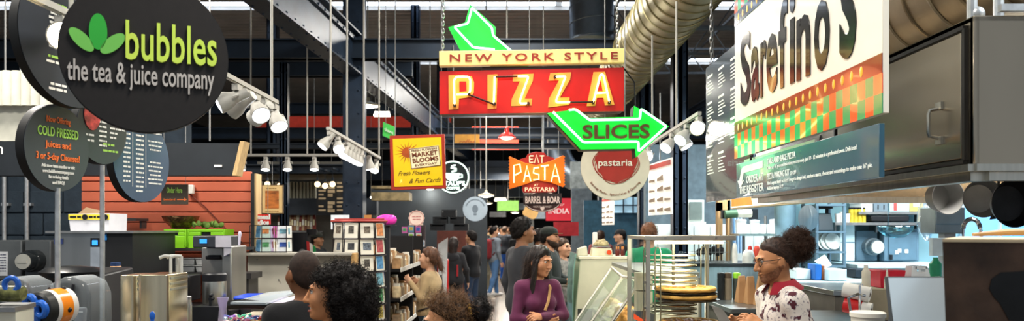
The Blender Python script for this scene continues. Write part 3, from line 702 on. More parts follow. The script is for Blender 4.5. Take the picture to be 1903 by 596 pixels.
# india
d = 15.; k = d/F; c = at(1038, 389, d)
t = thing('india_sign', 'red hanging banner reading India beyond the brown oval sign', 'sign', c)
b = MB(); b.box((0, 0, 0), (47*k, .04, 42*k)); obj('banner', b, mat('india_red', '#cf2a3c', .5, var=.05, emit=.1), t)
b = MB(); text(b, 'INDIA', 0, -.075, .095, -.02, w=.40, bold=.02); text(b, 'flavor', .0, .07, .06, -.02, w=.2, shear=.3); obj('lettering', b, mat('pink_white', '#f3d6d8', .5), t)
b = MB(); b.cyl((0, 0, .2), (0, 0, 1.8), .006, n=6); obj('hanging_rod', b, wire, t)
# small red notice under it
p = at(1052, 425, 16); b = MB(); b.box(p, (.5, .04, .28)); tag(obj('notice_sign', b, mat('notice_red', '#a02830', .6, var=.2)), 'dim red notice board below the India banner', 'sign')
# ------------------------------------------------------------------ pastaria disc
d = 8.; k = d/F; c = at(1143, 308, d)
t = disc('round_sign', 'large cream round sign with pale lettering on a dark red brush blot', c, 64*k, 0, rad(-5), mat('pastaria_cream', '#d8cdbb', .5, var=.04), mat('pastaria_edge', '#b9ad9a', .5))
b = MB(); r = random.Random(5)
b.plate([(.01+.205*(1+.05*math.sin(5*a)+.035*math.sin(9*a+1))*math.cos(a), .03+.185*(1+.06*math.cos(4*a)+.04*math.sin(11*a))*math.sin(a)) for a in np.linspace(0, 2*PI, 72, endpoint=False)], -.008, -.004)
for j in range(3): b.tube([(.01+(.205+.008*j)*(1+.06*math.sin(4*a+j))*math.cos(a), -.006, .03+(.19+.006*j)*(1+.05*math.sin(5*a+2*j))*math.sin(a)) for a in np.linspace(0, 2*PI, 60, endpoint=False)], .0035, 4, True)
obj('brush_blot', b, mat('pastaria_red', '#a32f2a', .5, var=.1), t)
b = MB(); text(b, 'pastaria', 0, .0, .07, -.008, w=.34, bold=.01); obj('lettering', b, mat('pastaria_letters', '#eadfd2', .5), t, label='pale name lettering')
b = MB(); msg = 'Serving Pasta, Specialties & Catering'
for i, ch in enumerate(msg):
    a = rad(215+110*i/(len(msg)-1)); 
    if ch == ' ': continue
    m0 = b.M; b.M = Matrix.Translation((.30*math.cos(a), 0, .30*math.sin(a))) @ Matrix.Rotation(-(a+PI/2), 4, 'Y'); text(b, ch, 0, 0, .022, -.004, bold=.01); b.M = m0
obj('lettering', b, mat('pastaria_small', '#8a4a3c', .5), t, label='small brown print along the lower edge')
b = MB()
for x in (-.1, .1): b.cyl((x, .02, .33), (x, .02, 2.2), .005, n=6)
obj('hanging_wire', b, wire, t)
# green flag
d = 12.; b = MB(); q = [at(712, 226, d), at(735, 236, d), at(734, 262, d), at(711, 252, d)]; q2 = [p+Vector((0, .03, 0)) for p in q]; b.hull(q, q2)
t = thing('green_flag_sign', 'small green tilted flag sign hanging between the navy column and flower sign', 'sign', at(723, 244, d))
obj('sign_board', b, mat('flag_green', '#3fae4a', .5, emit=.15), t, world=True)
b = MB(); text(b, 'there', 0, -.02, .055, -.012, w=.13, bold=.0, slope=-.44); obj('lettering', b, whiteT, t)
b = MB(); b.cyl((-.05, 0, .1), (-.05, 0, 2.4), .004, n=6); obj('hanging_wire', b, wire, t)
# yellow and red signs up on the walkway
p = at(868, 263, 20); t = thing('walkway_sign', 'dull yellow sign with red script hanging on the upper walkway', 'sign', p)
b = MB(); b.box((0, 0, 0), (.62, .06, .36)); obj('sign_board', b, mat('walk_yellow', '#c08a38', .5), t)
b = MB(); text(b, 'coffee', 0, -.06, .11, -.03, w=.4, shear=.2); obj('lettering', b, mat('walk_red', '#9a3a1c'), t)
# ================================================================== juice stall
def pbox(mb, x0, y0, x1, y1, d, dep, **kw):
    """upright box whose front face covers that picture rectangle at distance d"""
    a = at(x0, y1, d); c = at(x1, y0, d); mb.box(((a.x+c.x)/2, d+dep/2, (a.z+c.z)/2), (abs(c.x-a.x), dep, abs(c.z-a.z)), **kw); return mb
def base_of(x0, x1, y1, d, dep): p = at((x0+x1)/2, y1, d); return (p.x, d+dep/2, p.z)

# orange slatted wall, dark block wall, dark fascia
slat = mat('orange_slats', '#c4664b', .55, var=.07, scale=3)
x0, x1 = at(150, 0, 7.6).x, at(466, 0, 7.6).x
b = MB(); b.box(((x0+x1)/2, 7.7, 1.1), (x1-x0, .12, 2.2))
z = .1
while z < 2.16:
    b.box(((x0+x1)/2, 7.628, z+.035), (x1-x0, .03, .088)); z += .098
struct('wall_orange_slats', b, slat, bev=.004)
b = MB(); pbox(b, 466, 322, 473, 596, 7.5, .2); struct('trim_11', b, mat('dark_post', '#2c2b2c', .6))
b = MB(); pbox(b, 473, 322, 476, 596, 7.5, .16); struct('trim_12', b, mat('raw_wood', '#b79a6c', .7, var=.2, stretch=(8, 8, .6)))
blk = mat('navy_block', '#27323c', .85, var=.15, bump=.4, bscale=30)
b = MB(); b.box((-7.0, 8.6, 1.6), (7, .2, 3.2)); struct('wall_block', b, blk)
b = MB()
for r_ in range(8):
    for c_ in range(9): b.box((-7.3+c_*.42+(.21 if r_ % 2 else 0), 8.49, .3+r_*.24), (.405, .03, .225))
struct('wall_block_courses', b, blk, bev=.006)
# fascia with cut end
b = MB(); xl, xr = at(-60, 0, 7.0).x, at(432, 0, 7.0).x
za, zb = at(0, 326, 7.).z, at(0, 262, 7.).z
b.hull([(xl, 7.0, za), (xr, 7.0, za), (xr, 7.14, za), (xl, 7.14, za)], [(xl, 7.0, zb), (xr+.07, 7.0, zb-.02), (xr+.07, 7.14, zb-.02), (xl, 7.14, zb)])
t = thing('stall_fascia', 'long dark fascia board over the juice stall with one white letter visible', 'board', ((xl+xr)/2, 7.07, za)); obj('board', b, mat('fascia_dark', '#1b2025', .6, var=.1), t, world=True)
b = MB(); b.hull([(xr, 6.99, za), (xr+.035, 6.99, za), (xr+.035, 7.15, za), (xr, 7.15, za)], [(xr+.07, 6.99, zb), (xr+.105, 6.99, zb), (xr+.105, 7.15, zb), (xr+.07, 7.15, zb)]); obj('cut_end', b, mat('raw_wood', '#b79a6c'), t, world=True, label='raw wood cut end')
b = MB(); b.M = Matrix.Translation((at(0, 0, 7).x, 7.0, at(0, 286, 7).z)); text(b, 'n', 0, 0, .1, -.002); b.M = Matrix(); pbox(b, 398, 306, 412, 310, 6.99, .02)
obj('lettering', b, whiteT, t, world=True)
b = MB()
for px in (10, 200, 390): p = at(px, 262, 7.07); b.cyl(p, (p.x, p.y, 6.9), .008, n=6)
obj('hanger_rod', b, wire, t, world=True)
# pale corrugated sheet and pipes at the far edge
b = MB(); p = at(20, 195, 6.2); 
for i in range(7): b.cyl((p.x-.2+i*.075, 6.25, p.z), (p.x-.2+i*.075, 6.25, at(0, 130, 6.2).z), .045, n=12)
t = thing('corrugated_sheet', 'pale corrugated sheet standing above the dark fascia at the stall corner', 'panel', (p.x, 6.25, at(0, 262, 6.2).z)); obj('corrugated_panel', b, mat('pale_sheet', '#b8b7aa', .6), t, world=True)  # sheet stands free above the fascia, nothing suspends it
b = MB(); b.box((p.x+.02, 6.3, (p.z+at(0, 262, 6.3).z)/2), (.5, .03, p.z-at(0, 262, 6.3).z)); obj('backing', b, mat('pale_sheet', '#b8b7aa'), t, world=True)
for px, m in ((52, galv), (40, galv)):
    p = at(px, 0, 6.8); b = MB(); b.cyl((p.x, p.y, at(0, 265, 6.8).z), (p.x, p.y, 6.9), .014, n=8); struct('trim_pipe', b, m)
for px in (8, 50):
    p = at(px, 0, 8.42); b = MB(); b.cyl((p.x, 8.42, 0), (p.x, 8.42, 3.2), .022, n=10)
    for z in (1.5, 1.95): b.box((p.x, 8.45, z), (.08, .05, .03))
    tag(obj('conduit_pipe', b, galv), 'thin grey conduit on the dark block wall above the %s' % ('notice panel' if px == 8 else 'round meter box'), 'pipe')
# electrical boxes
gb = mat('meter_grey', '#55595b', .5, .2, var=.1)
d = 8.0; t = thing('meter_box', 'grey electrical box with a round meter on the dark block wall', 'meter', base_of(46, 94, 520, d, .3))
b = MB(); pbox(b, 46, 446, 94, 520, d, .3); obj('case', b, gb, t, world=True, bev=.01)
p = at(66, 484, d); b = MB(); R_ = Matrix.Rotation(PI/2, 3, 'X'); b.lathe([(.11, 0), (.11, .1), (.1, .12), (.09, .12), (.085, .2), (0, .21)], p, 28, R_); mo = obj('meter', b, mat('meter_glass', '#262a2c', .15), t, world=True)
b = MB(); b.lathe([(.075, .19), (.075, .215), (0, .216)], p, 24, R_); b.box(p+Vector((0, -.22, 0)), (.09, .01, .03)); obj('dial', b, mat('dial_pale', '#b9b8ae', .5), mo, world=True, label='pale dial')
t = thing('switch_box', 'grey electrical panel with a white notice, beside the round meter box', 'panel', base_of(-30, 40, 520, d, .25))
b = MB(); pbox(b, -30, 446, 40, 520, d, .25); obj('case', b, gb, t, world=True, bev=.01)
b = MB(); pbox(b, -10, 467, 14, 512, d-.01, .008); n_ = obj('notice', b, mat('notice_paper', '#c4c6c8', .6), t, world=True)
b = MB()
for j in range(7): scribble(b, at(-8, 0, d).x, at(0, 474+j*5, d).z, .11, .012, d-.011, seed=j)
obj('lettering', b, mat('dark_print', '#3c3f55', .6), n_, world=True)
b = MB(); pbox(b, 96, 450, 101, 520, 8.1, .2); struct('trim_13', b, black)

# counters that carry everything
ctop = mat('counter_dark', '#3a3b3d', .35, .3, var=.15)
def counter(label, x0, x1, y0, y1, z, m=ctop, body=black):
    t = thing('counter', label, 'counter', ((x0+x1)/2, (y0+y1)/2, 0))
    b = MB(); b.box((0, 0, z/2-.02), (x1-x0-.04, y1-y0-.04, z-.04)); obj('cabinet_body', b, body, t)
    b = MB(); b.box((0, 0, z-.02), (x1-x0, y1-y0, .04)); obj('countertop', b, m, t, bev=.005)
    return t
CZ0 = 1.0
counter('dark serving counter of the juice stall, carrying the steel dispensers', -3.6, -1.72, 3.30, 4.55, CZ0)
counter('dark side counter carrying the steel tumblers', -2.75, -1.98, 4.95, 5.75, 1.0)
counter('dark work counter along the orange wall under the green bins', -4.1, -2.5, 6.1, 7.55, 1.0)
counter('narrow dark stand carrying the tea brewer', -2.46, -2.16, 5.84, 6.55, 1.0)
counter('low dark bench below the meter boxes', -6.0, -4.15, 5.9, 7.0, 1.0)
# ice machine
d = 6.3; t = thing('ice_machine', 'big stainless machine with a blue screen and a white carton on top', 'machine', (at(172, 0, d).x, 6.7, 1.0))
b = MB(); pbox(b, 100, 431, 196, 522, d, .7); obj('steel_front', b, mat('satin_steel', '#8a8d8e', .38, .9, var=.12, scale=6, stretch=(1, 1, .1)), t, world=True, bev=.008)
b = MB(); pbox(b, 196, 431, 246, 522, d, .8); pbox(b, 100, 522, 246, 585.3, d+.05, .7); obj('dark_side', b, mat('machine_black', '#18191b', .5), t, world=True)
b = MB(); pbox(b, 84, 429, 248, 433, d-.03, .85); obj('top_plate', b, steeld, t, world=True)
b = MB(); pbox(b, 168, 442, 190, 458, d-.015, .02); f_ = obj('screen_bezel', b, black, t, world=True)
b = MB(); pbox(b, 171, 446, 181, 455, d-.02, .01); obj('screen', b, mat('screen_blue', '#2f86e0', .3, emit=1.2), f_, world=True, label='lit blue screen')
b = MB(); pbox(b, 168, 459, 188, 520, d-.02, .03); obj('front_strip', b, mat('bright_strip', '#c8ccd0', .25, .9), t, world=True, label='bright vertical strip')
b = MB(); pbox(b, 100, 443, 116, 453, d-.01, .012); obj('badge', b, mat('badge_blue', '#2c3a68', .5), t, world=True, label='blue badge'); b = MB(); pbox(b, 193, 434, 198, 446, d-.01, .012); obj('tag', b, mat('tag_blue', '#2a7ac0', .5), t, world=True, label='blue tag')
# white carton
d = 6.45; t = thing('carton', 'white open cardboard carton with a yellow band on the stainless machine', 'box', base_of(127, 203, 429, d, .3))
b = MB(); c0 = [at(131, 429, d), at(202, 429, d)]; c1 = [at(127, 397, d), at(203, 396, d)]
dv = Vector((0, .3, 0)); b.hull([c0[0], c0[1], c0[1]+dv, c0[0]+dv], [c1[0], c1[1], c1[1]+dv, c1[0]+dv]); obj('carton_body', b, mat('carton_white', '#c9c9cf', .7, var=.06), t, world=True)
b = MB(); pbox(b, 127, 398, 203, 408, d-.008, .006); s_ = obj('yellow_band', b, mat('carton_yellow', '#d6c33a', .6), t, world=True, label='yellow printed band')
b = MB()
for px in (158, 196): p = at(px, 403, d-.009); b.lathe([(.022, 0), (.022, .006), (0, .006)], p, 16, Matrix.Rotation(PI/2, 3, 'X'))
for x in (131, 166): scribble(b, at(x, 0, d).x, at(0, 405, d).z, .09, .02, d-.009, seed=x)
obj('emblem', b, black, s_, world=True)
b = MB(); p = at(150, 396, d); b.hull([(p.x-.06, d+.05, p.z-.01), (p.x+.1, d+.05, p.z-.01), (p.x+.1, d+.06, p.z-.01), (p.x-.06, d+.06, p.z-.01)], [(p.x, d+.08, p.z+.05), (p.x+.14, d+.07, p.z+.02), (p.x+.14, d+.08, p.z+.02), (p.x, d+.09, p.z+.05)]); obj('flap', b, mat('carton_brown', '#8d7458', .8), t, world=True, label='brown flap')

# shelves on the orange wall
sh = mat('shelf_dark', '#3c3a3a', .4, .4)
def shelf(label, x0, x1, py, d, dep=.34):
    a = at(x0, py, d); c = at(x1, py, d); t = thing('wall_shelf', label, 'shelf', ((a.x+c.x)/2, d+dep/2, a.z-.03))
    b = MB(); b.box((0, 0, .0175), (c.x-a.x, dep, .025)); obj('board', b, sh, t)
    b = MB()
    for s in (-.4, .4): b.plate([(0, 0), (.004, 0)], 0, 0) if False else b.box((s*(c.x-a.x), dep/2-.06, -.03), (.02, .1, .07))
    obj('bracket', b, sh, t); return a.z-.0
Z1 = shelf('dark wall shelf under the two green bins', 256, 425, 461, 7.22)
Z2 = shelf('lower dark wall shelf holding the white tubs', 256, 385, 506, 7.22)
Z3 = shelf('pale bracket shelf high on the orange wall beside the white carton', 204, 252, 405, 7.3, .26)
Z4 = shelf('short pale shelf end by the dark post on the orange wall', 425, 458, 459, 7.25, .3)
# green bins
gm = mat('lime_bin', '#76b51f', .45, var=.05)
def bin_(label, x0, x1, d, sx=0):
    a = at(x0, 460, d); c = at(x1, 431, d); w = c.x-a.x; h = c.z-a.z+.03; t = thing('storage_bin', label, 'bin', ((a.x+c.x)/2, d+.14, Z1), group='lime bins on the shelf')
    b = MB(); th = .012
    for s in (-1, 1): b.box((s*(w/2-th/2), 0, h/2), (th, .26, h)); 
    b.box((0, .125, h/2), (w-2*th, th, h)); b.box((0, 0, th/2), (w, .26, th))
    hw = w*.13; z0, z1 = h*.66, h*.85
    b.box((0, -.125, z0/2), (w-2*th, th, z0)); b.box((0, -.125, (z1+h)/2), (w-2*th, th, h-z1))
    for s in (-1, 1): b.box((s*(w/4+hw/2-th/2), -.125, (z0+z1)/2), (w/2-hw-th, th, z1-z0))
    obj('bin_body', b, gm, t, bev=.004); b = MB(); b.box((0, -.11, (z0+z1)/2), (hw*2, .008, z1-z0)); obj('handle_slot', b, black, t, label='dark handle slot'); return t
bin_('lime green storage bin with a handle slot, beside the foil bowl edge', 303, 345, 7.24)
bin_('second lime green storage bin, standing closer to the blue-screen brewer', 347, 416, 7.26)
# foil bowl
p = Vector((at(336, 0, 7.38).x, 7.38, Z1+.178)); b = MB(); r = random.Random(3); prof = []
b.lathe([(.075, 0), (.1, .03), (.14, .07), (.16, .115), (.15, .118), (.12, .08), (0, .05)], (0, 0, 0), 26); b.v = [(x*(1+.05*math.sin(9*math.atan2(y, x))), y, zz+.008*math.sin(13*math.atan2(y, x))) for x, y, zz in b.v]
o = obj('foil_bowl', b, mat('crinkled_bronze', '#8a6a4a', .25, .9, var=.6, scale=25, bump=.8, bscale=40)); o.location = p; tag(o, 'crinkled bronze bowl standing on top of the lime bins', 'bowl')
# leafy produce in the second bin
b = MB()
for i in range(16):
    x = at(364+i*3, 0, 7.38).x; a = r.random()*6; b.ell((x, 7.38+.05*math.sin(a*3), Z1+.205+.02*r.random()), (.03, .02, .012+.02*r.random()), Matrix.Rotation(a, 3, 'Y'), 8, 5)
tag(obj('leafy_greens', b, mat('leafy', '#5c7a32', .6, var=.5, scale=20)), 'dark green leaves poking out of the second lime bin', 'greens', kind='stuff')
p = at(262, 456, 7.3)
b = MB()
for i in range(7): b.ell((p.x+.02+i*.024, 7.32+.02*math.sin(i*2), Z1+.025+.006*math.sin(i)), (.03, .05, .017), Matrix.Rotation(i, 3, 'Z'), 8, 5)
tag(obj('folded_towels', b, mat('rag_pale', '#b9b4b0', .9, var=.2, bump=.3)), 'crumpled pale cloths on the shelf beside the lime bins', 'cloth')
# white tubs
tubm = mat('tub_white', '#a9aaa9', .45, .0, var=.08); tubd = mat('tub_dark_lid', '#3d4040', .5)
def tub(label, x0, x1, y0, y1, d, z):
    a = at(x0, y1, d); c = at(x1, y0, d); w = c.x-a.x; h = c.z-a.z; t = thing('food_tub', label, 'tub', ((a.x+c.x)/2, d+.12, z), group='white tubs on the lower shelf')
    b = MB(); b.hull([(-w*.44, -.1, 0), (w*.44, -.1, 0), (w*.44, .1, 0), (-w*.44, .1, 0)], [(-w/2, -.11, h*.85), (w/2, -.11, h*.85), (w/2, .11, h*.85), (-w/2, .11, h*.85)]); obj('tub_body', b, tubm, t, bev=.006)
    b = MB(); b.box((0, 0, h*.9), (w*1.04, .235, h*.12)); obj('lid', b, tubm, t, bev=.004); return h
h1 = tub('tall white lidded tub on the lower shelf, first from the ice machine', 260, 291, 478, 505, 7.26, Z2)
for i, (x0, x1, r_) in enumerate(((297, 327, 'second'), (329, 360, 'third'), (362, 384, 'fourth'))):
    h = tub('white tub at the bottom of the %s stack on the lower shelf' % r_, x0, x1, 491.5, 505, 7.26, Z2)
    tub('white tub on top of the %s stack on the lower shelf' % r_, x0, x1, 477.5, 491, 7.26, Z2+h*.965+.002)
# tea brewer
d = 6.15; t = thing('tea_brewer', 'tall stainless tea brewer with a blue lit display and an arched body', 'machine', (at(395, 0, d).x, d+.3, 1.0))
stl = mat('brewer_steel', '#a3a19b', .35, .9, var=.1, scale=6, stretch=(1, 1, .15))
b = MB(); pbox(b, 374, 459, 416, 510, d+.25, .22); pbox(b, 412, 457, 430, 575, d+.1, .36); obj('body', b, stl, t, world=True, bev=.01)
b = MB(); pbox(b, 358, 438, 402, 460, d, .5); hd = obj('brew_head', b, mat('brewer_black', '#33363c', .4), t, world=True, bev=.008)
b = MB(); pbox(b, 371, 444, 384, 452, d-.006, .01); obj('screen', b, mat('screen_blue', '#2f86e0'), hd, world=True, label='lit blue display')
b = MB(); b.hull([at(400, 459, d-.01), at(430, 459, d-.01), at(430, 459, d+.4), at(400, 459, d+.4)], [at(400, 438, d-.01), at(429, 438, d-.01), at(429, 438, d+.4), at(400, 438, d+.4)]); b.hull([at(416, 476, d), at(428, 470, d), at(428, 470, d+.1), at(416, 476, d+.1)], [at(416, 459, d), at(430, 459, d), at(430, 459, d+.1), at(416, 459, d+.1)]); obj('plastic_wrap', b, mat('milky_wrap', '#b9b6bd', .3), t, world=True, label='milky plastic cover')
b = MB(); pbox(b, 381, 474, 410, 482, d+.18, .1); obj('handle', b, black, t, world=True, bev=.01)
b = MB(); pbox(b, 355, 570, 430, 599.6, d-.32, .6); obj('drip_base', b, black, t, world=True)
# urn
p = at(378, 570, 5.83); z0 = p.z+.002; zt = at(378, 511, 5.95).z; b = MB(); rr = 21.5*5.95/F
t = thing('tea_urn', 'round polished steel tea urn with a black lid under the brewer', 'urn', (p.x, 6.05, z0))
b.lathe([(rr*.97, 0), (rr, .02), (rr, zt-z0-.04), (rr*.98, zt-z0-.035)], n=32); obj('urn_body', b, steel, t)
b = MB(); b.lathe([(rr*1.01, zt-z0-.05), (rr*1.02, zt-z0), (rr*.9, zt-z0+.012), (0, zt-z0+.014)], n=32); obj('lid', b, black, t)
b = MB(); b.cyl((.02, -rr, .05), (.02, -rr-.06, .05), .014, n=8); b.cyl((.02, -rr-.05, .05), (.02, -rr-.05, .0), .011, n=8); b.ell((.02, -rr-.04, .075), .016); obj('tap', b, black, t)
# black coffee machine opening behind tumblers
b = MB(); pbox(b, 312, 511, 352, 560, 6.6, .25); t = thing('coffee_grinder', 'black appliance on the counter behind the row of steel tumblers', 'machine', base_of(312, 352, 560, 6.6, .25)); obj('body', b, black, t, world=True, bev=.01)
b = MB(); pbox(b, 318, 522, 346, 548, 6.59, .02); obj('window', b, mat('dark_window', '#26333c', .12), t, world=True); b = MB(); pbox(b, 312, 511, 352, 515, 6.55, .02); obj('trim', b, steeld, t, world=True)
# tumblers
proto = None
for i, (px, top, d) in enumerate(((316, 553, 5.15), (327, 552, 5.15), (338, 553, 5.3), (344, 552, 5.1), (351, 552, 5.3), (335, 552, 5.05))):
    p = at(px, top, d); h = p.z-1.04
    if proto is None:
        proto = thing('steel_tumbler', '', 'tumbler', (p.x, d, 1.04), group='steel tumblers on the counter'); r_ = .019
        b = MB(); b.lathe([(r_*1.1, 0), (r_*1.12, .01), (r_*1.12, h*.7), (r_*.9, h*.8), (r_*.85, h*.88)], n=18); obj('tumbler_body', b, steel, proto)
        b = MB(); b.lathe([(r_*.88, h*.88), (r_*.9, h*.97), (r_*.5, h), (0, h)], n=18); obj('cap', b, steeld, proto); o = proto
    else: o = dup(proto, (p.x, d, 1.04))
    o['label'] = 'steel tumbler in the row by the urn, %s from the dispensers' % ('first', 'second', 'third', 'fourth', 'last', 'short one, third')[i]
# container tray under them
b = MB(); b.box((-2.22, 5.15, 1.02), (.36, .34, .04)); t = tag(obj('bar_mat', b, mat('bar_mat', '#5b4c3a', .7)), 'brown mat under the steel tumblers and urn', 'mat')
# tall steel dispensers
def dispenser(label, x0, x1, y0, d, dep, yaw=0, pumps=()):
    a = at(x0, y0, d); c = at(x1, y0, d); w = c.x-a.x; h = a.z-CZ0; t = thing('syrup_dispenser', label, 'dispenser', ((a.x+c.x)/2, d+dep/2, CZ0), group='steel dispensers on the counter')
    b = MB(); b.rbox((0, 0, h/2), (w, dep, h), .02); obj('steel_case', b, mat('dispenser_steel', '#c4b69a', .24, .95, var=.12, scale=30, stretch=(1, 1, .03), aniso=.6), t, bev=.004)
    b = MB()
    for j in range(3): b.rbox((w/2+.001, 0, h-.02-.028*j), (.006, dep*.8, .012), .002)
    b.box((0, -dep/2-.001, h*.32), (w*.98, .004, .004)); obj('pressed_rib', b, steel, t)
    for (x, y) in pumps:
        b = MB(); b.cyl((x, y, h), (x, y, h+.085), .008, n=10); b.tube([(x, y, h+.085), (x-.03, y-.005, h+.088), (x-.055, y-.01, h+.078)], .009, 8); obj('pump', b, mat('pump_white', '#c9c9c2', .4), t, label='pale pump nozzle')
    return t
dispenser('tall shiny steel dispenser without pumps, further from the urn', 221, 251, 511, 4.22, .24)
dispenser('tall shiny steel dispenser with three pale pumps, closer to the urn', 255, 312, 510, 4.0, .26, 0, ((.01, .06), (.035, .09), (.062, .07)))
# jar with a red label
p = at(215, 521, 5.7); t = thing('nut_butter_jar', 'peanut coloured jar with a red label and blue lid beside the ice machine', 'jar', (p.x, 5.7, p.z))
b = MB(); b.lathe([(.033, 0), (.038, .01), (.038, .1), (.03, .11), (0, .11)], n=20); obj('jar_body', b, mat('peanut', '#a97c4d', .4), t)
b = MB(); b.lathe([(.0385, .025), (.0385, .09)], n=20); obj('label_wrap', b, mat('jar_red', '#bb2b2b', .5, var=.4, scale=18), t, label='red and white label'); b = MB(); b.lathe([(.034, .105), (.034, .13), (0, .131)], n=20); obj('lid', b, mat('lid_blue', '#2b3f66', .4), t)
b = MB(); b.box((p.x, 5.7, (1.0+p.z)/2), (.2, .22, p.z-1.0)); tag(obj('appliance_block', b, mat('machine_black', '#18191b'), bev=.01), 'black appliance under the jar with the red label', 'machine')
# dark appliances between
b = MB(); c = at(190, 545, 5.2); b.hull([(c.x-.18, 5.0, 1.0), (c.x+.14, 5.0, 1.0), (c.x+.14, 5.5, 1.0), (c.x-.18, 5.5, 1.0)], [(c.x-.18, 5.1, 1.4), (c.x+.06, 5.1, 1.4), (c.x+.06, 5.5, 1.43), (c.x-.18, 5.5, 1.43)])
b.M = Matrix.Translation((-.0, 0, 0)); t = tag(obj('sandwich_press', b, mat('press_black', '#1d1e20', .4), bev=.015), 'black sloped appliance behind the steel dispensers', 'machine')
p = at(133, 507, 4.9); b = MB(); b.lathe([(.11, 0), (.17, .02), (.18, .05), (.14, .075), (.05, .085), (0, .086)], (p.x, 4.9, p.z-.04), 30); b.lathe([(.1, 0), (.1, -.28)], (p.x, 4.9, p.z-.04), 24)
tag(obj('black_lid_pot', b, mat('pot_black', '#15171a', .3)), 'round appliance with a wide black lid behind the clear blender hood', 'pot')
p = at(196, 585, 4.13); b = MB()
for i in range(14): a = i*2.4; b.ell((p.x+.012*math.cos(a), 4.0+.02*math.sin(a), CZ0+.17+.02*math.sin(i)), (.038, .04, .03), Matrix.Rotation(a, 3, 'Z') @ Matrix.Rotation(.5, 3, 'X'), 8, 5)
b.box((p.x, 4.0, CZ0+.077), (.08, .12, .152)); tag(obj('napkin_bundle', b, mat('napkin_white', '#d5d4d3', .9, bump=.3)), 'white crumpled napkins beside the steel dispensers', 'napkin')
# clear blender hoods
clear = glassmat('clear_plastic', '#dfe6ea', .10, .08, milky=True)
def hood_(label, px, d, w, top):
    a = at(px, top, d); h = a.z-CZ0; t = thing('blender_hood', label, 'blender', (a.x, d+.1, CZ0), group='clear blender hoods on the counter')
    b = MB(); out = [(-w*.5, 0), (w*.5, 0), (w*.54, h*.5), (w*.52, h*.8), (w*.4, h*.93), (w*.1, h), (-w*.1, h), (-w*.42, h*.92), (-w*.5, h*.75)]; b.plate(out, -.13, .13)
    obj('clear_cover', b, clear, t, smooth=60, bev=.03)
    b = MB(); b.tube([(-w*.4, -.135, h*.88), (-w*.25, -.14, h*.8), (0, -.14, h*.78), (w*.16, -.14, h*.86), (w*.2, -.14, h*.92)], .006, 6); b.tube([(w*.2, -.14, h*.92), (w*.17, -.14, h*.74)], .008, 6); obj('dark_seal', b, black, t, label='black seal')
    b = MB(); b.rbox((0, 0, h*.12), (w*.7, .18, h*.24), .03); b.lathe([(w*.10, h*.24), (w*.16, h*.6), (w*.14, h*.62), (0, h*.62)], n=18); obj('blender_base', b, mat('blender_grey', '#6d7075', .4, .2), t)
    b = MB(); b.box((0, -.133, h*.6), (w*.8, .004, .006)); b.box((0, -.133, h*.36), (w*.8, .004, .006)); obj('moulded_rib', b, mat('rib_pale', '#a9b0b5', .3), t)
    return t
hood_('clear blender hood with a black seal, standing by the pole', 129, 4.1, .215, 514)
hood_('clear blender hood half hidden behind the pale box with blue clips', 22, 4.05, .21, 515)
# orange wrapped container with blue clover clips
def clover(mb, c, s, M):
    m0 = mb.M; mb.M = Matrix.Translation(c) @ M
    for a in (90, 210, 330):
        x, z = .45*s*math.cos(rad(a)), .45*s*math.sin(rad(a)); mb.tube([(x+.33*s*math.cos(q), 0, z+.33*s*math.sin(q)) for q in np.linspace(0, 2*PI, 18, endpoint=False)], .17*s, 8, True)
    mb.ell((0, 0, 0), .28*s); mb.M = m0
bluep = mat('blue_plastic', '#1a5fc0', .35, coat=.3)
ax = Vector((.34, .92, .06)).normalized(); q = ax.to_track_quat('Z', 'Y').to_matrix(); c = at(93, 571, 3.86)
t = thing('wrapped_cup', 'orange, white and black wrapped tub lying on its side with a blue clover cap', 'container', (c.x, c.y, c.z))
b = MB(); b.lathe([(.072, -.07), (.082, -.06), (.086, -.02)], c, 28, q); obj('dark_band', b, mat('wrap_dark', '#2b2c2a', .35, var=.4, scale=20), t, world=True)
b = MB(); b.lathe([(.086, -.02), (.088, 0)], c, 28, q); b.lathe([(.088, .06), (.086, .09), (.07, .1), (0, .1)], c, 28, q); obj('white_band', b, mat('wrap_white', '#dcd8d0', .3, var=.15), t, world=True)
b = MB(); b.lathe([(.0882, 0), (.0885, .06)], c, 28, q); obj('orange_band', b, mat('wrap_orange', '#ee8518', .3, var=.15, scale=12, coat=.3), t, world=True)
b = MB()
for i in range(4): a = i*1.5+.3; b.ell(c+q @ Vector((.087*math.cos(a), .087*math.sin(a), .035+.03*(i % 2))), (.012, .012, .012), None, 8, 6)
obj('black_spot', b, black, t, world=True)
b = MB(); clover(b, c-ax*.083, .094, q.to_4x4() @ Matrix.Rotation(PI/2, 4, 'X') @ Matrix.Rotation(.4, 4, 'Y')); obj('clover_cap', b, bluep, t, world=True, label='blue clover shaped cap')
c2 = at(14, 545, 3.52); t = thing('wrapped_cup', 'second wrapped tub with blue ring caps, inside the pale box', 'container', c2)
q2 = Matrix.Rotation(PI/2, 3, 'Y'); b = MB(); b.lathe([(0, -.1), (.032, -.1), (.036, -.05), (.036, .05), (.03, .07), (0, .07)], c2, 20, q2); obj('wrapper', b, mat('wrap_mixed', '#6a6a3c', .4, var=.8, scale=30), t, world=True)
b = MB(); b.tube([(c2.x+.03+.03*math.cos(a), c2.y-.02, c2.z+.04+.03*math.sin(a)) for a in np.linspace(0, 2*PI, 16, endpoint=False)], .012, 8, True); b.tube([(c2.x-.05+.022*math.cos(a), c2.y-.04, c2.z-.01+.022*math.sin(a)) for a in np.linspace(0, 2*PI, 16, endpoint=False)], .011, 8, True); obj('ring_cap', b, bluep, t, world=True, label='blue ring caps')
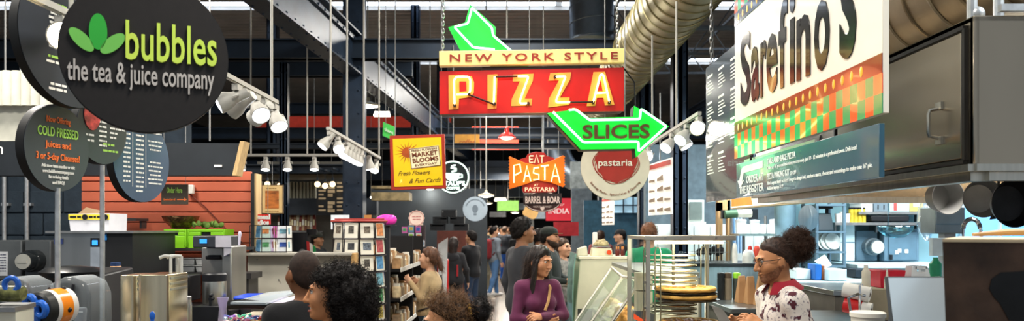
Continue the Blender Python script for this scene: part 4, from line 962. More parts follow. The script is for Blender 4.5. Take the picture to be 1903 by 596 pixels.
# pale box corner
a = at(-25, 567, 3.5); c = at(63, 564, 3.5); t = thing('pale_box', 'pale cream counter box with a steel rim at the stall corner', 'box', ((a.x+c.x)/2, 3.6, CZ0)); xm = at(29, 0, 3.42).x
b = MB(); z1 = a.z; c = at(63, 564, 3.64); b.prism([(a.x, 3.42), (xm, 3.42), (c.x, 3.64), (a.x, 3.64)], CZ0, z1-.02); obj('box_body', b, mat('cream_box', '#c9c6b4', .5, var=.04), t, world=True)
b = MB(); b.prism([(a.x, 3.41), (xm+.004, 3.41), (c.x+.006, 3.645), (a.x, 3.645)], z1-.02, z1); obj('steel_rim', b, steeld, t, world=True)
c3 = at(70, 596, 3.7)
# clear cups and small counter bits in front of the dispensers
p = at(266, 596, 3.7); b = MB(); b.lathe([(.02, 0), (.028, .12), (.026, .12), (.02, .005), (0, .005)], (p.x, 3.75, CZ0+.0), 18); b.v = [(x, y, z) for x, y, z in b.v]
t = thing('clear_cup', 'clear cup with a blue spoon in front of the steel dispensers', 'cup', (p.x, 3.75, CZ0)); obj('cup_body', b, clear, t, world=True)
b = MB(); b.rbox((p.x+.02, 3.75, CZ0+.17), (.018, .008, .2), .006); b.ell((p.x+.02, 3.75, CZ0+.28), (.014, .006, .022)); obj('spoon', b, bluep, t, world=True, label='blue spoon')

# gelato / candy display with sloping lid
dk = mat('display_black', '#0f1012', .35); frost = glassmat('display_glass', '#cfdce6', .45, .1, milky=True)
t = thing('display_freezer', 'low display freezer with a black rim and a sloping glass lid full of sweets', 'freezer', (-1.55, 4.75, 0))
b = MB(); b.box((-1.47, 5.2, .5), (.66, 1.2, 1.0)); obj('cabinet_body', b, mat('freezer_grey', '#77797b', .5), t, world=True)
b = MB(); e = [at(425, 567, 4.72), at(455, 565, 4.72), at(480, 566, 4.68), at(505, 569, 4.6), at(528, 577, 4.5)]; b.tube(e, [.03, .03, .026, .02, .014], 8); obj('rim', b, dk, t, world=True)
b = MB(); g0 = [at(428, 565, 4.62), at(494, 566, 4.5), at(560, 541, 5.6), at(500, 545, 5.9)]; b.hull(g0, [p+Vector((0, 0, .012)) for p in g0]); obj('glass_lid', b, frost, t, world=True)
b = MB(); b.box((-1.47, 5.1, 1.06), (.70, 1.0, .1)); obj('tray_bed', b, mat('tray_beige', '#b9ab93', .6), t, world=True)
b = MB(); g0 = [at(488, 566, 4.62), at(505, 560, 5.0), at(556, 552, 5.3), at(540, 575, 4.55)]; b.hull(g0, [p+Vector((.0, .012, .012)) for p in g0]); obj('side_print', b, mat('side_print', '#b9b0c4', .4, var=.55, scale=14), t, world=True)
cols = ('#2f58b8', '#d9d2c6', '#3fb48a', '#a8476a', '#e6c2b8', '#4a9ac8', '#c8402f', '#d8b070', '#7a55a0', '#6bb06a', '#e9e2da', '#283a80', '#c06080', '#d9a05a')
for i in range(46):
    px = 422+(i % 8)*15.5+7*((i//8) % 2)+1.5*r.random(); py = 577+(i//8)*4; dd = 5.08-.085*(i//8); p = at(px, py, dd); b = MB(); Rm = Matrix.Rotation(r.random()*6, 3, 'Z') @ Matrix.Rotation(r.random()-.5, 3, 'X')
    z = 1.126+.004*(i % 3); m = mat('candy_%d' % (i % 14), cols[i % 14], .3, var=.2, scale=20, coat=.4)
    tt = thing('sweet_packet', 'small wrapped sweet with twisted ends in the display freezer', 'sweet', (p.x, dd, z), group='wrapped sweets in the display freezer')
    b.ell((0, 0, 0), (.026, .016, .014), Rm, 10, 7); obj('wrapper', b, m, tt)
    b = MB()
    for s in (-1, 1): b.lathe([(.004, .0), (.016, .02)], Rm @ Vector((s*.026, 0, 0)), 7, Rm @ Matrix.Rotation(s*PI/2, 3, 'Y'))
    obj('twist_end', b, m, tt)
p = at(414, 596, 4.75); b = MB(); b.lathe([(.03, 0), (.022, .09), (.02, .1), (.035, .17), (.03, .17), (.016, .1), (0, .02)], (p.x, 4.75, 1.112), 18)
tag(obj('clear_vase', b, glassmat('violet_clear', '#d8d0ea', .35, .08, milky=True)), 'flared clear cup with a violet tint at the end of the sweets', 'cup')
b = MB(); pbox(b, 432, 550, 480, 559, 6.0, .3); t = tag(obj('blue_tray', b, mat('blue_tray', '#123fc0', .4), bev=.02), 'bright blue tray behind the sloping glass lid', 'tray')
b = MB(); b.box((t.location.x, 6.15, t.location.z/2), (.08, .28, t.location.z-.002)); b.v = [(x, y, z) for x, y, z in b.v]; tag(obj('side_table', b, ctop), 'dark narrow stand under the bright blue tray', 'table')
# steel pot with a whisk-like brush by the brewer
p = at(438, 505, 7.0); t = thing('steel_canister', 'steel canister holding a white handled brush beside the tea brewer', 'canister', (p.x, 7.0, p.z))
b = MB(); b.lathe([(.05, 0), (.052, .15), (.048, .15), (.046, .01), (0, .01)], n=22); obj('canister_body', b, steel, t)
b = MB(); b.cyl((.01, 0, .02), (.03, .02, .33), .012, n=8); b.ell((.03, .02, .33), (.015, .012, .03)); obj('brush_handle', b, mat('brush_white', '#b9b3c4', .5), t)
b = MB(); b.box((p.x+.03, 7.05, p.z-.03), (.28, .3, .05)); b.box((p.x+.03, 7.05, (p.z+.95)/2), (.22, .26, p.z-1.05)); tag(obj('equipment_stand', b, sh), 'dark stand under the steel canister by the partition', 'stand')
# thermostat and diagonal cable on the wall
b = MB(); pbox(b, 346, 343, 358, 360, 7.55, .05); t = tag(obj('wall_thermostat', b, white, bev=.006), 'small white box on the orange wall beside the order sign', 'thermostat'); b = MB(); b.tube([at(352, 360, 7.58), at(380, 383, 7.58), at(420, 425, 7.58), at(452, 452, 7.58)], .006, 5); tag(obj('wall_cable', b, mat('cable_brown', '#6b2c20', .6)), 'dark cable running slantwise down the orange wall', 'cable')
# ================================================================== card shop and the dark booths behind it
part_m = mat('partition_grey', '#b5b0a1', .6, var=.05, scale=3)
b = MB(); pbox(b, 459, 473, 656, 640, 7.4, .12); t = thing('partition_counter', 'pale grey partition with screw heads behind the man in the black shirt', 'partition', base_of(459, 656, 640, 7.4, .12)); t.location.z = 0
b = MB(); x0, x1 = at(460, 0, 7.4).x, at(655, 0, 7.4).x; zt = at(0, 474, 7.4).z; b.box(((x0+x1)/2, 7.46, zt/2), (x1-x0, .12, zt)); obj('panel', b, part_m, t, world=True)
b = MB(); b.box(((x0+x1)/2, 7.46, zt+.012), (x1-x0+.03, .36, .024)); obj('ledge', b, mat('ledge_grey', '#8f8b80', .5), t, world=True, bev=.003)
b = MB()
for i in range(5): p = at(478+i*40, 520 if i % 2 else 482, 7.39); b.cyl(p, p+Vector((0, -.006, 0)), .007, n=8)
obj('screw_head', b, steeld, t, world=True)
b = MB(); pbox(b, 652, 470, 662, 596, 7.3, .1); tag(obj('wooden_post', b, mat('honey_wood', '#b08a55', .6, var=.25, stretch=(10, 10, .8)), bev=.004), 'short honey coloured wooden post at the end of the partition', 'post')
# greeting cards
cardm = mat('card_cream', '#d8d3c4', .7, var=.05); sleeve = mat('card_rack_wire', '#2a2426', .4, .5); redtop = mat('rack_red', '#9e3b34', .5)
prints = [mat('print_a', '#4a4640', .7, var=.9, scale=60), mat('print_b', '#35363a', .7, var=.9, scale=45), mat('print_c', '#6b6155', .7, var=.7, scale=70), mat('print_d', '#58606a', .7, var=.9, scale=55)]
colp = [mat('print_col_%d' % i, c, .6, var=.5, scale=30) for i, c in enumerate(('#4f8f5a', '#7aa83a', '#4b7fa8', '#b5a04a', '#c87f4a', '#6f9fae', '#3a58a8', '#a84a4a'))]
CARDS = {}
def card(loc, yaw, w, h, pm, label, group, face=cardm, tilt=-.12, frac=(.5, .5)):
    k = (round(w, 4), round(h, 4), pm.name, face.name, frac)
    if k not in CARDS:
        t = thing('greeting_card', label, 'card', loc, group=group, rot=(tilt, 0, yaw))
        b = MB(); b.box((0, 0, h/2), (w, .006, h)); b.box((w*.02, .005, h/2), (w, .004, h*.98)); obj('card_stock', b, face, t)
        b = MB(); b.box((0, -.004, h*.55), (w*frac[0], .003, h*frac[1])); obj('picture', b, pm, t); CARDS[k] = t; return t
    t = dup(CARDS[k], loc, label=label, group=group); t.rotation_euler = (tilt, 0, yaw); return t
c = Vector((at(668, 0, 7.8).x, 7.8, 0)); Rk = .262
rk = thing('card_spinner', 'tall wire card spinner with many facets of cream greeting cards', 'rack', c, rad(-8))
b = MB()
b.cyl((0, 0, .03), (0, 0, 1.76), .02, n=10)
for a in np.arange(0, 360, 36):
    q = rad(a+18); b.cyl((Rk*math.sin(q), -Rk*math.cos(q), .2), (Rk*math.sin(q), -Rk*math.cos(q), 1.75), .004, n=6)
obj('wire_frame', b, sleeve, rk)
b = MB(); b.lathe([(.3, 0), (.3, .03), (.05, .05), (0, .05)], n=24); obj('base', b, black, rk)
b = MB()
for j in range(7):
    z = 1.75-.158*j; b.tube([(Rk*1.03*math.sin(rad(a)), -Rk*1.03*math.cos(rad(a)), z) for a in np.arange(18, 378, 36)], .005, 5, True)
    for a in np.arange(0, 360, 36): b.cyl((0, 0, z), (Rk*math.sin(rad(a+18)), -Rk*math.cos(rad(a+18)), z), .003, n=5)
obj('pocket_wire', b, sleeve, rk)
b = MB(); b.tube([(Rk*1.06*math.sin(rad(a)), -Rk*1.06*math.cos(rad(a)), 1.765) for a in np.arange(18, 378, 36)], .009, 6, True); b.box((0, 0, 1.785), (.5, .02, .015)); obj('top_ring', b, redtop, rk, label='dark red top ring')
i = 0
for a in (-72, -36, 0, 36, 72, 108):
    for j in range(7):
        z = 1.75-.158*(j+1)+.008; q = rad(a-8); col_ = a >= 72
        card((c.x+Rk*.942*math.sin(q), c.y-Rk*.942*math.cos(q), z+.004), q, .125, .142, colp[(j*3+i) % 8] if col_ else prints[(i*2+j) % 4], 'colourful card on the aisle side of the tall card spinner' if col_ else 'cream greeting card with a small dark print on the tall card spinner', 'cards on the tall spinner', frac=(.8, .85) if col_ else ((.5, .45), (.62, .5), (.42, .5))[(i+j) % 3])
    i += 1
# small rack on the partition ledge
zl = zt+.024; t = thing('card_rack', 'small two tier card rack standing on the pale partition ledge', 'rack', (at(505, 0, 7.5).x, 7.5, zl))
b = MB(); w = .34
for z in (.0, .125, .245):
    b.box((0, .035, z+.006), (w, .008, .008)); b.box((0, -.11, z+.006), (w, .008, .008))
for x in (-w/2, -.06, .07, w/2): b.box((x, .035, .125), (.006, .006, .25)); b.box((x, -.11, .125), (.006, .006, .25))
obj('wire_frame', b, sleeve, t)
colface = [mat('card_face_%d' % i, cc, .6, var=.2, scale=20) for i, cc in enumerate(('#5d86a6', '#bcd0c6', '#b05a94', '#dfe3e8', '#e6e2da', '#c9b8d6'))]
for r_ in range(2):
    for i, (px, w, f, pm, yw, nm) in enumerate(((479, .055, 0, 2, -.5, 'blue edged'), (494, .1, 1, 4 if r_ == 0 else 0, 0, 'pale green'), (508, .045, 5, 7, .7, 'mauve'), (513, .035, 2 if r_ == 0 else 4, 3, .8, 'thin magenta' if r_ == 0 else 'thin cream'), (526, .11, 3, 5 if r_ == 0 else 6, 0, 'white'), (538, .05, 4, 5, .5, 'narrow pale'))):
        card((at(px, 0, 7.45).x, 7.45-.01*(i % 2), zl+(.138 if r_ == 0 else .012)), yw, w, .112, colp[pm], '%s card on the %s tier of the small card rack' % (nm, ('upper', 'lower')[r_]), 'cards on the small rack', colface[f], frac=(.6, .4) if i in (1, 4) else (.3, .5))
# oatmeal sign, framed poster, paper notices
d = 7.55; t = thing('red_sign', 'red sign with white letters above the small card rack', 'sign', at(485, 408, d))
b = MB(); pbox(b, 470.5, 398, 502, 417, d, .015); obj('sign_board', b, mat('oat_red', '#c8281e', .5, emit=.1), t, world=True)
b = MB(); k = d/F; b.M = Matrix.Translation(at(473.5, 406.5, d)); text(b, 'tmeal', .075, .0, .042, -.001, w=.145, bold=.05); text(b, 'udios', .07, -.052, .042, -.001, w=.13, bold=.05); obj('lettering', b, whiteT, t, world=True)
b = MB(); b.cyl(at(492, 419, d), at(492, 415, d)-Vector((0, 0, .02)), .004, n=6); b.cyl(at(498, 398, d), at(498, 330, d), .003, n=6); obj('hanger', b, wire, t, world=True)
d = 9.4; t = thing('framed_poster', 'framed poster with an orange landscape hanging over the small card rack', 'poster', base_of(486, 526, 397, d, .03))
b = MB(); pbox(b, 486, 343, 526, 397, d, .03); obj('frame', b, mat('frame_dark', '#54412c', .5), t, world=True, bev=.003); b = MB(); pbox(b, 487.5, 344.5, 524.5, 395.5, d-.006, .006); obj('mat_board', b, mat('poster_cream', '#cdb27a', .6), t, world=True)
b = MB(); pbox(b, 493, 354, 518, 387, d-.01, .004); obj('picture', b, mat('poster_orange', '#a8632a', .6, var=.65, scale=9, stretch=(1, 1, 3)), t, world=True)
b = MB(); scribble(b, at(495, 0, d).x, at(0, 351, d).z, .12, .014, d-.006, seed=2); scribble(b, at(493, 0, d).x, at(0, 393, d).z, .16, .012, d-.006, seed=3); obj('lettering', b, mat('poster_print', '#8a6a36'), t, world=True)
b = MB(); b.cyl(at(506, 343, d+.02), at(506, 300, d+.02), .004, n=6); obj('hanger', b, wire, t, world=True)
d = 8.25; t = thing('paper_notice', 'white paper notice on a thin stand above the card spinner', 'notice', at(632, 425, d)); b = MB(); pbox(b, 615, 399, 649, 426, d+.3, .008); obj('sheet', b, mat('paper_white', '#d3dde4', .6), t, world=True)
b = MB(); pbox(b, 628, 407, 634, 413, d+.298, .003); scribble(b, at(624, 0, d+.3).x, at(0, 418, d+.3).z, .08, .01, d+.298, seed=5); obj('lettering', b, mat('paper_print', '#8a949c'), t, world=True)
b = MB(); p = at(637, 426, d+.31); b.cyl((p.x, p.y, 0), p+Vector((0, 0, .01)), .008, n=8); b.box((p.x, p.y, .01), (.2, .2, .02)); obj('stand_rod', b, steeld, t, world=True)
for x0, x1, y0, y1, d, m, lab, nm, cat in ((677, 690, 399, 417, 8.2, mat('kraft', '#a8743c', .7), 'small kraft brown tag sign on top of the card spinner', 'kraft_sign', 'sign'),):
    b = MB(); pbox(b, x0, y0, x1, y1, d, .01); t = tag(obj(nm, b, m), lab, cat)
    b = MB(); p = at(683.5, 408, d-.002); b.M = Matrix.Translation(p-wm(t).translation); b.plate([(.03*math.cos(q), .012*math.sin(q)) for q in np.linspace(0, 2*PI, 16, endpoint=False)], -.003, 0); obj('emblem', b, black, t)
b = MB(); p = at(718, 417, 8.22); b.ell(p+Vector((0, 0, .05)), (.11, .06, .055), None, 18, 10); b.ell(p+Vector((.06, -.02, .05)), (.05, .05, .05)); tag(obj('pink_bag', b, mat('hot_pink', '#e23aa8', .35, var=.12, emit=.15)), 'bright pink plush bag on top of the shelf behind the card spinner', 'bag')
b = MB(); b.box((p.x, 8.22, p.z/2), (.07, .07, p.z-.004)); b.box((p.x, 8.22, p.z-.008), (.2, .12, .01)); b.box((p.x, 8.22, .01), (.2, .2, .02)); tag(obj('display_pedestal', b, mat('pedestal_dark', '#23262b')), 'dark display pedestal under the bright pink bag', 'pedestal')
wo = bpy.data.objects['display_pedestal']; 
d = 9.2; t = thing('round_top_sign', 'pale pink sign with a scalloped round top above the gift shelves', 'sign', at(774, 440, d)); b = MB(); p = at(774, 405, d); b.M = Matrix.Translation(p); b.plate([(.09*(1+.04*math.cos(12*a))*math.cos(a), .09*(1+.04*math.cos(12*a))*math.sin(a)) for a in np.linspace(0, 2*PI, 60, endpoint=False)], 0, .012); b.M = Matrix(); pbox(b, 761, 395, 786, 418, d+.012, .01); obj('sign_board', b, mat('pink_cream', '#e6cfc2', .6), t, world=True)
b = MB(); b.M = Matrix.Translation(p); b.tube([(.082*math.cos(a), -.002, .082*math.sin(a)) for a in np.linspace(0, 2*PI, 30, endpoint=False)], .003, 5, True); 
scribble(b, -.05, .01, .1, .014, -.002, seed=4); scribble(b, -.045, -.02, .09, .014, -.002, seed=8); obj('lettering', b, mat('pink_print', '#c07a78'), t, world=True)
pinkrack = thing('pin_rack', 'rack of pink and teal gift cards under the scalloped round sign', 'rack', (at(775, 0, 10.6).x, 10.64, 0))
b = MB(); pbox(b, 756, 418, 790, 600, 10.6, .06); obj('board', b, mat('pin_board', '#3c3236'), pinkrack, world=True); b = MB(); b.box((0, 0, .02), (.3, .2, .04)); obj('base', b, black, pinkrack)
for i, (px, py, f) in enumerate(((752, 425, 2), (764, 423, 0), (777, 424, 2), (764, 436, 5), (778, 437, 1), (773, 448, 2), (784, 450, 3))):
    p = at(px, py+8, 10.55); card(p, 0, .07, .085, colp[(i*3) % 8], 'small %s gift card hanging under the scalloped sign, %s of its rack' % (('pink', 'blue', 'mauve', 'lilac', 'green', 'rose', 'white')[i], ('top', 'top', 'top', 'middle', 'middle', 'bottom', 'bottom')[i]), 'gift cards under the scalloped sign', colface[f], frac=(.7, .5), tilt=0)

# black gift shelving along the aisle
un = thing('gift_shelves', 'tall black gift shelving along the aisle, stacked with cream jars', 'shelf', (-1.42, 9.2, 0))
bs = mat('shelf_black', '#0d0d0f', .5)
for y in (9.32, 10.4): b = MB(); b.box((-1.42, y, .80), (.52, .04, 1.6)); obj('upright', b, bs, un, world=True)
ZS = (.36, .66, .96, 1.27)
for j, z in enumerate(ZS):
    for y0, y1 in ((8.35, 9.30), (9.34, 10.38)): b = MB(); b.box((-1.42, (y0+y1)/2, z-.015), (.5, y1-y0, .03)); obj('shelf_board', b, bs, un, world=True); b = MB(); b.box((-1.165, (y0+y1)/2, z-.01), (.012, y1-y0, .045)); obj('price_strip', b, mat('price_strip', '#cfcdc6', .5), un, world=True, label='pale price strip')
b = MB(); b.box((-1.67, 9.37, .8), (.02, 2.06, 1.6)); obj('back_panel', b, bs, un, world=True)
jarp = {}
jc = ('#cdbd9f', '#b99a72', '#d6cfc0', '#a8835c', '#c9b48f', '#8f7a62')
n = 0
for j, z in enumerate(ZS):
    for bay, (y0, y1) in enumerate(((8.38, 9.27), (9.4, 10.34))):
        for row in range(3):
            step = .05*row
            for i in range(6 if j > 0 else 4):
                v = (i*7+row*3+j*5+bay) % 6; hh = .10+.02*((i+row+j) % 3); x = -1.225-.13*row; y = y0+(y1-y0)*(i+.5)/(6 if j > 0 else 4)
                lab = 'cream and tan jar on the %s shelf of the black gift shelving, %s bay' % (('lowest', 'third', 'second', 'top')[j], ('first', 'second')[bay])
                key = (v, hh)
                if key not in jarp:
                    t = thing('gift_jar', lab, 'jar', (x, y, z+.0015), group='jars on the gift shelving'); b = MB()
                    if v % 2: b.rbox((0, 0, hh/2), (.09, .09, hh), .012)
                    else: b.lathe([(.042, 0), (.045, .01), (.045, hh*.8), (.036, hh*.9)], n=14)
                    obj('jar_body', b, mat('jar_%d' % v, jc[v], .5, var=.35, scale=14), t); b = MB(); b.lathe([(.038, hh*.88), (.038, hh*1.08), (0, hh*1.09)], n=14); obj('lid', b, mat('jar_lid_%d' % (v % 2), '#8d6a44' if v % 2 else '#d9d4c6', .5), t); jarp[key] = t
                else: t = dup(jarp[key], (x, y, z+.0015), label=lab)
                if step:
                    t.location.z = z+step+.0015
        for row in (1, 2):
            b = MB(); b.box((-1.22-.13*row, (y0+y1)/2, z+.025*row-.001), (.125, y1-y0+.05, .05*row-.002)); obj('step_riser', b, mat('riser', '#5a4632', .7), un, world=True)

# ------------------------------------------------------------------ dark coffee counter behind the card shop
bw = mat('booth_wall', '#2b333b', .7, var=.15)
D = 13.6
b = MB(); pbox(b, 478, 398, 700, 520, D+.6, .1); pbox(b, 478, 300, 640, 334, D-.3, .3); struct('wall_booth', b, mat('booth_grey', '#5c5a54', .7, var=.3, scale=2))
b = MB(); pbox(b, 478, 368, 700, 399, D+.2, .2); struct('wall_booth_band', b, mat('booth_band', '#2a323c', .6))
b = MB(); pbox(b, 470, 326, 660, 336, D-.2, .25); struct('trim_14', b, navy)
b = MB(); 
for i in range(17): p = at(480+i*6.5, 372, D+.3); q = at(480+i*6.5+3.6, 331, D+.3); b.box(((p.x+q.x)/2, D+.3, (p.z+q.z)/2), (q.x-p.x, .06, q.z-p.z))
pbox(b, 478, 331, 590, 372, D+.34, .04); struct('wall_corrugated', b, mat('corrugated_pale', '#8f8d7c', .6, var=.08))
t = thing('menu_sign', 'dark coffee menu board with pale blocks of print behind the card shop', 'menu', at(615, 365, D-.3)); b = MB(); pbox(b, 588, 334, 642, 398, D-.42, .06); obj('board', b, mat('menu_black', '#101418', .4), t, world=True)
b = MB()
for r_ in range(8):
    for c_ in range(3): 
        if (r_+c_) % 5: pbox(b, 592+c_*17, 338+r_*7.2, 592+c_*17+(13 if r_ % 3 else 9), 341.5+r_*7.2+(2 if c_ == 1 else 0), D-.43, .01)
obj('print_block', b, mat('menu_print', '#a8987c', .6), t, world=True)
for i, px in enumerate((497, 520, 590, 604, 618)):
    p = at(px, 342+(i % 2)*3, D-.9); b = MB(); b.ell(p, .045, None, 12, 8); t_ = obj('pendant_globe_lamp', b, mat('globe_glow', '#ffe9c0', .3, emit=6, ecol='#ffdca0', var=0)); b = MB(); b.cyl((0, 0, .08), (0, 0, .15), .02, n=8); b.cyl((0, 0, .14), (0, 0, .3), .005, n=5); b.box((0, .38, .3), (.03, .8, .03)); obj('lamp_arm', b, navy2, t_); tag(t_, 'small warm globe lamp over the coffee counter, %s from the orange wall' % ('first', 'second', 'third', 'fourth', 'fifth')[i], 'lamp', 'globe lamps over the coffee counter')
# counter, bottles, espresso machine
t = counter('coffee counter with a pale front behind the card shop', at(478, 0, 12.6).x, at(700, 0, 12.6).x, 12.6, 13.2, 1.2, m=navy2, body=mat('coffee_front', '#7c776c', .6))
bc = ('#6d3c26', '#8f6e4e', '#b9b39f', '#7a2f24', '#a58c6a')
b0 = None
for i in range(14):
    p = at(519+i*5.0, 428, D+.35); b = MB()
    t = thing('coffee_bag', 'brown or pale bag on the high shelf of the coffee counter', 'bag', (p.x, D+.35, 1.69-3*D/F), group='bags on the coffee shelf'); h = .26+.08*((i*3) % 4)/3
    b.hull([(-.022, -.04, 0), (.022, -.04, 0), (.022, .04, 0), (-.022, .04, 0)], [(-.02, -.008, h), (.02, -.008, h), (.02, .008, h), (-.02, .008, h)]); obj('pouch', b, mat('coffee_bag_%d' % (i % 5), bc[i % 5], .5, var=.2), t); b = MB(); b.box((0, -.03, h*.42), (.03, .012, h*.3)); obj('label_patch', b, whiteT if i % 3 == 0 else mat('label_cream', '#e9e0b8'), t)
b = MB(); a = at(512, 430, D+.3); c = at(594, 430, D+.3); b.box(((a.x+c.x)/2, D+.38, 1.69-4*D/F-.012), (c.x-a.x, .3, .024)); 
for px in (520, 585): b.box((at(px, 0, D+.4).x, D+.45, 1.4), (.03, .03, .5))
tag(obj('booth_shelf', b, steeld), 'thin shelf of bags at the back of the coffee counter', 'shelf')
d = 12.75; t = thing('espresso_machine', 'black espresso machine beside the barista in the cap', 'machine', base_of(545, 568, 478, d, .3)); t.location.z = 1.2
b = MB(); b.rbox((0, 0, .28), (.24, .3, .3), .06); b.box((0, .05, .08), (.2, .2, .16)); b.rbox((.16, 0, .44), (.16, .1, .09), .02); obj('body', b, black, t); b = MB(); b.lathe([(.05, 0), (.05, .03), (0, .035)], (.05, -.16, .12), 16, Matrix.Rotation(PI/2, 3, 'X')); b.box((-.02, -.14, .05), (.2, .04, .02)); obj('gauge', b, steeld, t)
t = thing('striped_flag', 'small red, white and green striped flag beside the espresso machine', 'flag', (at(575, 0, 12.5).x, 12.66, 1.2))
for i, m in enumerate(('#b02a2a', '#d9d6cf', '#1f8a4a')):
    b = MB(); b.hull([(-.07+.045*i, 0, .02), (-.025+.045*i, 0, 0), (-.025+.045*i, .01, 0), (-.07+.045*i, .01, .02)], [(-.09+.05*i, 0, .30-.03*i), (-.04+.05*i, 0, .28-.04*i), (-.04+.05*i, .01, .28-.04*i), (-.09+.05*i, .01, .30-.03*i)]); obj('stripe', b, mat('flag_%d' % i, m, .6), t, label=('red', 'white', 'green')[i]+' stripe')

# ------------------------------------------------------------------ booths further down the same side
D = 15.; b = MB(); pbox(b, 690, 350, 905, 620, 17.2, .15); struct('wall_far_booth', b, mat('far_booth_dark', '#22282e', .8, var=.3, scale=2))
b = MB(); pbox(b, 690, 357, 760, 372, 13, .4); pbox(b, 690, 345, 770, 350, 13, .4); struct('trim_15', b, mat('booth_shelf_line', '#8a7b5a', .6, var=.4))
# black slatted kiosk beside the flower sign with stacked black crates
kb = mat('kiosk_dark', '#16191d', .6, var=.2)
b = MB(); pbox(b, 812, 428, 866, 587, 15.4, .5); t = tag(obj('kiosk_counter', b, mat('kiosk_brown', '#5a2f26', .6, var=.2)), 'dark reddish brown kiosk counter behind the woman in the black jacket', 'counter'); t.location.z = 0; 
crate = None
for i, (px, py) in enumerate(((819, 1.795), (850, 1.795), (835, 1.93), (814, 1.66), (857, 1.66))):
    p = at(px, 0, 15.65); p.z = py
    if crate is None:
        crate = thing('black_crate', '', 'crate', p, group='black crates on the kiosk'); w, h = .27, .13
        b = MB(); b.box((0, 0, .006), (w, .3, .012)); [b.box((s*w/2, 0, h/2), (.012, .3, h)) for s in (-1, 1)]; b.box((0, .15, h/2), (w, .012, h)); b.box((0, -.15, h*.3), (w, .012, h*.6)); b.box((0, -.15, h*.94), (w, .014, .02)); obj('crate_body', b, kb, crate)
        b = MB(); [b.box((-w*.3+i_*w*.2, -.158, h*.3), (.012, .006, h*.5)) for i_ in range(4)]; obj('crate_rib', b, kb, crate); t = crate
    else: t = dup(crate, p)
    t['label'] = 'black plastic crate stacked on the kiosk, %s of the pile' % ('middle row', 'middle row, aisle side', 'topmost', 'bottom row', 'bottom row, aisle side')[i]
# white paper roll bag leaning by the woman in the beige jacket
p = at(822, 500, 12.5); b = MB(); b.hull([(p.x-.05, 12.5, 0), (p.x+.05, 12.5, 0), (p.x+.05, 12.56, 0), (p.x-.05, 12.56, 0)], [(p.x-.07, 12.5, 1.45), (p.x+.08, 12.5, 1.55), (p.x+.08, 12.56, 1.55), (p.x-.07, 12.56, 1.45)]); tag(obj('paper_sheet', b, mat('paper_white2', '#b9bcbd', .7, bump=.2)), 'large pale paper sheet standing behind the woman in the beige jacket', 'paper')
b = MB(); pbox(b, 812, 498, 832, 640, 12.6, .3); o = tag(obj('red_bin', b, mat('bin_red', '#b81c1c', .4), bev=.03), 'tall red bin on the floor behind the woman in the beige jacket', 'bin'); o.location.z = 0
# far centre: black curtain, pale arch, green sign
b = MB(); p0 = at(895, 0, 43).x; p1 = at(975, 0, 43).x
for i in range(40): x = p0+(p1-p0)*i/39; b.cyl((x, 43+.08*math.sin(i*1.9), 0), (x, 43+.08*math.sin(i*1.9), 3.0), .06, n=8)
struct('wall_curtain', b, mat('curtain_black', '#1b1d20', .9))
p = at(750, 260, 30)
p = at(944, 382, 28); b = MB(); b.box(p, (.75, .05, .36)); t = tag(obj('green_sign', b, mat('far_green', '#5f8a3a', .5, emit=.5)), 'small green lit sign far down the aisle beside the pasta sign', 'sign')
b = MB(); b.box((0, 0, .8), (.02, .02, 1.3)); obj('hanger', b, wire, t)
p = at(983, 420, 25); b = MB(); b.box((p.x, 25, 1.5), (.3, .1, 3.0)); struct('trim_16', b, mat('far_white_wall', '#8d8f8c', .6, emit=0))
for i, (px, py, w, h, d, cc) in enumerate(((872, 385, 12, 24, 24, '#dfe3e0'), (886, 383, 14, 20, 33, '#c9b98a'), (965, 383, 20, 12, 30, '#6f7a86'), (1000, 398, 26, 16, 24, '#8d9aa6'), (925, 398, 30, 10, 36, '#4a4c50'))):
    p = at(px, py, d); b = MB(); b.box(p, (w*d/F, .05, h*d/F)); b.box(p+Vector((0, .0, .6)), (.02, .02, 1.2)); tag(obj('hanging_board', b, mat('board_%d' % i, cc, .5, var=.3, scale=6)), ('white', 'tan', 'slate grey', 'pale blue grey', 'charcoal')[i]+' hanging board far down the hall over the crowd', 'sign')
# ================================================================== pizza and pasta side
# ---- big checkered name sign, hung parallel to the aisle
SX = 1.6
def side_sign(name, label, y_near, y_far, z0, z1, th=.03, x=SX):
    t = thing(name, label, 'sign', (x, (y_near+y_far)/2, z0), -PI/2); return t, (y_far-y_near)
boardw = mat('sign_gloss_white', '#e8e2d4', .2, var=.02, coat=.15); ltr = mat('sign_gloss_black', '#0c0b0c', .14, coat=.3)
ckg = mat('check_green', '#2f9a5c', .2, var=.05, coat=.15); cko = mat('check_orange', '#ee5f2e', .14, var=.04, coat=.6); bandr = mat('band_red', '#7a100e', .16, coat=.25, var=.1); bandn = mat('band_navy', '#10253f', .16, coat=.25); doty = mat('dot_yellow', '#f0b02c', .3)
t, Ls = side_sign('name_sign', 'large white sign with checkered edges, yellow dots and big black lettering', 3.44, 5.72, 2.19, 3.4); h = 1.21
b = MB(); b.box((0, .015, h/2), (Ls, .03, h)); obj('sign_board', b, boardw, t, bev=.003)
cw = .0815; nc = 28
for v0, nrow, rh in ((0., 2, .087), (1.04, 2, .087)):
    g = MB(); o2 = MB()
    for r_ in range(nrow):
        for i in range(nc):
            m_ = o2 if (i+r_) % 2 == 0 else g; x = -Ls/2+cw*(i+.5)
            m_.box((x, -.001, v0+rh*(r_+.5)), (cw, .004, rh))
    obj('green_check', g, ckg, t); obj('orange_check', o2, cko, t)
b = MB(); b.box((0, -.001, .174+.043), (Ls, .004, .086)); obj('red_band', b, bandr, t); b = MB(); b.box((0, -.001, 1.04-.046), (Ls, .004, .092)); obj('navy_band', b, bandn, t)
b = MB()
for i in range(20):
    for z in (.217, .994): b.ell((-Ls/2+.1+i*.104, -.003, z), (.017, .002, .025), None, 12, 6)
obj('yellow_dot', b, doty, t, label='yellow dots')
b = MB()
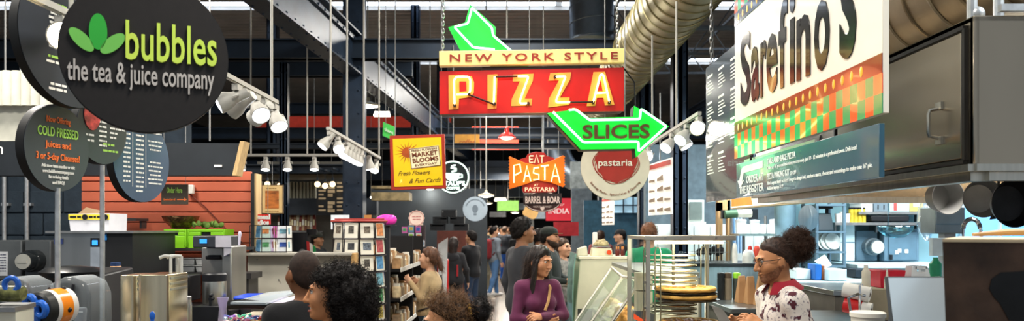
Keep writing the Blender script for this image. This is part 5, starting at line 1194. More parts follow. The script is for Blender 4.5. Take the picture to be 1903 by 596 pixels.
for ch, xa, xb, v0, v1 in (('S', -.985, -.75, .345, .85), ('a', -.735, -.565, .338, .70), ('r', -.545, -.43, .337, .695), ('e', -.415, -.215, .335, .70), ('f', -.20, -.05, .333, .85), ('i', .005, .085, .33, .84), ('n', .115, .315, .325, .67), ('o', .375, .575, .315, .68), ('\'', .63, .69, .70, .88), ('s', .70, .885, .31, .80)): text(b, ch, (xa+xb)/2, v0, v1-v0, 0, w=xb-xa, thick=.006, bold=.02, fit=True)
obj('lettering', b, ltr, t, label='glossy black letters')
chain(t, (-Ls/2+.1, .015, h), (-Ls/2+.1, .015, h+.64), 16, wire); chain(t, (Ls/2-.1, .015, h), (Ls/2-.1, .015, h+.64), 16, wire)
# ---- order-at-the-register board below it
t, L2 = side_sign('register_sign', 'dark teal board reading Order at the Register, hooked under the checkered sign', 3.47, 5.68, 1.915, 2.15); h2 = .235
b = MB(); b.box((0, .012, h2/2), (L2, .024, h2)); obj('sign_board', b, mat('register_teal', '#2d5468', .22, var=.05, coat=.4), t, bev=.002)
b = MB(); wt = 0
b.plate([(-1.02, .115), (-.97, .19), (-.93, .205), (-.50, .21), (-.50, .165), (-.92, .16), (-.955, .105), (-.90, .115), (-1.0, .06), (-1.07, .115)], -.003, 0)
text(b, 'ORDER AT', -.49, .085, .05, 0, w=.37, thick=.002, bold=.015, align='RIGHT'); text(b, 'THE REGISTER', -.49, .02, .05, 0, w=.54, thick=.002, bold=.015, align='RIGHT')
text(b, 'TAKE AND BAKE PIZZA', -.42, .178, .036, 0, w=.50, thick=.002, bold=.015, align='LEFT'); text(b, 'Order any 16" pizza and bake when you are ready, just 10 - 12 minutes in a preheated oven. Delicious!', -.42, .145, .021, 0, w=1.30, thick=.002, bold=.006, align='LEFT')
text(b, 'PIZZA MAKING KIT', -.42, .085, .036, 0, w=.40, thick=.002, bold=.015, align='LEFT'); text(b, '$14.99', .0, .085, .022, 0, w=.09, thick=.002, bold=.01, align='LEFT')
text(b, 'This is a great family activity! You get a dough ball, marinara sauce, cheese and seasonings to make one 16" pie.', -.42, .05, .021, 0, w=1.46, thick=.002, bold=.006, align='LEFT'); text(b, 'Additional toppings $1.99', -.42, .018, .021, 0, w=.30, thick=.002, bold=.006, align='LEFT')
obj('lettering', b, mat('register_white', '#e9efe9', .4), t, label='white print and arrow')
b = MB()
for x in (-.8, .42): b.tube([(x+.012*math.sin(a), .012, h2+.003+.022*math.cos(a)) for a in np.linspace(0, 2*PI, 14)], .004, 5)
obj('wire_hook', b, black, t)
b = MB(); b.box((-.35, .03, h2+.012), (1.3, .012, .018)); obj('gap_strip', b, boardw, t)
# ---- long dark menu board further along
t, L3 = side_sign('menu_sign', 'tall dark menu board with small white print beside the checkered sign', 5.62, 6.9, 1.92, 3.06, x=1.68); h3 = 1.16
b = MB(); b.box((0, .012, h3/2), (L3, .024, h3)); obj('board', b, mat('menu_gloss', '#39434c', .16, var=.05, coat=.6), t, bev=.002)
b = MB(); hd = MB()
for ci, x0 in enumerate((-.58, -.22, .14)):
    z = 1.05
    for blk_ in range(4 if ci < 2 else 3):
        scribble(hd, x0, z, .17, .026, 0, seed=blk_+ci*5); z -= .036
        for j in range(5): scribble(b, x0, z, .12+.03*((j+blk_) % 4), .013, 0, seed=j+blk_*7+ci*31); z -= .026
        z -= .06
for z in (.50, .515): b.box((-.1, -.001, z), (1.0, .002, .004))
obj('lettering', b, whiteT, t, label='small white print'); obj('heading', hd, whiteT, t)
chain(t, (-.5, .01, h3), (-.5, .01, h3+.93), 20, wire)
# ---- exhaust hood
hs = mat('hood_steel', '#a89c8a', .24, 1., var=.06, scale=3, aniso=.75, stretch=(1, 1, .3)); HX = 2.0
t = thing('exhaust_hood', 'stainless exhaust hood with a side door and handle over the pizza kitchen', 'hood', (2.9, 5.0, 1.90))
b = MB(); b.box((2.015, 5.0, 2.28), (.03, 3.1, .67)); b.box((3.785, 5.0, 2.28), (.03, 3.1, .67)); b.box((2.9, 3.465, 2.28), (1.8, .03, .67)); b.box((2.9, 6.535, 2.28), (1.8, .03, .67)); b.box((2.9, 5.0, 2.60), (1.8, 3.1, .03)); obj('hood_box', b, hs, t, world=True, bev=.006)
b = MB(); b.box((2.05, 5.02, 1.925), (.07, 3.04, .05)); b.box((3.77, 5.02, 1.925), (.06, 3.04, .05)); b.box((2.93, 3.50, 1.925), (1.7, .06, .05)); b.box((2.93, 6.5, 1.925), (1.7, .06, .05)); b.box((1.985, 5.0, 1.955), (.03, 3.12, .03)); b.box((2.9, 3.44, 1.955), (1.8, .03, .03)); obj('lower_lip', b, steel, t, world=True)
b = MB(); b.box((1.995, 4.2, 2.28), (.012, 1.34, .56)); dr = obj('side_door', b, hs, t, world=True, bev=.004)
b = MB()
for zz in (1.985, 2.575): b.box((1.992, 4.2, zz), (.02, 1.4, .018))
for yy in (3.5, 4.9): b.box((1.992, yy, 2.28), (.02, .018, .58))
obj('door_seam', b, mat('seam_dark', '#3a3835', .4, .8), t, world=True)
b = MB(); b.tube([(1.985, 3.70, 2.25), (1.94, 3.70, 2.24), (1.935, 3.70, 2.22), (1.935, 3.70, 2.14), (1.94, 3.70, 2.12), (1.985, 3.70, 2.11)], .009, 8); b.box((1.985, 3.70, 2.26), (.012, .05, .035)); b.box((1.985, 3.70, 2.10), (.012, .05, .035)); obj('handle', b, steel, dr, world=True, label='bent chrome pull handle')
b = MB(); b.box((2.2, 3.43, 2.64), (.2, .03, .03)); 
for x in (2.08, 2.2): b.cyl((x, 3.6, 2.61), (x, 3.6, 3.6), .022, n=10)
b.ell((2.1, 3.6, 2.66), .035); obj('pipe_fitting', b, galv, t, world=True)
b = MB()
for i in range(40): b.box((2.93, 3.55+.074*i, 2.40), (1.6, .025, .03))
obj('grease_filter', b, steeld, t, world=True)
b = MB(); b.tube([(2.2, 3.48, 2.06), (2.2, 6.52, 2.06)], .012, 6); b.tube([(2.5, 3.48, 2.06), (2.5, 6.52, 2.06)], .012, 6); obj('pot_rail', b, steeld, t, world=True)
b = MB(); b.ell((2.6, 4.4, 2.34), (.07, .07, .05)); b.cyl((2.6, 4.4, 2.36), (2.6, 4.4, 2.40), .075, n=18); obj('hood_fill_lamp', b, warm, t, world=True, label='added fill lamp glowing inside the hood'); light('POINT', (2.6, 4.4, 2.25), 38, (1, .96, .88), .08)  # lamp added inside the hood to brighten the pans and towel rolls
# hanging pans
def pan(label, px, py, d, r, m, yaw, deep=.06, handle=True):
    c = at(px, py, d); t = thing('hanging_pan', label, 'pan', c, rot=(rad(90), 0, yaw), group='pans hanging under the hood')
    b = MB(); b.lathe([(0, 0), (r*.75, 0), (r*.9, deep*.5), (r, deep), (r*1.03, deep), (r*.92, deep*.5), (r*.76, -.006), (0, -.006)], n=30); obj('pan_body', b, m, t)
    b = MB(); b.tube([(0, r*.95, deep*.8), (0, r*1.25, deep), (0, r*1.5, deep*1.1)] if handle else [(-.03, r, deep*.8), (-.02, r*1.2, deep), (.02, r*1.2, deep), (.03, r, deep*.8)], .011, 7); obj('handle', b, m, t)
    b = MB(); z = 2.04-c.z; b.tube([(0, r*(1.45 if handle else 1.15), deep), (0, max(z-.03, r*1.2), deep*.6)], .005, 5); obj('hook', b, steeld, t)
pb = mat('pan_black', '#16171a', .4, .4, var=.4, scale=12); ps = mat('pan_steel', '#8d8d8c', .4, .35, var=.15, scale=8)
pan('round grey steel pan hanging by the faucet, furthest along the hood', 1742, 366, 4.6, .10, ps, rad(10), .09, False)
pan('grey pan hanging under the hood between the steel pan and the black pan', 1818, 369, 4.3, .10, ps, rad(-10), .07, False)
pan('large scorched black pan hanging under the hood corner', 1872, 378, 3.9, .115, pb, rad(5), .05, False)
pan('black pan cut by the picture edge, hanging past the scorched pan', 1926, 395, 4.12, .08, pb, rad(-5), .05, False)
b = MB(); c = at(1852, 404, 4.0); b.hull([(c.x-.03, 3.99, c.z-.01), (c.x+.03, 3.99, c.z), (c.x+.03, 4.01, c.z), (c.x-.03, 4.01, c.z-.01)], [(c.x-.01, 3.99, c.z+.04), (c.x+.04, 3.99, c.z+.05), (c.x+.04, 4.01, c.z+.05), (c.x-.01, 4.01, c.z+.04)]); b.cyl((c.x+.01, 4.0, c.z+.04), (c.x+.01, 4.0, 2.03), .006, n=6); tag(obj('hanging_spatula', b, pb), 'black spatula blade hanging below the scorched black pan', 'spatula')
# ---- brown scorched oven with a cream top
t = thing('brick_oven', 'tall scorched dark brown oven side with a cream floured top edge', 'oven', (1.95, 2.85, 0))
def scorched():
    m = mat('scorched_brown', '#4a3629', .5, var=.75, scale=5.5, bump=.3, bscale=16)
    return m
b = MB(); a = at(1757, 449, 2.6); z1 = a.z; b.hull([(1.47, 2.6, 0), (2.6, 2.6, 0), (2.6, 3.2, 0), (1.86, 3.2, 0)], [(1.405, 2.6, z1), (2.6, 2.6, z1-.012), (2.6, 3.2, z1-.012), (1.80, 3.2, z1)]); obj('oven_side', b, scorched(), t, world=True)
b = MB(); b.hull([(1.40, 2.59, z1), (2.6, 2.59, z1-.012), (2.6, 3.2, z1-.012), (1.80, 3.2, z1)], [(1.40, 2.59, z1+.010), (2.6, 2.59, z1), (2.6, 3.2, z1), (1.80, 3.2, z1+.012)]); obj('top_slab', b, mat('floured_cream', '#cdb896', .8, var=.12), t, world=True)
b = MB()
pts = [(1.70+.13*math.cos(a)*(1+.2*math.sin(3*a)), 1.47+.10*math.sin(a)*(1+.15*math.cos(5*a))) for a in np.linspace(0, 2*PI, 24, endpoint=False)]
b.M = Matrix.Translation((0, 2.598, 0)); b.plate([(x, z) for x, z in pts], -.001, .002); obj('burn_patch', b, mat('burnt', '#131416', .55, var=.5, scale=8), t, world=True, label='blackened patch')
p = at(1868, 443, 2.75); t = thing('pizza_peel', 'wooden peel handle lying on the floured top of the brown oven', 'peel', p)
b = MB(); b.tube([(1.62, 2.8, z1+.022), (1.75, 2.82, z1+.03), (2.3, 2.9, z1+.035)], [.006, .012, .015], 10); obj('handle', b, mat('peel_wood', '#b98d54', .5, var=.2, stretch=(.5, 6, 6)), t, world=True)
b = MB(); b.box((2.42, 2.92, z1+.02), (.3, .26, .012)); obj('blade', b, mat('peel_wood', '#b98d54'), t, world=True)
# ---- pale screen / tablet stand
t = thing('order_screen', 'white blank panel with a thin dark frame standing beside the brown oven', 'screen', at(1705, 596, 3.0))
b = MB(); q = [at(1648, 514, 2.85), at(1757, 514, 2.85), at(1759, 612, 2.8), at(1660, 612, 2.8)]; q = [q[3], q[2], q[1], q[0]]
dv = Vector((0, .02, 0)); b.hull([p+Vector((0, -.003, 0)) for p in q], [p+dv for p in q]); obj('frame', b, mat('screen_frame', '#3c4247', .4), t, world=True)
c = sum(q, Vector())/4; b = MB(); q2 = [c+(p-c)*.97 for p in q]; b.hull([p+Vector((0, -.006, 0)) for p in q2], [p+Vector((0, .004, 0)) for p in q2]); obj('panel', b, mat('panel_white', '#cfe0ea', .3, var=.02), t, world=True)
b = MB(); b.box((c.x, 2.9, 1.17), (.1, .12, .3)); b.box((c.x, 2.92, 1.02), (.2, .18, .03)); obj('stand', b, black, t, world=True)
counter('front service counter of the pizza stall near the brown oven', .95, 1.36, 2.5, 3.5, 1.0, m=mat('steel_top', '#8d9294', .3, .9, var=.1), body=mat('stall_front', '#5a5650', .6))
counter('long steel prep counter carrying the towel rolls and bottles', 1.75, 2.6, 3.7, 5.6, 1.12, m=mat('steel_top', '#8d9294'), body=mat('stall_front', '#5a5650'))
# paper towels
pt = mat('paper_towel', '#e2e0d8', .9, var=.04, bump=.15); chrome = mat('chrome', '#d4d6d8', .12, 1., var=.03)
D = 4.4; t = thing('towel_holder', 'chrome rack holding two paper towel rolls on the prep counter', 'holder', (at(1590, 0, D).x, D, 1.12))
b = MB(); x = at(1580, 0, D).x; b.cyl((x, D-.12, 1.12), (x, D-.12, at(0, 527, D).z), .007, n=8); b.cyl((x+.13, D+.15, 1.12), (x+.13, D+.15, at(0, 530, D).z), .007, n=8); b.tube([(x-.04, D-.12, 1.2), (x-.06, D-.12, 1.32), (x-.01, D-.12, 1.34), (x+.03, D-.12, 1.33)], .008, 7); b.box((x+.05, D, 1.127), (.22, .34, .014)); obj('chrome_rack', b, chrome, t, world=True)
for i, (px, py, lab) in enumerate(((1592, 542, 'white paper towel roll, upper of the two on the chrome rack'), (1594, 571, 'white paper towel roll in red wrap, lower of the two on the rack'))):
    c = at(px, py, D); ax = Vector((.82, -.55, -.18)).normalized(); q = ax.to_track_quat('Z', 'Y').to_matrix(); r_ = .041
    tt = thing('paper_roll', lab, 'paper roll', c)
    b = MB(); b.lathe([(.014, -.07), (r_, -.07), (r_, .07), (.014, .07), (.014, -.07)], c, 28, q); obj('roll', b, pt, tt, world=True)
    b = MB(); b.lathe([(.0145, -.068), (.0145, .071), (.012, .071), (.012, -.068)], c, 16, q); obj('tube_core', b, mat('core_brown', '#6a5138', .8), tt, world=True, label='brown cardboard core')
    if i: b = MB(); b.lathe([(r_+.001, -.072), (r_+.0015, .02), (r_+.001, .021)], c, 28, q); obj('red_wrap', b, mat('wrap_red', '#c02424', .4), tt, world=True, label='red wrapping')
# tub, bottles, boxes
p = at(1621, 582, 3.9); b = MB(); b.lathe([(.07, 1.12), (.078, p.z-.02), (.084, p.z-.02), (.084, p.z), (.078, p.z+.004), (0, p.z+.004)], (p.x, 3.95, 0), 32); tag(obj('round_tub', b, mat('tub_cream', '#dad6c8', .5, var=.03)), 'round cream lidded tub in front of the towel rolls', 'tub')
p = at(1686, 592, 3.4); 
D = 5.0; b = MB(); pbox(b, 1612, 537, 1652, 594.8, D-.05, .22); o = tag(obj('beige_carton', b, mat('beige_box', '#b5a88c', .7, var=.12), bev=.004), 'beige carton on the prep counter under the white bottle', 'box')
p = at(1616, 537, 4.98); z0 = p.z; t = thing('white_bottle', 'tall white bottle standing on the beige carton', 'bottle', (p.x, 5.03, z0)); b = MB(); hh = at(0, 492, 5).z-z0; b.lathe([(.024, 0), (.026, .01), (.026, hh*.72), (.014, hh*.84), (.012, hh*.9)], n=20); obj('bottle_body', b, mat('bottle_white', '#dfd8c4', .4), t); b = MB(); b.lathe([(.013, hh*.88), (.013, hh), (0, hh)], n=14); obj('cap', b, whiteT, t)
D = 5.4; counter('further steel counter with the red tub in front of the grey cabinets', 2.3, 3.3, 5.7, 6.5, 1.25, m=mat('steel_top', '#8d9294'), body=mat('stall_front', '#5a5650'))
p = at(1658, 530, 5.9); b = MB(); w_ = 48*5.9/F; b.hull([(p.x-w_*.42, 5.9, 1.25), (p.x+w_*.42, 5.9, 1.25), (p.x+w_*.42, 6.08, 1.25), (p.x-w_*.42, 6.08, 1.25)], [(p.x-w_*.5, 5.88, 1.385), (p.x+w_*.5, 5.88, 1.385), (p.x+w_*.5, 6.1, 1.385), (p.x-w_*.5, 6.1, 1.385)]); tag(obj('red_tub', b, mat('tub_red', '#d0293c', .4), bev=.008), 'red plastic tub on the steel counter below the grey cabinets', 'tub')
p = at(1652, 520, 5.75); t = thing('pump_bottle', 'small white pump bottle in front of the red tub', 'bottle', (p.x, 5.78, 1.25)); b = MB(); b.lathe([(.02, 0), (.021, .07), (.009, .1), (.008, .13)], n=16); obj('bottle_body', b, mat('bottle_white', '#dfd8c4'), t); b = MB(); b.tube([(0, 0, .12), (0, 0, .15), (-.03, 0, .148)], .006, 6); obj('pump', b, whiteT, t)
p = at(1712, 513, 5.9); t = thing('white_caddy', 'white plastic caddy with a handle hole beside the red tub', 'caddy', (p.x, 5.95, 1.25)); b = MB(); w_ = 42*5.9/F; b.plate([(-w_*.5, 0), (w_*.5, 0), (w_*.4, .10), (w_*.28, .165), (.03, .165), (.03, .12), (-.03, .12), (-.03, .165), (-w_*.4, .165)], -.05, .05); obj('caddy_body', b, mat('caddy_white', '#e8ecee', .4), t, bev=.004); b = MB(); b.box((0, 0, .155), (w_*.5, .1, .02)); obj('handle', b, mat('caddy_white', '#e8ecee'), t)
p = at(1745, 510, 6.1); b = MB(); b.lathe([(.04, 0), (.045, .17), (.02, .2), (.018, .22), (0, .22)], (p.x, 6.15, 1.25), 18); tag(obj('green_bottle', b, mat('bottle_green', '#2f8f68', .3)), 'green plastic bottle beside the white caddy', 'bottle')
# faucet
p = at(1790, 450, 5.2); t = thing('spring_faucet', 'chrome spring neck faucet arching above the brown oven top', 'faucet', (p.x, 5.2, 1.25))
A = [Vector((p.x+.005, 5.2, 1.25)), Vector((p.x+.0, 5.2, 1.66))]; ctr = p.x+.055
arc = [Vector((ctr-.055*math.cos(a), 5.2, 1.69+.065*math.sin(a))) for a in np.linspace(0, PI, 12)]+[Vector((ctr+.06, 5.2, 1.6))]
b = MB(); b.tube([A[0]]+arc, .007, 8); obj('neck', b, chrome, t, world=True)
b = MB(); P = arc; H = []
for i in range(len(P)-1):
    for k_ in range(20):
        f = k_/20; c_ = P[i].lerp(P[i+1], f); dd = (P[i+1]-P[i]).normalized(); u_ = Vector((0, 1, 0)); w_ = dd.cross(u_); a = (i*20+k_)*.8; H.append(c_+(u_*math.cos(a)+w_*math.sin(a))*.013)
b.tube(H, .003, 4); obj('spring', b, chrome, t, world=True); b = MB(); b.cyl((ctr+.06, 5.2, 1.6), (ctr+.06, 5.2, 1.5), .014, .018, 12); obj('spray_head', b, black, t, world=True)
b = MB(); b.box((p.x, 5.3, .62), (.5, .5, 1.24)); t = tag(obj('sink_cabinet', b, steeld, bev=.01), 'steel sink cabinet behind the brown oven, carrying the faucet', 'sink')

# ---- kitchen back wall and its equipment
kw = mat('kitchen_wall', '#82adb9', .6, var=.08, scale=2); KY = 9.3
b = MB(); b.box((5.4, KY+.1, 1.6), (4.4, .2, 3.2)); struct('wall_kitchen', b, kw)
b = MB(); b.box((7.5, 7.5, 1.6), (.2, 4, 3.2)); struct('wall_kitchen_side', b, mat('kitchen_blue', '#7fb4dc', .6, var=.1))
b = MB(); pbox(b, 1790, 372, 1960, 455, KY-.06, .05); struct('window_3', b, mat('kitchen_window', '#79b4e6', .25, emit=.55, ecol='#6fb2ee', var=.1))
b = MB()
for px in (1790, 1860, 1930): pbox(b, px-2, 372, px+2, 455, KY-.1, .05)
pbox(b, 1788, 452, 1960, 457, KY-.12, .1); struct('trim_17', b, mat('window_frame', '#b9cdd8', .5))
eg = mat('cabinet_bluegrey', '#587384', .5, .1, var=.08)
def cab(name, label, cat, x0, y0, x1, y1, d, dep, m, bv=.01): 
    t = thing(name, label, cat, base_of(x0, x1, y1, d, dep)); b = MB(); pbox(b, x0, y0, x1, y1, d, dep); obj('case', b, m, t, world=True, bev=bv); return t
t = cab('meter_box', 'blue grey electrical box with a round meter on the kitchen wall', 'meter', 1591, 428, 1631, 485, KY-.25, .24, eg)
p = at(1617, 458, KY-.25); b = MB(); R_ = Matrix.Rotation(PI/2, 3, 'X'); b.lathe([(.1, 0), (.1, .09), (.085, .1), (.08, .18), (0, .19)], p, 26, R_); mo = obj('meter', b, mat('meter_grey2', '#5f6d74', .25, .3), t, world=True); b = MB(); b.lathe([(.07, .17), (.07, .195), (0, .196)], p, 22, R_); obj('dial', b, mat('dial_pale', '#b9b8ae'), mo, world=True, label='pale dial')
t = cab('switch_cabinet', 'large blue grey electrical cabinet with a door and stickers by the meter box', 'cabinet', 1643, 424, 1708, 485, KY-.35, .34, eg)
b = MB(); pbox(b, 1652, 430, 1704, 483, KY-.37, .03); dr = obj('door', b, mat('cabinet_bluegrey2', '#4d6879', .5, var=.08), t, world=True, bev=.006); b = MB(); pbox(b, 1655, 473, 1659, 482, KY-.4, .03); obj('handle', b, black, dr, world=True)
b = MB(); 
for x, y in ((1667, 468), (1672, 465), (1685, 466)): pbox(b, x-3, y-3, x+3, y+4, KY-.378, .01)
obj('sticker', b, whiteT, dr, world=True, label='white stickers')
t = cab('white_fridge', 'tall white cabinet standing beside the meter box', 'cabinet', 1561, 414, 1589, 485, KY-.3, .29, mat('fridge_white', '#c4dde4', .5, var=.04)); b = MB(); pbox(b, 1562, 449, 1590, 450, KY-.31, .02); obj('door_seam', b, eg, t, world=True)
b = MB(); z = at(0, 470, KY-.3).z
# long counter along the kitchen wall
counter('white kitchen counter along the back wall under the meter box', at(1575, 0, 8.6).x, at(1760, 0, 8.6).x, 8.35, 9.15, at(0, 490, 8.5).z, m=mat('white_top', '#b9d4dc', .4), body=mat('white_body', '#8fb0bc', .6))
ct = at(0, 490, 8.5).z
# high shelf with boxes
def kshelf(label, x0, x1, py, d, dep=.4):
    a = at(x0, py, d); c = at(x1, py, d); t = thing('wall_shelf', label, 'shelf', ((a.x+c.x)/2, d+dep/2, a.z-.03)); b = MB(); b.box((0, 0, .015), (c.x-a.x, dep, .03)); obj('board', b, steeld, t); b = MB()
    for s in (-.42, 0, .42): b.box((s*(c.x-a.x), dep/2-.1, -.04), (.02, .18, .08))
    obj('bracket', b, steeld, t); return a.z
zs = kshelf('upper steel shelf of boxes on the kitchen wall', 1596, 1745, 393, KY-.45); zc = kshelf('lower steel shelf holding the yellow cans on the kitchen wall', 1552, 1740, 413, KY-.5)
bx = (('white carton with a red mark', 1599, 357, 1628, 383, '#d8e2e4'), ('white carton', 1600, 378, 1622, 393, '#cfdcdf'), ('grey lidded box', 1632, 356, 1655, 374.4, '#76868f'), ('dark grey box with two slots', 1624, 375, 1652, 393, '#667680'), ('pale blue box', 1653, 372, 1690, 393, '#9cc4dc'), ('tan box', 1690, 368, 1716, 393, '#a89c5c'), ('flat blue carton', 1716, 374, 1742, 393, '#8fb4cc'))
for i, (nm, x0, y0, x1, y1, cc) in enumerate(bx):
    d_ = KY-.42+(.0 if i != 1 else -.0); top = i in (0, 2)
    t = thing('stored_box', '%s on the upper kitchen shelf%s' % (nm, ', stacked on another box' if top else ''), 'box', base_of(x0, x1, y1, d_, .3), group='boxes on the kitchen shelf')
    a = at(x0, y1, d_); c = at(x1, y0, d_); zb = zs if not top else at(0, (378 if i == 0 else 375), d_).z+.001; zt_ = c.z if top else c.z-(.002 if i != 1 else .004)
    if not top and i == 1: zt_ = at(0, 378, d_).z
    if i == 0: zt_ = c.z
    b = MB(); b.box(((a.x+c.x)/2, d_+.15, (zb+zt_)/2), (c.x-a.x, .3, zt_-zb)); t.location.z = zb; obj('carton_body', b, mat('stored_%d' % i, cc, .7, var=.06), t, world=True, bev=.004)
    b = MB()
    if i == 0: pbox(b, 1602, 362, 1609, 371, d_-.004, .004); m_ = mat('mark_red', '#c24a44', .6)
    elif i == 3: pbox(b, 1631, 380, 1633, 389, d_-.004, .004); pbox(b, 1642, 380, 1644, 389, d_-.004, .004); m_ = black
    elif i == 4: pbox(b, 1661, 374, 1667, 391, d_-.004, .004); m_ = mat('mark_red', '#c24a44')
    else: b.box(((a.x+c.x)/2, d_-.002, (zb+zt_)/2), ((c.x-a.x)*.5, .004, (zt_-zb)*.3)); m_ = mat('box_tape', '#b9b8a8', .6)
    obj('print_mark', b, m_, t, world=True)
for i in range(4):
    p = at(1585+i*7.8, 411, KY-.45); t = thing('yellow_can', 'yellow food can on the lower kitchen shelf, %s from the white cups' % ('first', 'second', 'third', 'fourth')[i], 'can', (p.x, KY-.4, zc), group='yellow cans on the kitchen shelf'); b = MB(); b.lathe([(.025, 0), (.025, .15)], n=18); obj('can_body', b, mat('can_yellow', '#c8b43c', .35, var=.3, scale=14), t); b = MB(); b.lathe([(.026, .148), (.026, .165), (.022, .168), (0, .164)], n=18); obj('rim', b, black, t)
b = MB(); pbox(b, 1619, 400, 1690, 411, KY-.46, .28); b.v = [(x, y, max(z, zc+.003)) for x, y, z in b.v]; tag(obj('black_bin', b, black, bev=.01), 'black bin on the lower kitchen shelf beside the yellow cans', 'bin')
for i, px in enumerate((1560, 1569, 1578)):
    p = at(px, 411, KY-.45); b = MB(); b.lathe([(.022, 0), (.032, .10+.02*(i % 2)), (.03, .1+.02*(i % 2)), (0, .02)], (p.x, KY-.4, zc), 16); tag(obj('white_cup', b, whiteT), 'stack of white cups on the lower kitchen shelf, %s from the shelf end' % ('first', 'second', 'third')[i], 'cup', 'white cups on the kitchen shelf')
# glass bowl and bits hanging under it, clear bag
p = at(1670, 425, 8.2)
b = MB(); b.lathe([(.16, 0), (.15, -.04), (.08, -.1), (0, -.11)], at(1664, 421, 7.6), 26); b.tube([at(1664, 421, 7.6)+Vector((.155*math.cos(a), .155*math.sin(a), 0)) for a in np.linspace(0, 2*PI, 24, endpoint=False)], .006, 6, True); b.cyl(at(1664, 421, 7.6)+Vector((0, .15, 0)), at(1664, 345, 7.6)+Vector((0, .15, 0)), .006, n=6); tag(obj('hanging_bowl', b, glassmat('bowl_glass', '#b9d8e0', .4, .08)), 'clear glass bowl hanging below the kitchen shelves', 'bowl')
def bagf(P):
    q = P-np.array((0, 0, 0.)); return s_ell(P, (0, 0, .0), (.075, .06, .2))+.022*vnoise(P, 38, 3)
o = netobj('hanging_bag', bagf, (-.12, -.1, -.25), (.12, .1, .25), .009, glassmat('bag_clear', '#dbe6ee', .5, .2)); o.location = at(1722, 448, 7.4); b = MB(); b.cyl((0, 0, .15), (0, 0, .6), .006, n=6); obj('hook_cord', b, wire, o); tag(o, 'crumpled clear plastic bag hanging beside the steel dispenser box', 'bag')
t = cab('steel_box', 'square steel dispenser box on a post behind the spring faucet', 'dispenser', 1738, 384, 1794, 434, 6.6, .25, mat('box_steel', '#76838a', .38, .8, var=.1)); b = MB(); pbox(b, 1740, 415, 1792, 417, 6.59, .02); obj('seam', b, eg, t, world=True); b = MB(); pbox(b, 1756, 434, 1776, 801, 6.65, .1); obj('post', b, steeld, t, world=True)
b = MB(); pbox(b, 1733, 442, 1760, 475, 6.4, .05); tag(obj('hanging_paper', b, mat('paper_blue', '#c6d6e0', .7)), 'white paper sheet hung beside the clear bag', 'paper'); 
# things on the counter below
for i, (nm, lab, cat, x0, y0, x1, y1, d, dep, cc) in enumerate((('blue_binder', 'blue binder standing on the kitchen counter behind the cook', 'binder', 1515, 490, 1527, 520, 7.6, .2, '#1f5fae'), ('brown_binder', 'brown binder leaning by the blue binder', 'binder', 1528, 493, 1533, 520, 7.6, .2, '#7a4a34'), ('white_tray', 'white plastic tray on the kitchen counter beside the binders', 'tray', 1540, 500, 1574, 521.3, 7.5, .3, '#bcd6de'), ('dark_appliance', 'dark appliance on the counter under the meter box', 'appliance', 1590, 500, 1640, 515.5, 7.9, .3, '#1f2a33'), ('white_carton', 'low white carton beside the white tray', 'box', 1480, 500, 1507, 518.5, 7.7, .3, '#c9dde2'))):
    b = MB(); pbox(b, x0, y0, x1, y1, d, dep); tag(obj(nm, b, mat(nm+'_m', cc, .5, var=.1), bev=.006), lab, cat)
b = MB(); pbox(b, 1470, 522, 1655, 760, 7.45, .8); o = tag(obj('prep_table', b, mat('prep_grey', '#9cb4bc', .5), bev=.01), 'pale prep table under the white tray and binders', 'table'); o.location.z = 0
b = MB(); p = at(1530, 490, 7.9); b.hull([at(1514, 485, 7.8), at(1533, 498, 7.7), at(1546, 492, 7.7), at(1533, 473, 7.9)], [q+Vector((0, .012, 0)) for q in (at(1514, 485, 7.8), at(1533, 498, 7.7), at(1546, 492, 7.7), at(1533, 473, 7.9))]); tag(obj('paper_leaf', b, mat('paper_white3', '#dfe8ea', .7)), 'loose white paper propped above the blue binder', 'paper')
# wire shelving unit with plates and the black scale
t = thing('wire_shelving', 'grey metal shelving with plates and a black scale, behind the cook', 'shelf', (at(1530, 0, 8.7).x, 8.75, 0))
b = MB()
for px in (1508, 1558): 
    for y in (8.55, 8.95): x = at(px, 0, 8.7).x; b.cyl((x, y, 0), (x, y, 2.35), .02, n=8)
obj('post', b, eg, t, world=True)
za = {}
for py in (352, 380, 429, 466, 492):
    b = MB(); x0, x1 = at(1505, 0, 8.7).x, at(1561, 0, 8.7).x; z = at(0, py, 8.7).z; b.box(((x0+x1)/2, 8.75, z-.01), (x1-x0, .44, .02)); obj('shelf_tray', b, eg, t, world=True); za[py] = z
t = thing('counter_scale', 'black scale with a raised frame on the metal shelving', 'scale', (at(1537, 0, 8.6).x, 8.74, za[429]+.003))
b = MB(); w_ = 30*8.6/F; b.hull([(-w_*.5, -.12, 0), (w_*.5, -.12, 0), (w_*.5, .12, 0), (-w_*.5, .12, 0)], [(-w_*.4, -.08, .19), (w_*.4, -.08, .19), (w_*.4, .1, .19), (-w_*.4, .1, .19)]); obj('body', b, mat('scale_dark', '#23343c', .4), t, bev=.008); b = MB(); b.box((0, 0, .25), (w_*.9, .2, .02)); b.box((-w_*.3, 0, .22), (.025, .025, .07)); b.box((w_*.3, 0, .22), (.025, .025, .07)); obj('pan_frame', b, black, t)
for i, (px, ry) in enumerate(((1527, .5), (1536, .35), (1547, .2))):
    p = at(px, 464, 8.65); b = MB(); q = Matrix.Rotation(rad(75), 3, 'X') @ Matrix.Rotation(ry, 3, 'Y'); b.lathe([(0, 0), (.065, .004), (.092, .014), (.09, .02), (.063, .009), (0, .007)], (p.x, 8.66, za[466]+.104), 26, q); tag(obj('white_plate', b, mat('plate_white', '#cfd9d6', .35)), 'white plate leaning on the metal shelving, %s of three' % ('first', 'second', 'third')[i], 'plate', 'plates on the metal shelving')
b = MB(); b.ell((at(1517, 0, 8.7).x+.05, 8.82, za[466]+.078), (.09, .09, .07)); tag(obj('dark_bowl', b, black), 'dark round bowl upside down beside the white plates', 'bowl')
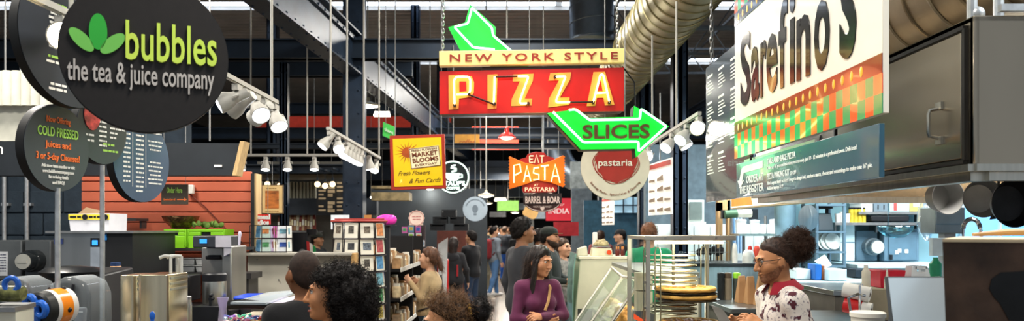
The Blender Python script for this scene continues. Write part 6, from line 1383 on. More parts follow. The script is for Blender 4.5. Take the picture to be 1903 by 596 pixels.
b = MB(); b.lathe([(.0, 0), (.12, .01), (.14, .02), (.0, .03)], (0, 0, 0), 24, Matrix.Rotation(PI/2, 3, 'X') @ Matrix.Rotation(.4, 3, 'Y')); o = obj('hanging_platter', b, steel); o.location = Vector((at(1513, 0, 8.5).x-.08, 8.45, za[429]+.0)); tag(o, 'shiny round lid hanging at the edge of the metal shelving', 'lid')

# ---- lit food light box
t = thing('light_box', 'lit menu light box with a food picture hanging below the teal board', 'light box', (2.79, 8.7, 1.95), -PI/2)
b = MB(); b.box((0, .06, .2), (2.9, .12, .42)); obj('box_frame', b, mat('lightbox_frame', '#c9b48a', .5), t)
b = MB(); b.box((0, -.004, .2), (2.86, .008, .39)); obj('lit_panel', b, mat('lightbox_glow', '#f4ead8', .4, emit=.9, ecol='#fff2dc', var=.05), t, label='glowing cream panel')
b = MB(); b.plate([(-1.4, 0.02), (-.5, .02), (-.65, .2), (-.5, .38), (-1.4, .38)], -.01, -.006); obj('orange_print', b, mat('lightbox_orange', '#ee8a3c', .4, emit=.6, var=.35, scale=3), t, label='orange food print')
b = MB(); b.plate([(.25*math.cos(a)+.15, .22+.1*math.sin(a)) for a in np.linspace(0, 2*PI, 20)], -.012, -.006); obj('food_print', b, mat('lightbox_food', '#c8763e', .4, emit=.35, var=.6, scale=9), t)
b = MB(); b.plate([(1.0, .02), (1.4, .02), (1.4, .38), (.8, .38)], -.01, -.006); obj('olive_print', b, mat('lightbox_olive', '#8a7a34', .4, emit=.3, var=.4, scale=6), t)
b = MB()
for x in (-1.2, 1.2): b.cyl((x, .06, .4), (x, .06, .95), .01, n=6)
obj('hanger', b, wire, t)

# ---- pasta stall interior, behind the pizza case
iw = mat('pasta_white_wall', '#c9d2d0', .6, var=.06)
IY = 12.4
b = MB(); a = at(1200, 0, IY).x; c = at(1490, 0, IY).x; b.box(((a+c)/2, IY+.1, 1.5), (c-a, .2, 3)); struct('wall_pasta', b, mat('pasta_upper', '#4f5f68', .7, var=.2))
b = MB(); pbox(b, 1200, 416, 1490, 520, IY-.06, .05); struct('wall_pasta_tiles', b, iw)
b = MB()
for px in (1222, 1250, 1290, 1320, 1400, 1440): pbox(b, px, 420, px+.8, 516, IY-.075, .01)
struct('trim_18', b, mat('tile_joint', '#98a2a2', .6))
b = MB(); pbox(b, 1334, 376, 1343, 596, 11.2, .12); pbox(b, 1352, 372, 1357, 596, 11.2, .1); pbox(b, 1334, 370, 1357, 392, 11.2, .1); struct('trim_19', b, mat('raw_post', '#b08e62', .7, var=.2, stretch=(8, 8, .6)))
b = MB(); pbox(b, 1357, 404, 1384, 470, 11.9, .05); struct('window_4', b, mat('striped_window', '#9fb8cc', .3, emit=.3)); b = MB()
for i in range(5): pbox(b, 1358+i*5.6, 404, 1360+i*5.6, 470, 11.86, .04)
struct('window_4_bars', b, mat('window_bar', '#5a7fa0', .4))
t = thing('rolled_shade', 'green and white rolled shade above the striped window', 'shade', at(1375, 398, 11)); b = MB(); b.cyl(at(1347, 398, 11), at(1370, 397, 11), .055, n=16); obj('green_roll', b, mat('roll_green', '#3f5f44', .6), t, world=True); b = MB(); b.cyl(at(1370, 397, 11), at(1396, 396, 11), .055, n=16); obj('white_roll', b, mat('roll_white', '#c9c4b4', .6), t, world=True); b = MB(); b.box(at(1400, 398, 11.1), (.1, .1, .14)); b.box(at(1346, 398, 11.1), (.08, .1, .12)); obj('bracket', b, black, t, world=True)
t = cab('wall_monitor', 'grey monitor in a pale frame high in the pasta stall', 'monitor', 1279, 371, 1309, 414, 11.6, .08, mat('monitor_frame', '#aebcb8', .5)); b = MB(); pbox(b, 1282, 375, 1305, 408, 11.58, .03); obj('screen', b, mat('monitor_grey', '#5f6a66', .3), t, world=True); b = MB(); pbox(b, 1290, 400, 1296, 412, 11.7, .8); obj('wall_arm', b, black, t, world=True)
b = MB(); pbox(b, 1275, 412, 1312, 416, 11.5, .7); tag(obj('monitor_shelf', b, white), 'thin pale shelf under the grey monitor', 'shelf')
for x0, y0, x1, y1, d, lab in ((1205, 292, 1250, 400, 9.6, 'white lit menu panel with a red heading hanging beside the round cream sign'), (1119, 365, 1141, 418, 12.5, 'narrow white lit menu panel hanging behind the round cream sign')):
    t = thing('lit_menu', lab, 'menu', at((x0+x1)/2, y1, d)); b = MB(); sl = 14 if x0 > 1150 else 4
    q = [at(x0, y1, d), at(x1, y1-sl*.2, d-.6), at(x1, y0, d-.6), at(x0, y0+sl, d)]; dv = Vector((.01, .05, 0)); b.hull(q, [p+dv for p in q]); obj('panel', b, mat('menu_lit', '#efece2', .4, emit=.55, var=.03), t, world=True)
    n_ = Vector((-.03, -.03, 0)); def_ = lambda u, v: q[0]+(q[1]-q[0])*u+((q[3]-q[0])*(1-u)+(q[2]-q[1])*u)*v
    b = MB()
    for (u0, u1, v0, v1) in ((.05, .95, .88, .97),): Q = [def_(u0, v0)+n_*.3, def_(u1, v0)+n_*.3, def_(u1, v1)+n_*.3, def_(u0, v1)+n_*.3]; b.hull([p+n_*.1 for p in Q], Q)
    obj('heading', b, mat('menu_red', '#b03a2c', .5), t, world=True)
    b = MB(); rr = random.Random(3)
    for i in range(11):
        u0 = (.06, .40, .70)[i % 3]; v0 = .06+.19*(i//3); Q = [def_(u0, v0)+n_*.3, def_(u0+.24, v0)+n_*.3, def_(u0+.24, v0+.03+.08*rr.random())+n_*.3, def_(u0, v0+.05)+n_*.3]; b.hull([p+n_*.1 for p in Q], Q)
    obj('print_block', b, mat('menu_print_brown', '#8a7a6a', .6), t, world=True)
    b = MB(); b.cyl((q[3]+q[2])/2+dv*.5, ((q[3]+q[2])/2+dv*.5)*1+Vector((0, 0, .8)), .008, n=6); obj('hanger', b, wire, t, world=True)
# dark teal wall and doors past the pasta sign
b = MB(); pbox(b, 1085, 372, 1200, 640, 18.5, .1); struct('wall_teal', b, mat('teal_dark', '#24485c', .7, var=.25)); b = MB(); pbox(b, 1140, 366, 1195, 395, 18.3, .1); struct('window_5', b, mat('dim_window', '#8fb6cc', .3, emit=.5)); b = MB()
for px in (1158, 1176): pbox(b, px, 366, px+2, 395, 18.2, .08)
pbox(b, 1138, 380, 1196, 382, 18.2, .08); struct('window_5_bars', b, navy)
b = MB(); pbox(b, 1060, 300, 1200, 350, 22, .1); struct('wall_pale_upper', b, mat('pale_upper', '#7f8788', .7, var=.3))
b = MB(); pbox(b, 1062, 350, 1100, 470, 20.5, .1); struct('wall_grey_low', b, mat('grey_low', '#59636b', .7, var=.25))
# shelf of white tubs above the sink line
b = MB(); a = at(1372, 434, 10.8); c = at(1490, 434, 10.8); t = thing('steel_shelf', 'steel shelf of white tubs in the pasta kitchen', 'shelf', ((a.x+c.x)/2, 11, 0)); b.box(((a.x+c.x)/2, 11., a.z-.015), (c.x-a.x, .5, .03)); obj('board', b, steel, t, world=True); b = MB()
for px in (1374, 1398, 1440, 1488): x = at(px, 0, 10.8).x; b.cyl((x, 11.2, 0), (x, 11.2, a.z+.25), .02, n=8)
obj('post', b, steeld, t, world=True)
for i, (px, w, h_) in enumerate(((1382, 20, .2), (1408, 18, .19), (1424, 12, .13), (1447, 22, .2), (1468, 16, .16))):
    p = at(px, 434, 10.85); r_ = w*10.85/F/2; tt = thing('white_crock', 'white tub on the steel shelf in the pasta kitchen, %s along' % ('first', 'second', 'third', 'fourth', 'fifth')[i], 'tub', (p.x, 10.98, a.z+.003), group='white tubs on the steel shelf'); b = MB(); b.lathe([(r_*.85, 0), (r_, h_*.8), (r_*.98, h_*.82), (0, h_*.82)], n=22); obj('tub_body', b, mat('crock_white', '#dfe4e2', .4), tt); b = MB(); b.lathe([(r_*1.03, h_*.8), (r_*1.03, h_*.95), (0, h_)], n=22); obj('lid', b, mat('crock_lid', '#c9ced0', .4), tt)
p = at(1410, 395, 10); b = MB(); b.lathe([(.11, -.16), (.12, .3), (.10, .42), (0, .43)], (at(1460, 0, 9.0).x, 9.02, at(0, 420, 9.0).z), 24); o = tag(obj('blue_drum', b, mat('drum_blue', '#8db4c8', .4)), 'tall pale blue drum above the cook\'s hair', 'drum'); b = MB(); b.box((0, 0, -.78), (.22, .3, 1.56)); b.M = Matrix(); s_ = obj('stand', b, steeld, o)
# pasta prep counter with utensils
zc2 = at(0, 489, 9.6).z
counter('steel pasta counter with a dark edge behind the pizza case', at(1205, 0, 9.6).x, at(1470, 0, 9.6).x, 9.6, 10.4, zc2, m=mat('dark_edge', '#2a3034', .4), body=mat('blue_steel', '#9fb6c2', .35, .4, var=.15, stretch=(3, 3, .3)))
t = thing('utensil_rack', 'low wire rack of dark utensils on the pasta counter', 'rack', (at(1320, 0, 9.8).x, 9.85, zc2)); b = MB(); w_ = 62*9.8/F
for z in (.02, .13, .25): b.box((0, -.1, z), (w_, .008, .008)); b.box((0, .1, z), (w_, .008, .008))
for i in range(9): b.box((-w_/2+w_*i/8, -.1, .125), (.006, .006, .25))
obj('wire_frame', b, steeld, t); b = MB(); rr = random.Random(9)
for i in range(7): x = -w_*.3+i*w_*.11; b.cyl((x, 0, .02), (x+.04*(rr.random()-.5), .03, .25+.1*rr.random()), .008, n=6); b.ell((x, 0, .12+.05*rr.random()), (.04, .03, .05), None, 8, 6)
obj('utensil', b, black, t, label='dark utensils')
for i, (px, w, h_, cc, nm) in enumerate(((1262, 14, .14, '#3a4a58', 'dark salt shaker'), (1385, 22, .16, '#dfe2de', 'white bowl stack'), (1405, 10, .2, '#c8362c', 'red tin'), (1418, 14, .2, '#d04a38', 'wide red tin'), (1425, 8, .26, '#d8a838', 'yellow bottle'), (1360, 10, .24, '#e6e3da', 'white cone cup'))):
    p = at(px, 488, 9.85); r_ = w*9.85/F/2; b = MB(); b.lathe([(r_, 0), (r_*1.02, h_*.5), (r_*.8, h_*.85), (r_*.5, h_), (0, h_)], (p.x, 9.72 if px not in (1405, 1418) else 10.1, zc2), 18); tag(obj(nm.replace(' ', '_'), b, mat('pc_%d' % i, cc, .4, var=.15)), nm+' standing on the dark edged pasta counter', nm.split()[-1])
# ---- pepper and spice jars, paper bags on the steel counter by the cook
zb = 1.09
counter('steel counter with brown paper bags beside the cook', at(1345, 0, 6.2).x, 2.26, 6.0, 6.9, zb, m=mat('steel_top', '#8d9294'), body=mat('stall_front', '#5a5650'))
kr = mat('kraft_bag', '#a27a52', .75, var=.1, bump=.12, bscale=20)
for i, (x0, x1, top, bot, sk) in enumerate(((1372, 1390, 513, 566, .02), (1389, 1406, 514, 567, .015), (1407, 1429, 511, 573, .03), (1430, 1446, 512, 572, .01))):
    d_ = 6.45-.12*(i % 3); a = at(x0, bot, d_); c = at(x1, top, d_); w_ = c.x-a.x; h_ = c.z-zb; t = thing('paper_bag', 'brown paper bag standing on the steel counter, %s in the row from the pizza case' % ('first', 'second', 'third', 'fourth')[i], 'bag', ((a.x+c.x)/2, d_+.06, zb), group='brown paper bags by the cook')
    b = MB(); b.hull([(-w_*.5, -.06, 0), (w_*.5, -.06, 0), (w_*.5, .06, 0), (-w_*.5, .06, 0)], [(-w_*.5+sk, -.012, h_), (w_*.38, -.012, h_+.004), (w_*.38, .012, h_), (-w_*.5+sk, .012, h_)]); obj('bag_body', b, kr, t, bev=.003)
    b = MB(); b.hull([(w_*.5+.001, -.045, .01), (w_*.5+.001, .045, .01), (w_*.4, .012, h_*.95), (w_*.4, -.012, h_*.95)], [(w_*.5+.003, -.045, .01), (w_*.5+.003, .045, .01), (w_*.4+.003, .012, h_*.95), (w_*.4+.003, -.012, h_*.95)]); obj('side_fold', b, mat('kraft_dark', '#8a5c32', .75), t)
for i, (px, cc, lid, nm) in enumerate(((1326, '#1c2024', '#1c2024', 'black grinder jar'), (1339, '#8d7c68', '#5a4a3c', 'brown spice jar'), (1354, '#3c4440', '#8fd03a', 'dark jar with a lime lid'))):
    p = at(px, 548, 7.0); t = thing('spice_jar', nm+' on the steel counter behind the pizza case glass', 'jar', (p.x, 6.75, zb)); b = MB(); b.lathe([(.03, 0), (.032, .17), (.028, .19)], n=18); obj('jar_body', b, mat('spice_%d' % i, cc, .3, var=.2), t); b = MB(); b.lathe([(.031, .185), (.031, .225), (.02, .232), (0, .232)], n=18); obj('lid', b, mat('spice_lid_%d' % i, lid, .4), t)
b = MB(); p = at(1372, 530, 7.0); b.rbox((p.x, 6.85, zb+.08), (.09, .09, .16), .02); tag(obj('green_tin', b, mat('tin_green', '#1f7a4e', .4)), 'green tin behind the brown paper bags', 'tin')
for i, px in enumerate((1288, 1300)):
    p = at(px, 530, 7.6); 
# ---- pizza display case
PX0, PX1, PY0, PY1 = .845, 1.37, 4.95, 5.6; ZB = 1.0
zt2 = at(0, 438, 5.0).z
counter('tall counter under the glass pizza case', .72, 1.52, 4.85, 5.7, ZB, m=mat('steel_top', '#8d9294'), body=mat('stall_front', '#5a5650'))
t = thing('pizza_case', 'tall glass pizza display case with a steel frame and stacked wire racks', 'display case', ((PX0+PX1)/2, (PY0+PY1)/2, ZB))
fm = mat('case_frame', '#c9c4b4', .32, .85, var=.1)
for x, y in ((PX0, PY0), (PX0-.02, PY1), (PX1, PY1)): b = MB(); b.box((x, y, (ZB+zt2)/2), (.026, .026, zt2-ZB)); obj('corner_post', b, fm, t, world=True)
b = MB(); b.box(((PX0+PX1)/2, PY0, zt2-.012), (PX1-PX0+.04, .03, .03)); b.box(((PX0+PX1)/2, PY1, zt2-.012), (PX1-PX0, .03, .024)); b.box((PX0-.01, (PY0+PY1)/2, zt2-.012), (.03, PY1-PY0, .024)); b.box((PX1, (PY0+PY1)/2, zt2-.012), (.02, PY1-PY0, .024)); obj('top_rail', b, fm, t, world=True, bev=.003)
b = MB()
for z in (1.2, 1.36, 1.52): b.cyl((PX0-.016, PY0-.016, z), (PX0-.022, PY0-.022, z), .008, n=8)
for f in (.2, .5, .8): b.cyl((PX0+(PX1-PX0)*f, PY0-.015, zt2-.012), (PX0+(PX1-PX0)*f, PY0-.021, zt2-.012), .007, n=8)
obj('bolt', b, steel, t, world=True)
b = MB(); b.cyl((PX0+.05, PY0+.03, zt2-.04), (PX1-.05, PY0+.03, zt2-.04), .010, n=8); obj('fill_tube', b, mat('case_tube', '#fff4dc', .3, emit=4, ecol='#ffeccc', var=0), t, world=True, label='added lit tube under the top rail')  # added tube; the area light after it brightens the pizzas
light('AREA', (1.1, PY0+.12, zt2-.06), 7, (1, .9, .72), .3, (1.1, PY0+.3, ZB))
cg = glassmat('case_glass', '#f4faf8', .0, .01)
b = MB(); b.box((PX0-.01, (PY0+PY1)/2, (ZB+zt2)/2), (.006, PY1-PY0, zt2-ZB-.03)); obj('side_glass', b, cg, t, world=True); b = MB(); b.box(((PX0+PX1)/2, PY0-.004, (ZB+zt2)/2), (PX1-PX0, .006, zt2-ZB-.03)); obj('front_glass', b, cg, t, world=True)
# rotating rack: loops and ring shelves
px_ = at(1275, 0, 5.25).x; cx, cy = px_-.02, 5.27
rk = thing('pizza_rack', 'upright wire rack of thin round shelves inside the pizza case', 'rack', (cx, cy, ZB))
b = MB(); wr = mat('rack_wire', '#9d977f', .35, .9)
for (x, y) in ((-.235, .02), (-.19, -.15), (.18, .165)):
    b.tube([(x-.018, y, .0), (x-.018, y, .54), (x-.01, y, .57), (x+.01, y, .57), (x+.018, y, .54), (x+.018, y, .0)], .0045, 6)
obj('upright_loop', b, wr, rk)
zs_ = [at(0, y, 5.25).z-ZB for y in (474, 483, 492, 502, 511, 520, 529, 565, 573, 581)]
for i, z in enumerate(zs_):
    b = MB(); b.tube([(-.06+.15*math.cos(a), .15*math.sin(a)*.9, z) for a in np.linspace(0, 2*PI, 30, endpoint=False)], .005, 6, True)
    for yy in (-.07, 0, .07): b.tube([(-.2, yy, z), (.08, yy, z)], .003, 5)
    obj('ring_shelf', b, wr, rk)
b = MB(); b.cyl((-.06, 0, zs_[6]), (-.06, 0, .60), .01, n=8); obj('spindle', b, wr, rk)
crust = mat('pizza_crust', '#d29a50', .7, var=.25, scale=14, bump=.4, bscale=40); cheese = mat('pizza_cheese', '#e6b24a', .5, var=.35, scale=22, bump=.5, bscale=50); sauce = mat('pizza_topping', '#a8562a', .55, var=.6, scale=30, bump=.5, bscale=45)
def pizza(label, px, py, d, r, top, wedge=False, tray=True, cut=None):
    p = at(px, py, d); t = thing('pizza', label, 'pizza', p); p.z = py; t.location.z = py; n = 48
    def F_(P):
        rr = np.hypot(P[:, 0], P[:, 1]); ang = np.arctan2(P[:, 1], P[:, 0]); R0 = r*(1+.015*np.sin(5*ang)+.01*np.sin(11*ang))
        ringd = np.sqrt((rr-R0+.016)**2+(P[:, 2]-.012)**2)-.015
        base = np.maximum(rr-R0+.012, np.abs(P[:, 2]-.006)-.006)
        return smin(ringd, base, .008)+.002*vnoise(P, 90, 4)
    V, Q = nets(F_, (-r*1.1, -r*1.1, -.01), (r*1.1, r*1.1, .04), .0065); b = MB(); b.np(V, Q); obj('crust', b, crust, t, smooth=180)
    def G_(P):
        rr = np.hypot(P[:, 0], P[:, 1]); return np.maximum(rr-r*.88, np.abs(P[:, 2]-.012)-.007)+.0035*vnoise(P, 70, 7)
    V, Q = nets(G_, (-r, -r, -.0), (r, r, .035), .0065); b = MB(); b.np(V, Q); obj('topping', b, top, t, smooth=180)
    rr = random.Random(int(px)); b = MB()
    for i in range(46): a = rr.random()*6.28; q = r*.84*math.sqrt(rr.random()); b.ell((q*math.cos(a), q*math.sin(a), .02), (.012+.012*rr.random(), .012, .006), Matrix.Rotation(rr.random()*6, 3, 'Z'), 7, 5)
    obj('topping_bits', b, mat('topping_bits', '#c98a3c', .5, var=.5, scale=40), t)
    return t
def tray(label, px, py, d, r):
    p = at(px, py, d); p.z = py; b = MB(); b.lathe([(0, 0), (r, 0), (r*1.02, .008), (r, .008), (0, .004)], n=44); o = obj('pizza_tray', b, mat('tray_dark', '#4a3c30', .4, .6)); o.location = p; tag(o, label, 'tray')
ZP = 1.222; ZQ = 1.055
tray('dark round tray under the lower of the two stacked pizzas', 1277, ZP, 5.25, .205)
pizza('thin folded under crust beneath the golden cheese pizza in the case', 1276, ZP+.015, 5.25, .20, mat('pizza_under', '#9a6a3a', .6, var=.3))
tray('thin round tray between the two stacked pizzas', 1275, ZP+.048, 5.25, .2)
pizza('golden cheese pizza on top of the stack in the glass case', 1274, ZP+.063, 5.25, .203, cheese)
tray('round tray under the red topped pizza at the bottom of the case', 1282, ZQ, 5.2, .2)
pizza('red topped pizza at the bottom of the glass case', 1281, ZQ+.015, 5.2, .195, sauce)
b = MB(); p = at(1180, 566, 5.4); 
for i, (y0, y1) in enumerate(((505, 537), (539, 575))):
    b = MB(); pbox(b, 1183, y0+2, 1213, y1+2, 5.74, .12); tag(obj('cream_carton', b, mat('carton_cream', '#cfc6a8', .7, var=.05)), 'cream carton behind the pizza case, %s of two' % ('upper', 'lower')[i], 'box')
b = MB(); pbox(b, 1180, 577, 1216, 861, 5.73, .14); o = tag(obj('carton_stand', b, steeld), 'stand under the cream cartons behind the pizza case', 'stand'); o.location.z = 0
d_ = 4.9; t = thing('orange_tag', 'bright orange price tag in the corner of the pizza case', 'tag', at(1185, 588, 5.02)); b = MB(); b.hull([at(1178, 582, 5.02), at(1196, 594, 5.02), at(1194, 600, 5.02), at(1178, 592, 5.02)], [p+Vector((0, .006, 0)) for p in (at(1178, 582, 5.02), at(1196, 594, 5.02), at(1194, 600, 5.02), at(1178, 592, 5.02))]); obj('tag_card', b, mat('tag_orange', '#f0582c', .5, emit=.15), t, world=True)
# tablet in the cook's hand
t = thing('tablet', 'thin dark tablet tilted in the hand of the cook', 'tablet', at(1335, 582, 4.25)); b = MB(); q = [at(1321, 566, 4.25), at(1343, 574, 4.25), at(1362, 604, 4.2), at(1340, 604, 4.2)]; dv = Vector((.004, .012, 0)); b.hull(q, [p+dv for p in q]); obj('tablet_body', b, mat('tablet_back', '#6b6862', .35, .7), t, world=True, bev=.002)
b = MB(); c_ = sum(q, Vector())/4; q2 = [c_+(p-c_)*.9+dv*1.1 for p in q]; b.hull(q2, [p+dv*.1 for p in q2]); obj('screen', b, black, t, world=True)
# ---- slanted glass food case and the cream deli case before it
t = thing('deli_case', 'sloping glass food case with steel bars and trays of pasta', 'display case', (1.05, 6.7, 0))
A0, A1 = at(1137, 497, 7.6), at(1072, 594, 7.6); B0, B1 = at(1157, 514, 6.7), at(1101, 596, 6.7); C0, C1 = at(1193, 518, 5.95), at(1140, 594, 5.95)
A1 = A0+(A1-A0)*1.6; B1 = B0+(B1-B0)*1.45; C1 = C0+(C1-C0)*1.3
b = MB()
for p, q in ((A0, A1), (B0, B1), (C0, C1)): b.tube([p, q], .014, 8)
b.tube([A0, B0, C0], .012, 8); b.tube([A1, B1, C1], .014, 8); obj('steel_bar', b, fm, t, world=True)
sg = glassmat('deli_glass', '#d5dcd2', .04, .05, milky=True)
for p, q, r_, s_ in ((A0, A1, B1, B0), (B0, B1, C1, C0)): b = MB(); dv = Vector((.006, .0, .006)); b.hull([p, q, r_, s_], [v+dv for v in (p, q, r_, s_)]); obj('glass_pane', b, sg, t, world=True)
b = MB(); xb = A0.x+.45; b.hull([A0+Vector((0, .02, .02)), C0+Vector((0, .0, .02)), Vector((xb, C0.y, C0.z+.02)), Vector((xb, A0.y, A0.z+.02))], [v+Vector((0, 0, .03)) for v in (A0+Vector((0, .02, .02)), C0+Vector((0, .0, .02)), Vector((xb, C0.y, C0.z+.02)), Vector((xb, A0.y, A0.z+.02)))]); obj('top_deck', b, mat('deck_steel', '#a5a59c', .35, .7), t, world=True)
b = MB(); b.box((1.06, 6.75, .33), (.9, 1.7, .66)); obj('cabinet_body', b, mat('deli_body', '#8f8d80', .5), t, world=True)
b = MB(); b.box((1.10, 6.75, .93), (.68, 1.58, .04)); obj('food_deck', b, mat('food_deck', '#b9b6a8', .4), t, world=True); b = MB(); b.box((xb, 6.75, 1.0), (.02, 1.6, .65)); obj('back_wall', b, mat('deli_back', '#7d7b70', .5), t, world=True)
b = MB(); b.box((A0.x+.2, 6.7, 1.22), (.04, 1.5, .03)); obj('fill_tube', b, mat('case_tube', '#fff4dc', .3, emit=4, ecol='#ffeccc', var=0), t, world=True, label='added lit tube under the deck')  # added tube; the point lights after it brighten the dark interior
for yy in (6.3, 7.1): light('POINT', (A0.x+.12, yy, 1.14), 6, (1, .93, .8), .08)
def heap(name, label, c, r, m, seed, cat='food'):
    f = lambda P: np.maximum(s_ell(P, (0, 0, 0), r)+.014*vnoise(P, 75, seed)+.010*vnoise(P, 170, seed+1), -P[:, 2])
    o = netobj(name, f, (-r[0]*1.3, -r[1]*1.3, -.02), (r[0]*1.3, r[1]*1.3, r[2]*1.4), .011, m); o.location = c; return tag(o, label, cat, kind='stuff')
heap('fried_food', 'golden brown heap of fried food behind the sloping glass', Vector((.92, 6.42, .953)), (.10, .16, .12), mat('food_brown', '#a8783c', .7, var=.4, scale=30, bump=.6), 2); heap('pasta_salad', 'pale heap of pasta salad at the bottom of the sloping glass', Vector((.88, 6.78, .953)), (.12, .16, .09), mat('food_pale', '#d6c9a2', .7, var=.3, scale=40, bump=.6), 5); heap('ravioli_heap', 'tan heap of filled pasta in the further half of the case', Vector((.90, 7.2, .953)), (.11, .18, .11), mat('food_tan', '#b99a68', .7, var=.35, scale=35, bump=.6), 8)
for i, (x, y) in enumerate(((at(1140, 0, 6.45).x, 6.45), (at(1110, 0, 6.6).x, 6.65), (at(1104, 0, 7.2).x, 7.2))): pass
t = thing('deli_cabinet', 'cream deli cabinet end with a green curved glass front along the aisle', 'display case', (1.0, 8.8, 0)); cr = mat('cabinet_cream', '#c3bfa4', .5, var=.05)
b = MB(); D = 8.2; z_ = at(0, 481, D).z; a = at(1078, 481, D).x; c = at(1168, 481, D).x; b.M = Matrix.Translation((0, 0, 0)); b.plate([(a-.07, 0), (c, 0), (c, z_), (a, z_), (a-.02, z_-.25), (a-.06, .75)], D, D+.7); obj('end_panel', b, cr, t, world=True, bev=.01)
b = MB(); b.box(((a+c)/2, D+.35, z_+.012), (c-a+.02, .72, .024)); obj('top_plate', b, mat('plate_cream', '#d6d0b6', .4), t, world=True)
gl = glassmat('curved_green_glass', '#a5d0c4', .35, .08, milky=True); b = MB(); prof = [(a-.05, z_+.06), (a-.075, z_-.1), (a-.085, z_-.35), (a-.085, z_-.6), (a-.08, .7)]
for i in range(len(prof)-1): (xa, za_), (xb_, zb_) = prof[i], prof[i+1]; b.hull([(xa, D-.05, za_), (xb_, D-.05, zb_), (xb_, D+.7, zb_), (xa, D+.7, za_)], [(xa+.012, D-.05, za_), (xb_+.012, D-.05, zb_), (xb_+.012, D+.7, zb_), (xa+.012, D+.7, za_)])
obj('curved_glass', b, gl, t, world=True)
b = MB(); b.box((a+.05, D+.02, .72), (.15, .05, .3)); obj('side_vent', b, mat('vent_dark', '#3a3b36', .5), t, world=True)
p = at(1120, 481, 8.35); t = thing('weighing_scale', 'cream weighing scale with a red dot on the deli cabinet', 'scale', (p.x, 8.5, z_+.024)); w_ = 40*8.4/F; b = MB(); b.hull([(-w_*.5, -.12, 0), (w_*.5, -.12, 0), (w_*.5, .12, 0), (-w_*.5, .12, 0)], [(-w_*.42, -.07, .085), (w_*.45, -.07, .085), (w_*.45, .12, .085), (-w_*.42, .12, .085)]); obj('body', b, mat('scale_cream', '#c9c3a2', .5), t, bev=.006); b = MB(); b.cyl((w_*.32, -.1, .04), (w_*.32, -.118, .038), .025, n=18); obj('red_dot', b, mat('dot_red', '#e04a20', .5), t, label='red orange dot'); b = MB(); b.box((0, .02, .1), (w_*.8, .2, .015)); obj('weighing_plate', b, steeld, t)
heap('bread_bundle', 'wrapped bundle of bread resting on the cream scale', (p.x-.0, 8.5, z_+.133), (.08, .09, .06), mat('bread_tan', '#a89a70', .7, var=.4, scale=30), 12, 'bread'); bpy.data.objects['bread_bundle']['kind'] = 'thing'
b = MB(); b.hull([(p.x-.26, 8.4, z_+.025), (p.x-.15, 8.4, z_+.025), (p.x-.15, 8.6, z_+.025), (p.x-.26, 8.6, z_+.025)], [(p.x-.25, 8.42, z_+.1), (p.x-.16, 8.42, z_+.13), (p.x-.16, 8.6, z_+.13), (p.x-.25, 8.6, z_+.1)]); tag(obj('card_reader', b, mat('reader_cream', '#b5b29a', .5), bev=.006), 'small cream counter device beside the weighing scale', 'device')
for i, px in enumerate((1147, 1152, 1157, 1161)):
    q = at(px, 482, 8.4); tt = thing('sauce_bottle', 'small dark red bottle beside the scale, %s in its row' % ('first', 'second', 'third', 'fourth')[i], 'bottle', (q.x, 8.45+.06*(i % 2), z_+.024), group='sauce bottles by the scale'); b = MB(); b.lathe([(.013, 0), (.014, .055), (.007, .075)], n=12); obj('bottle_body', b, mat('sauce_red', '#6b2a22', .3), tt); b = MB(); b.lathe([(.008, .07), (.008, .1), (0, .1)], n=10); obj('cap', b, mat('cap_orange', '#d08a4a', .4), tt)
# glass screen and white post by the boy
b = MB(); q = [at(1045, 452, 9.2), at(1100, 440, 9.2), at(1100, 470, 9.2), at(1050, 470, 9.2)]
b = MB(); pbox(b, 1081, 444, 1088, 480, 10.2, .08); o = tag(obj('white_dispenser', b, white, bev=.01), 'slim white dispenser standing on the deli cabinet beyond the scale', 'dispenser'); o.location.z = z_+.024; o.location.y = 8.8
b = MB(); pbox(b, 1092, 457, 1098, 480, 9.9, .06); o = tag(obj('red_canister', b, mat('canister_red', '#b84a4a', .4), bev=.008), 'small red and white canister on the deli cabinet', 'canister'); o.location.z = z_+.024; o.location.y = 8.75
# ================================================================== people
def rotm(y, p, r): return Matrix.Rotation(y, 3, 'Z') @ Matrix.Rotation(p, 3, 'X') @ Matrix.Rotation(r, 3, 'Y')
def curls(P, N, ln, rad_, turns, tr, seg=18, sides=4, droop=.4, seed=0):
    """many short spiral locks as one mesh; P roots, N outward directions"""
    g = np.random.default_rng(seed); n = len(P); N = N/np.linalg.norm(N, axis=1)[:, None]
    D = N*.75+g.normal(size=(n, 3))*.45; D[:, 2] -= droop; D /= np.linalg.norm(D, axis=1)[:, None]
    U = np.cross(D, g.normal(size=(n, 3))); U /= np.linalg.norm(U, axis=1)[:, None]; Wv = np.cross(D, U)
    t = np.linspace(0, 1, seg); ph = g.random(n)*6.28; L = ln*(.6+.8*g.random(n)); R = rad_*(.6+.8*g.random(n))
    a = ph[:, None]+t[None]*turns*2*PI
    C = P[:, None]+D[:, None]*(t[None, :, None]*L[:, None, None])+(U[:, None]*np.cos(a)[..., None]+Wv[:, None]*np.sin(a)[..., None])*R[:, None, None]
    T = np.gradient(C, axis=1); T /= np.linalg.norm(T, axis=2)[..., None]+1e-9
    E1 = np.cross(T, np.broadcast_to(D[:, None], T.shape)); E1 /= np.linalg.norm(E1, axis=2)[..., None]+1e-9; E2 = np.cross(T, E1)
    q = 2*PI*np.arange(sides)/sides; w = tr*(1-.6*t)[None, :, None, None]
    V = C[:, :, None]+w*(E1[:, :, None]*np.cos(q)[None, None, :, None]+E2[:, :, None]*np.sin(q)[None, None, :, None])
    V = V.reshape(-1, 3); i = np.arange(n)[:, None, None]*seg*sides; j = np.arange(seg-1)[None, :, None]*sides; k_ = np.arange(sides)[None, None]
    k2 = (k_+1) % sides
    Q = np.stack([i+j+k_, i+j+k2, i+j+sides+k2, i+j+sides+k_], -1).reshape(-1, 4)
    return V, Q
SKIN = {}
def skin(c): return mat('skin_'+c.strip('#'), c, .5, var=.05, scale=18, spec=.35)
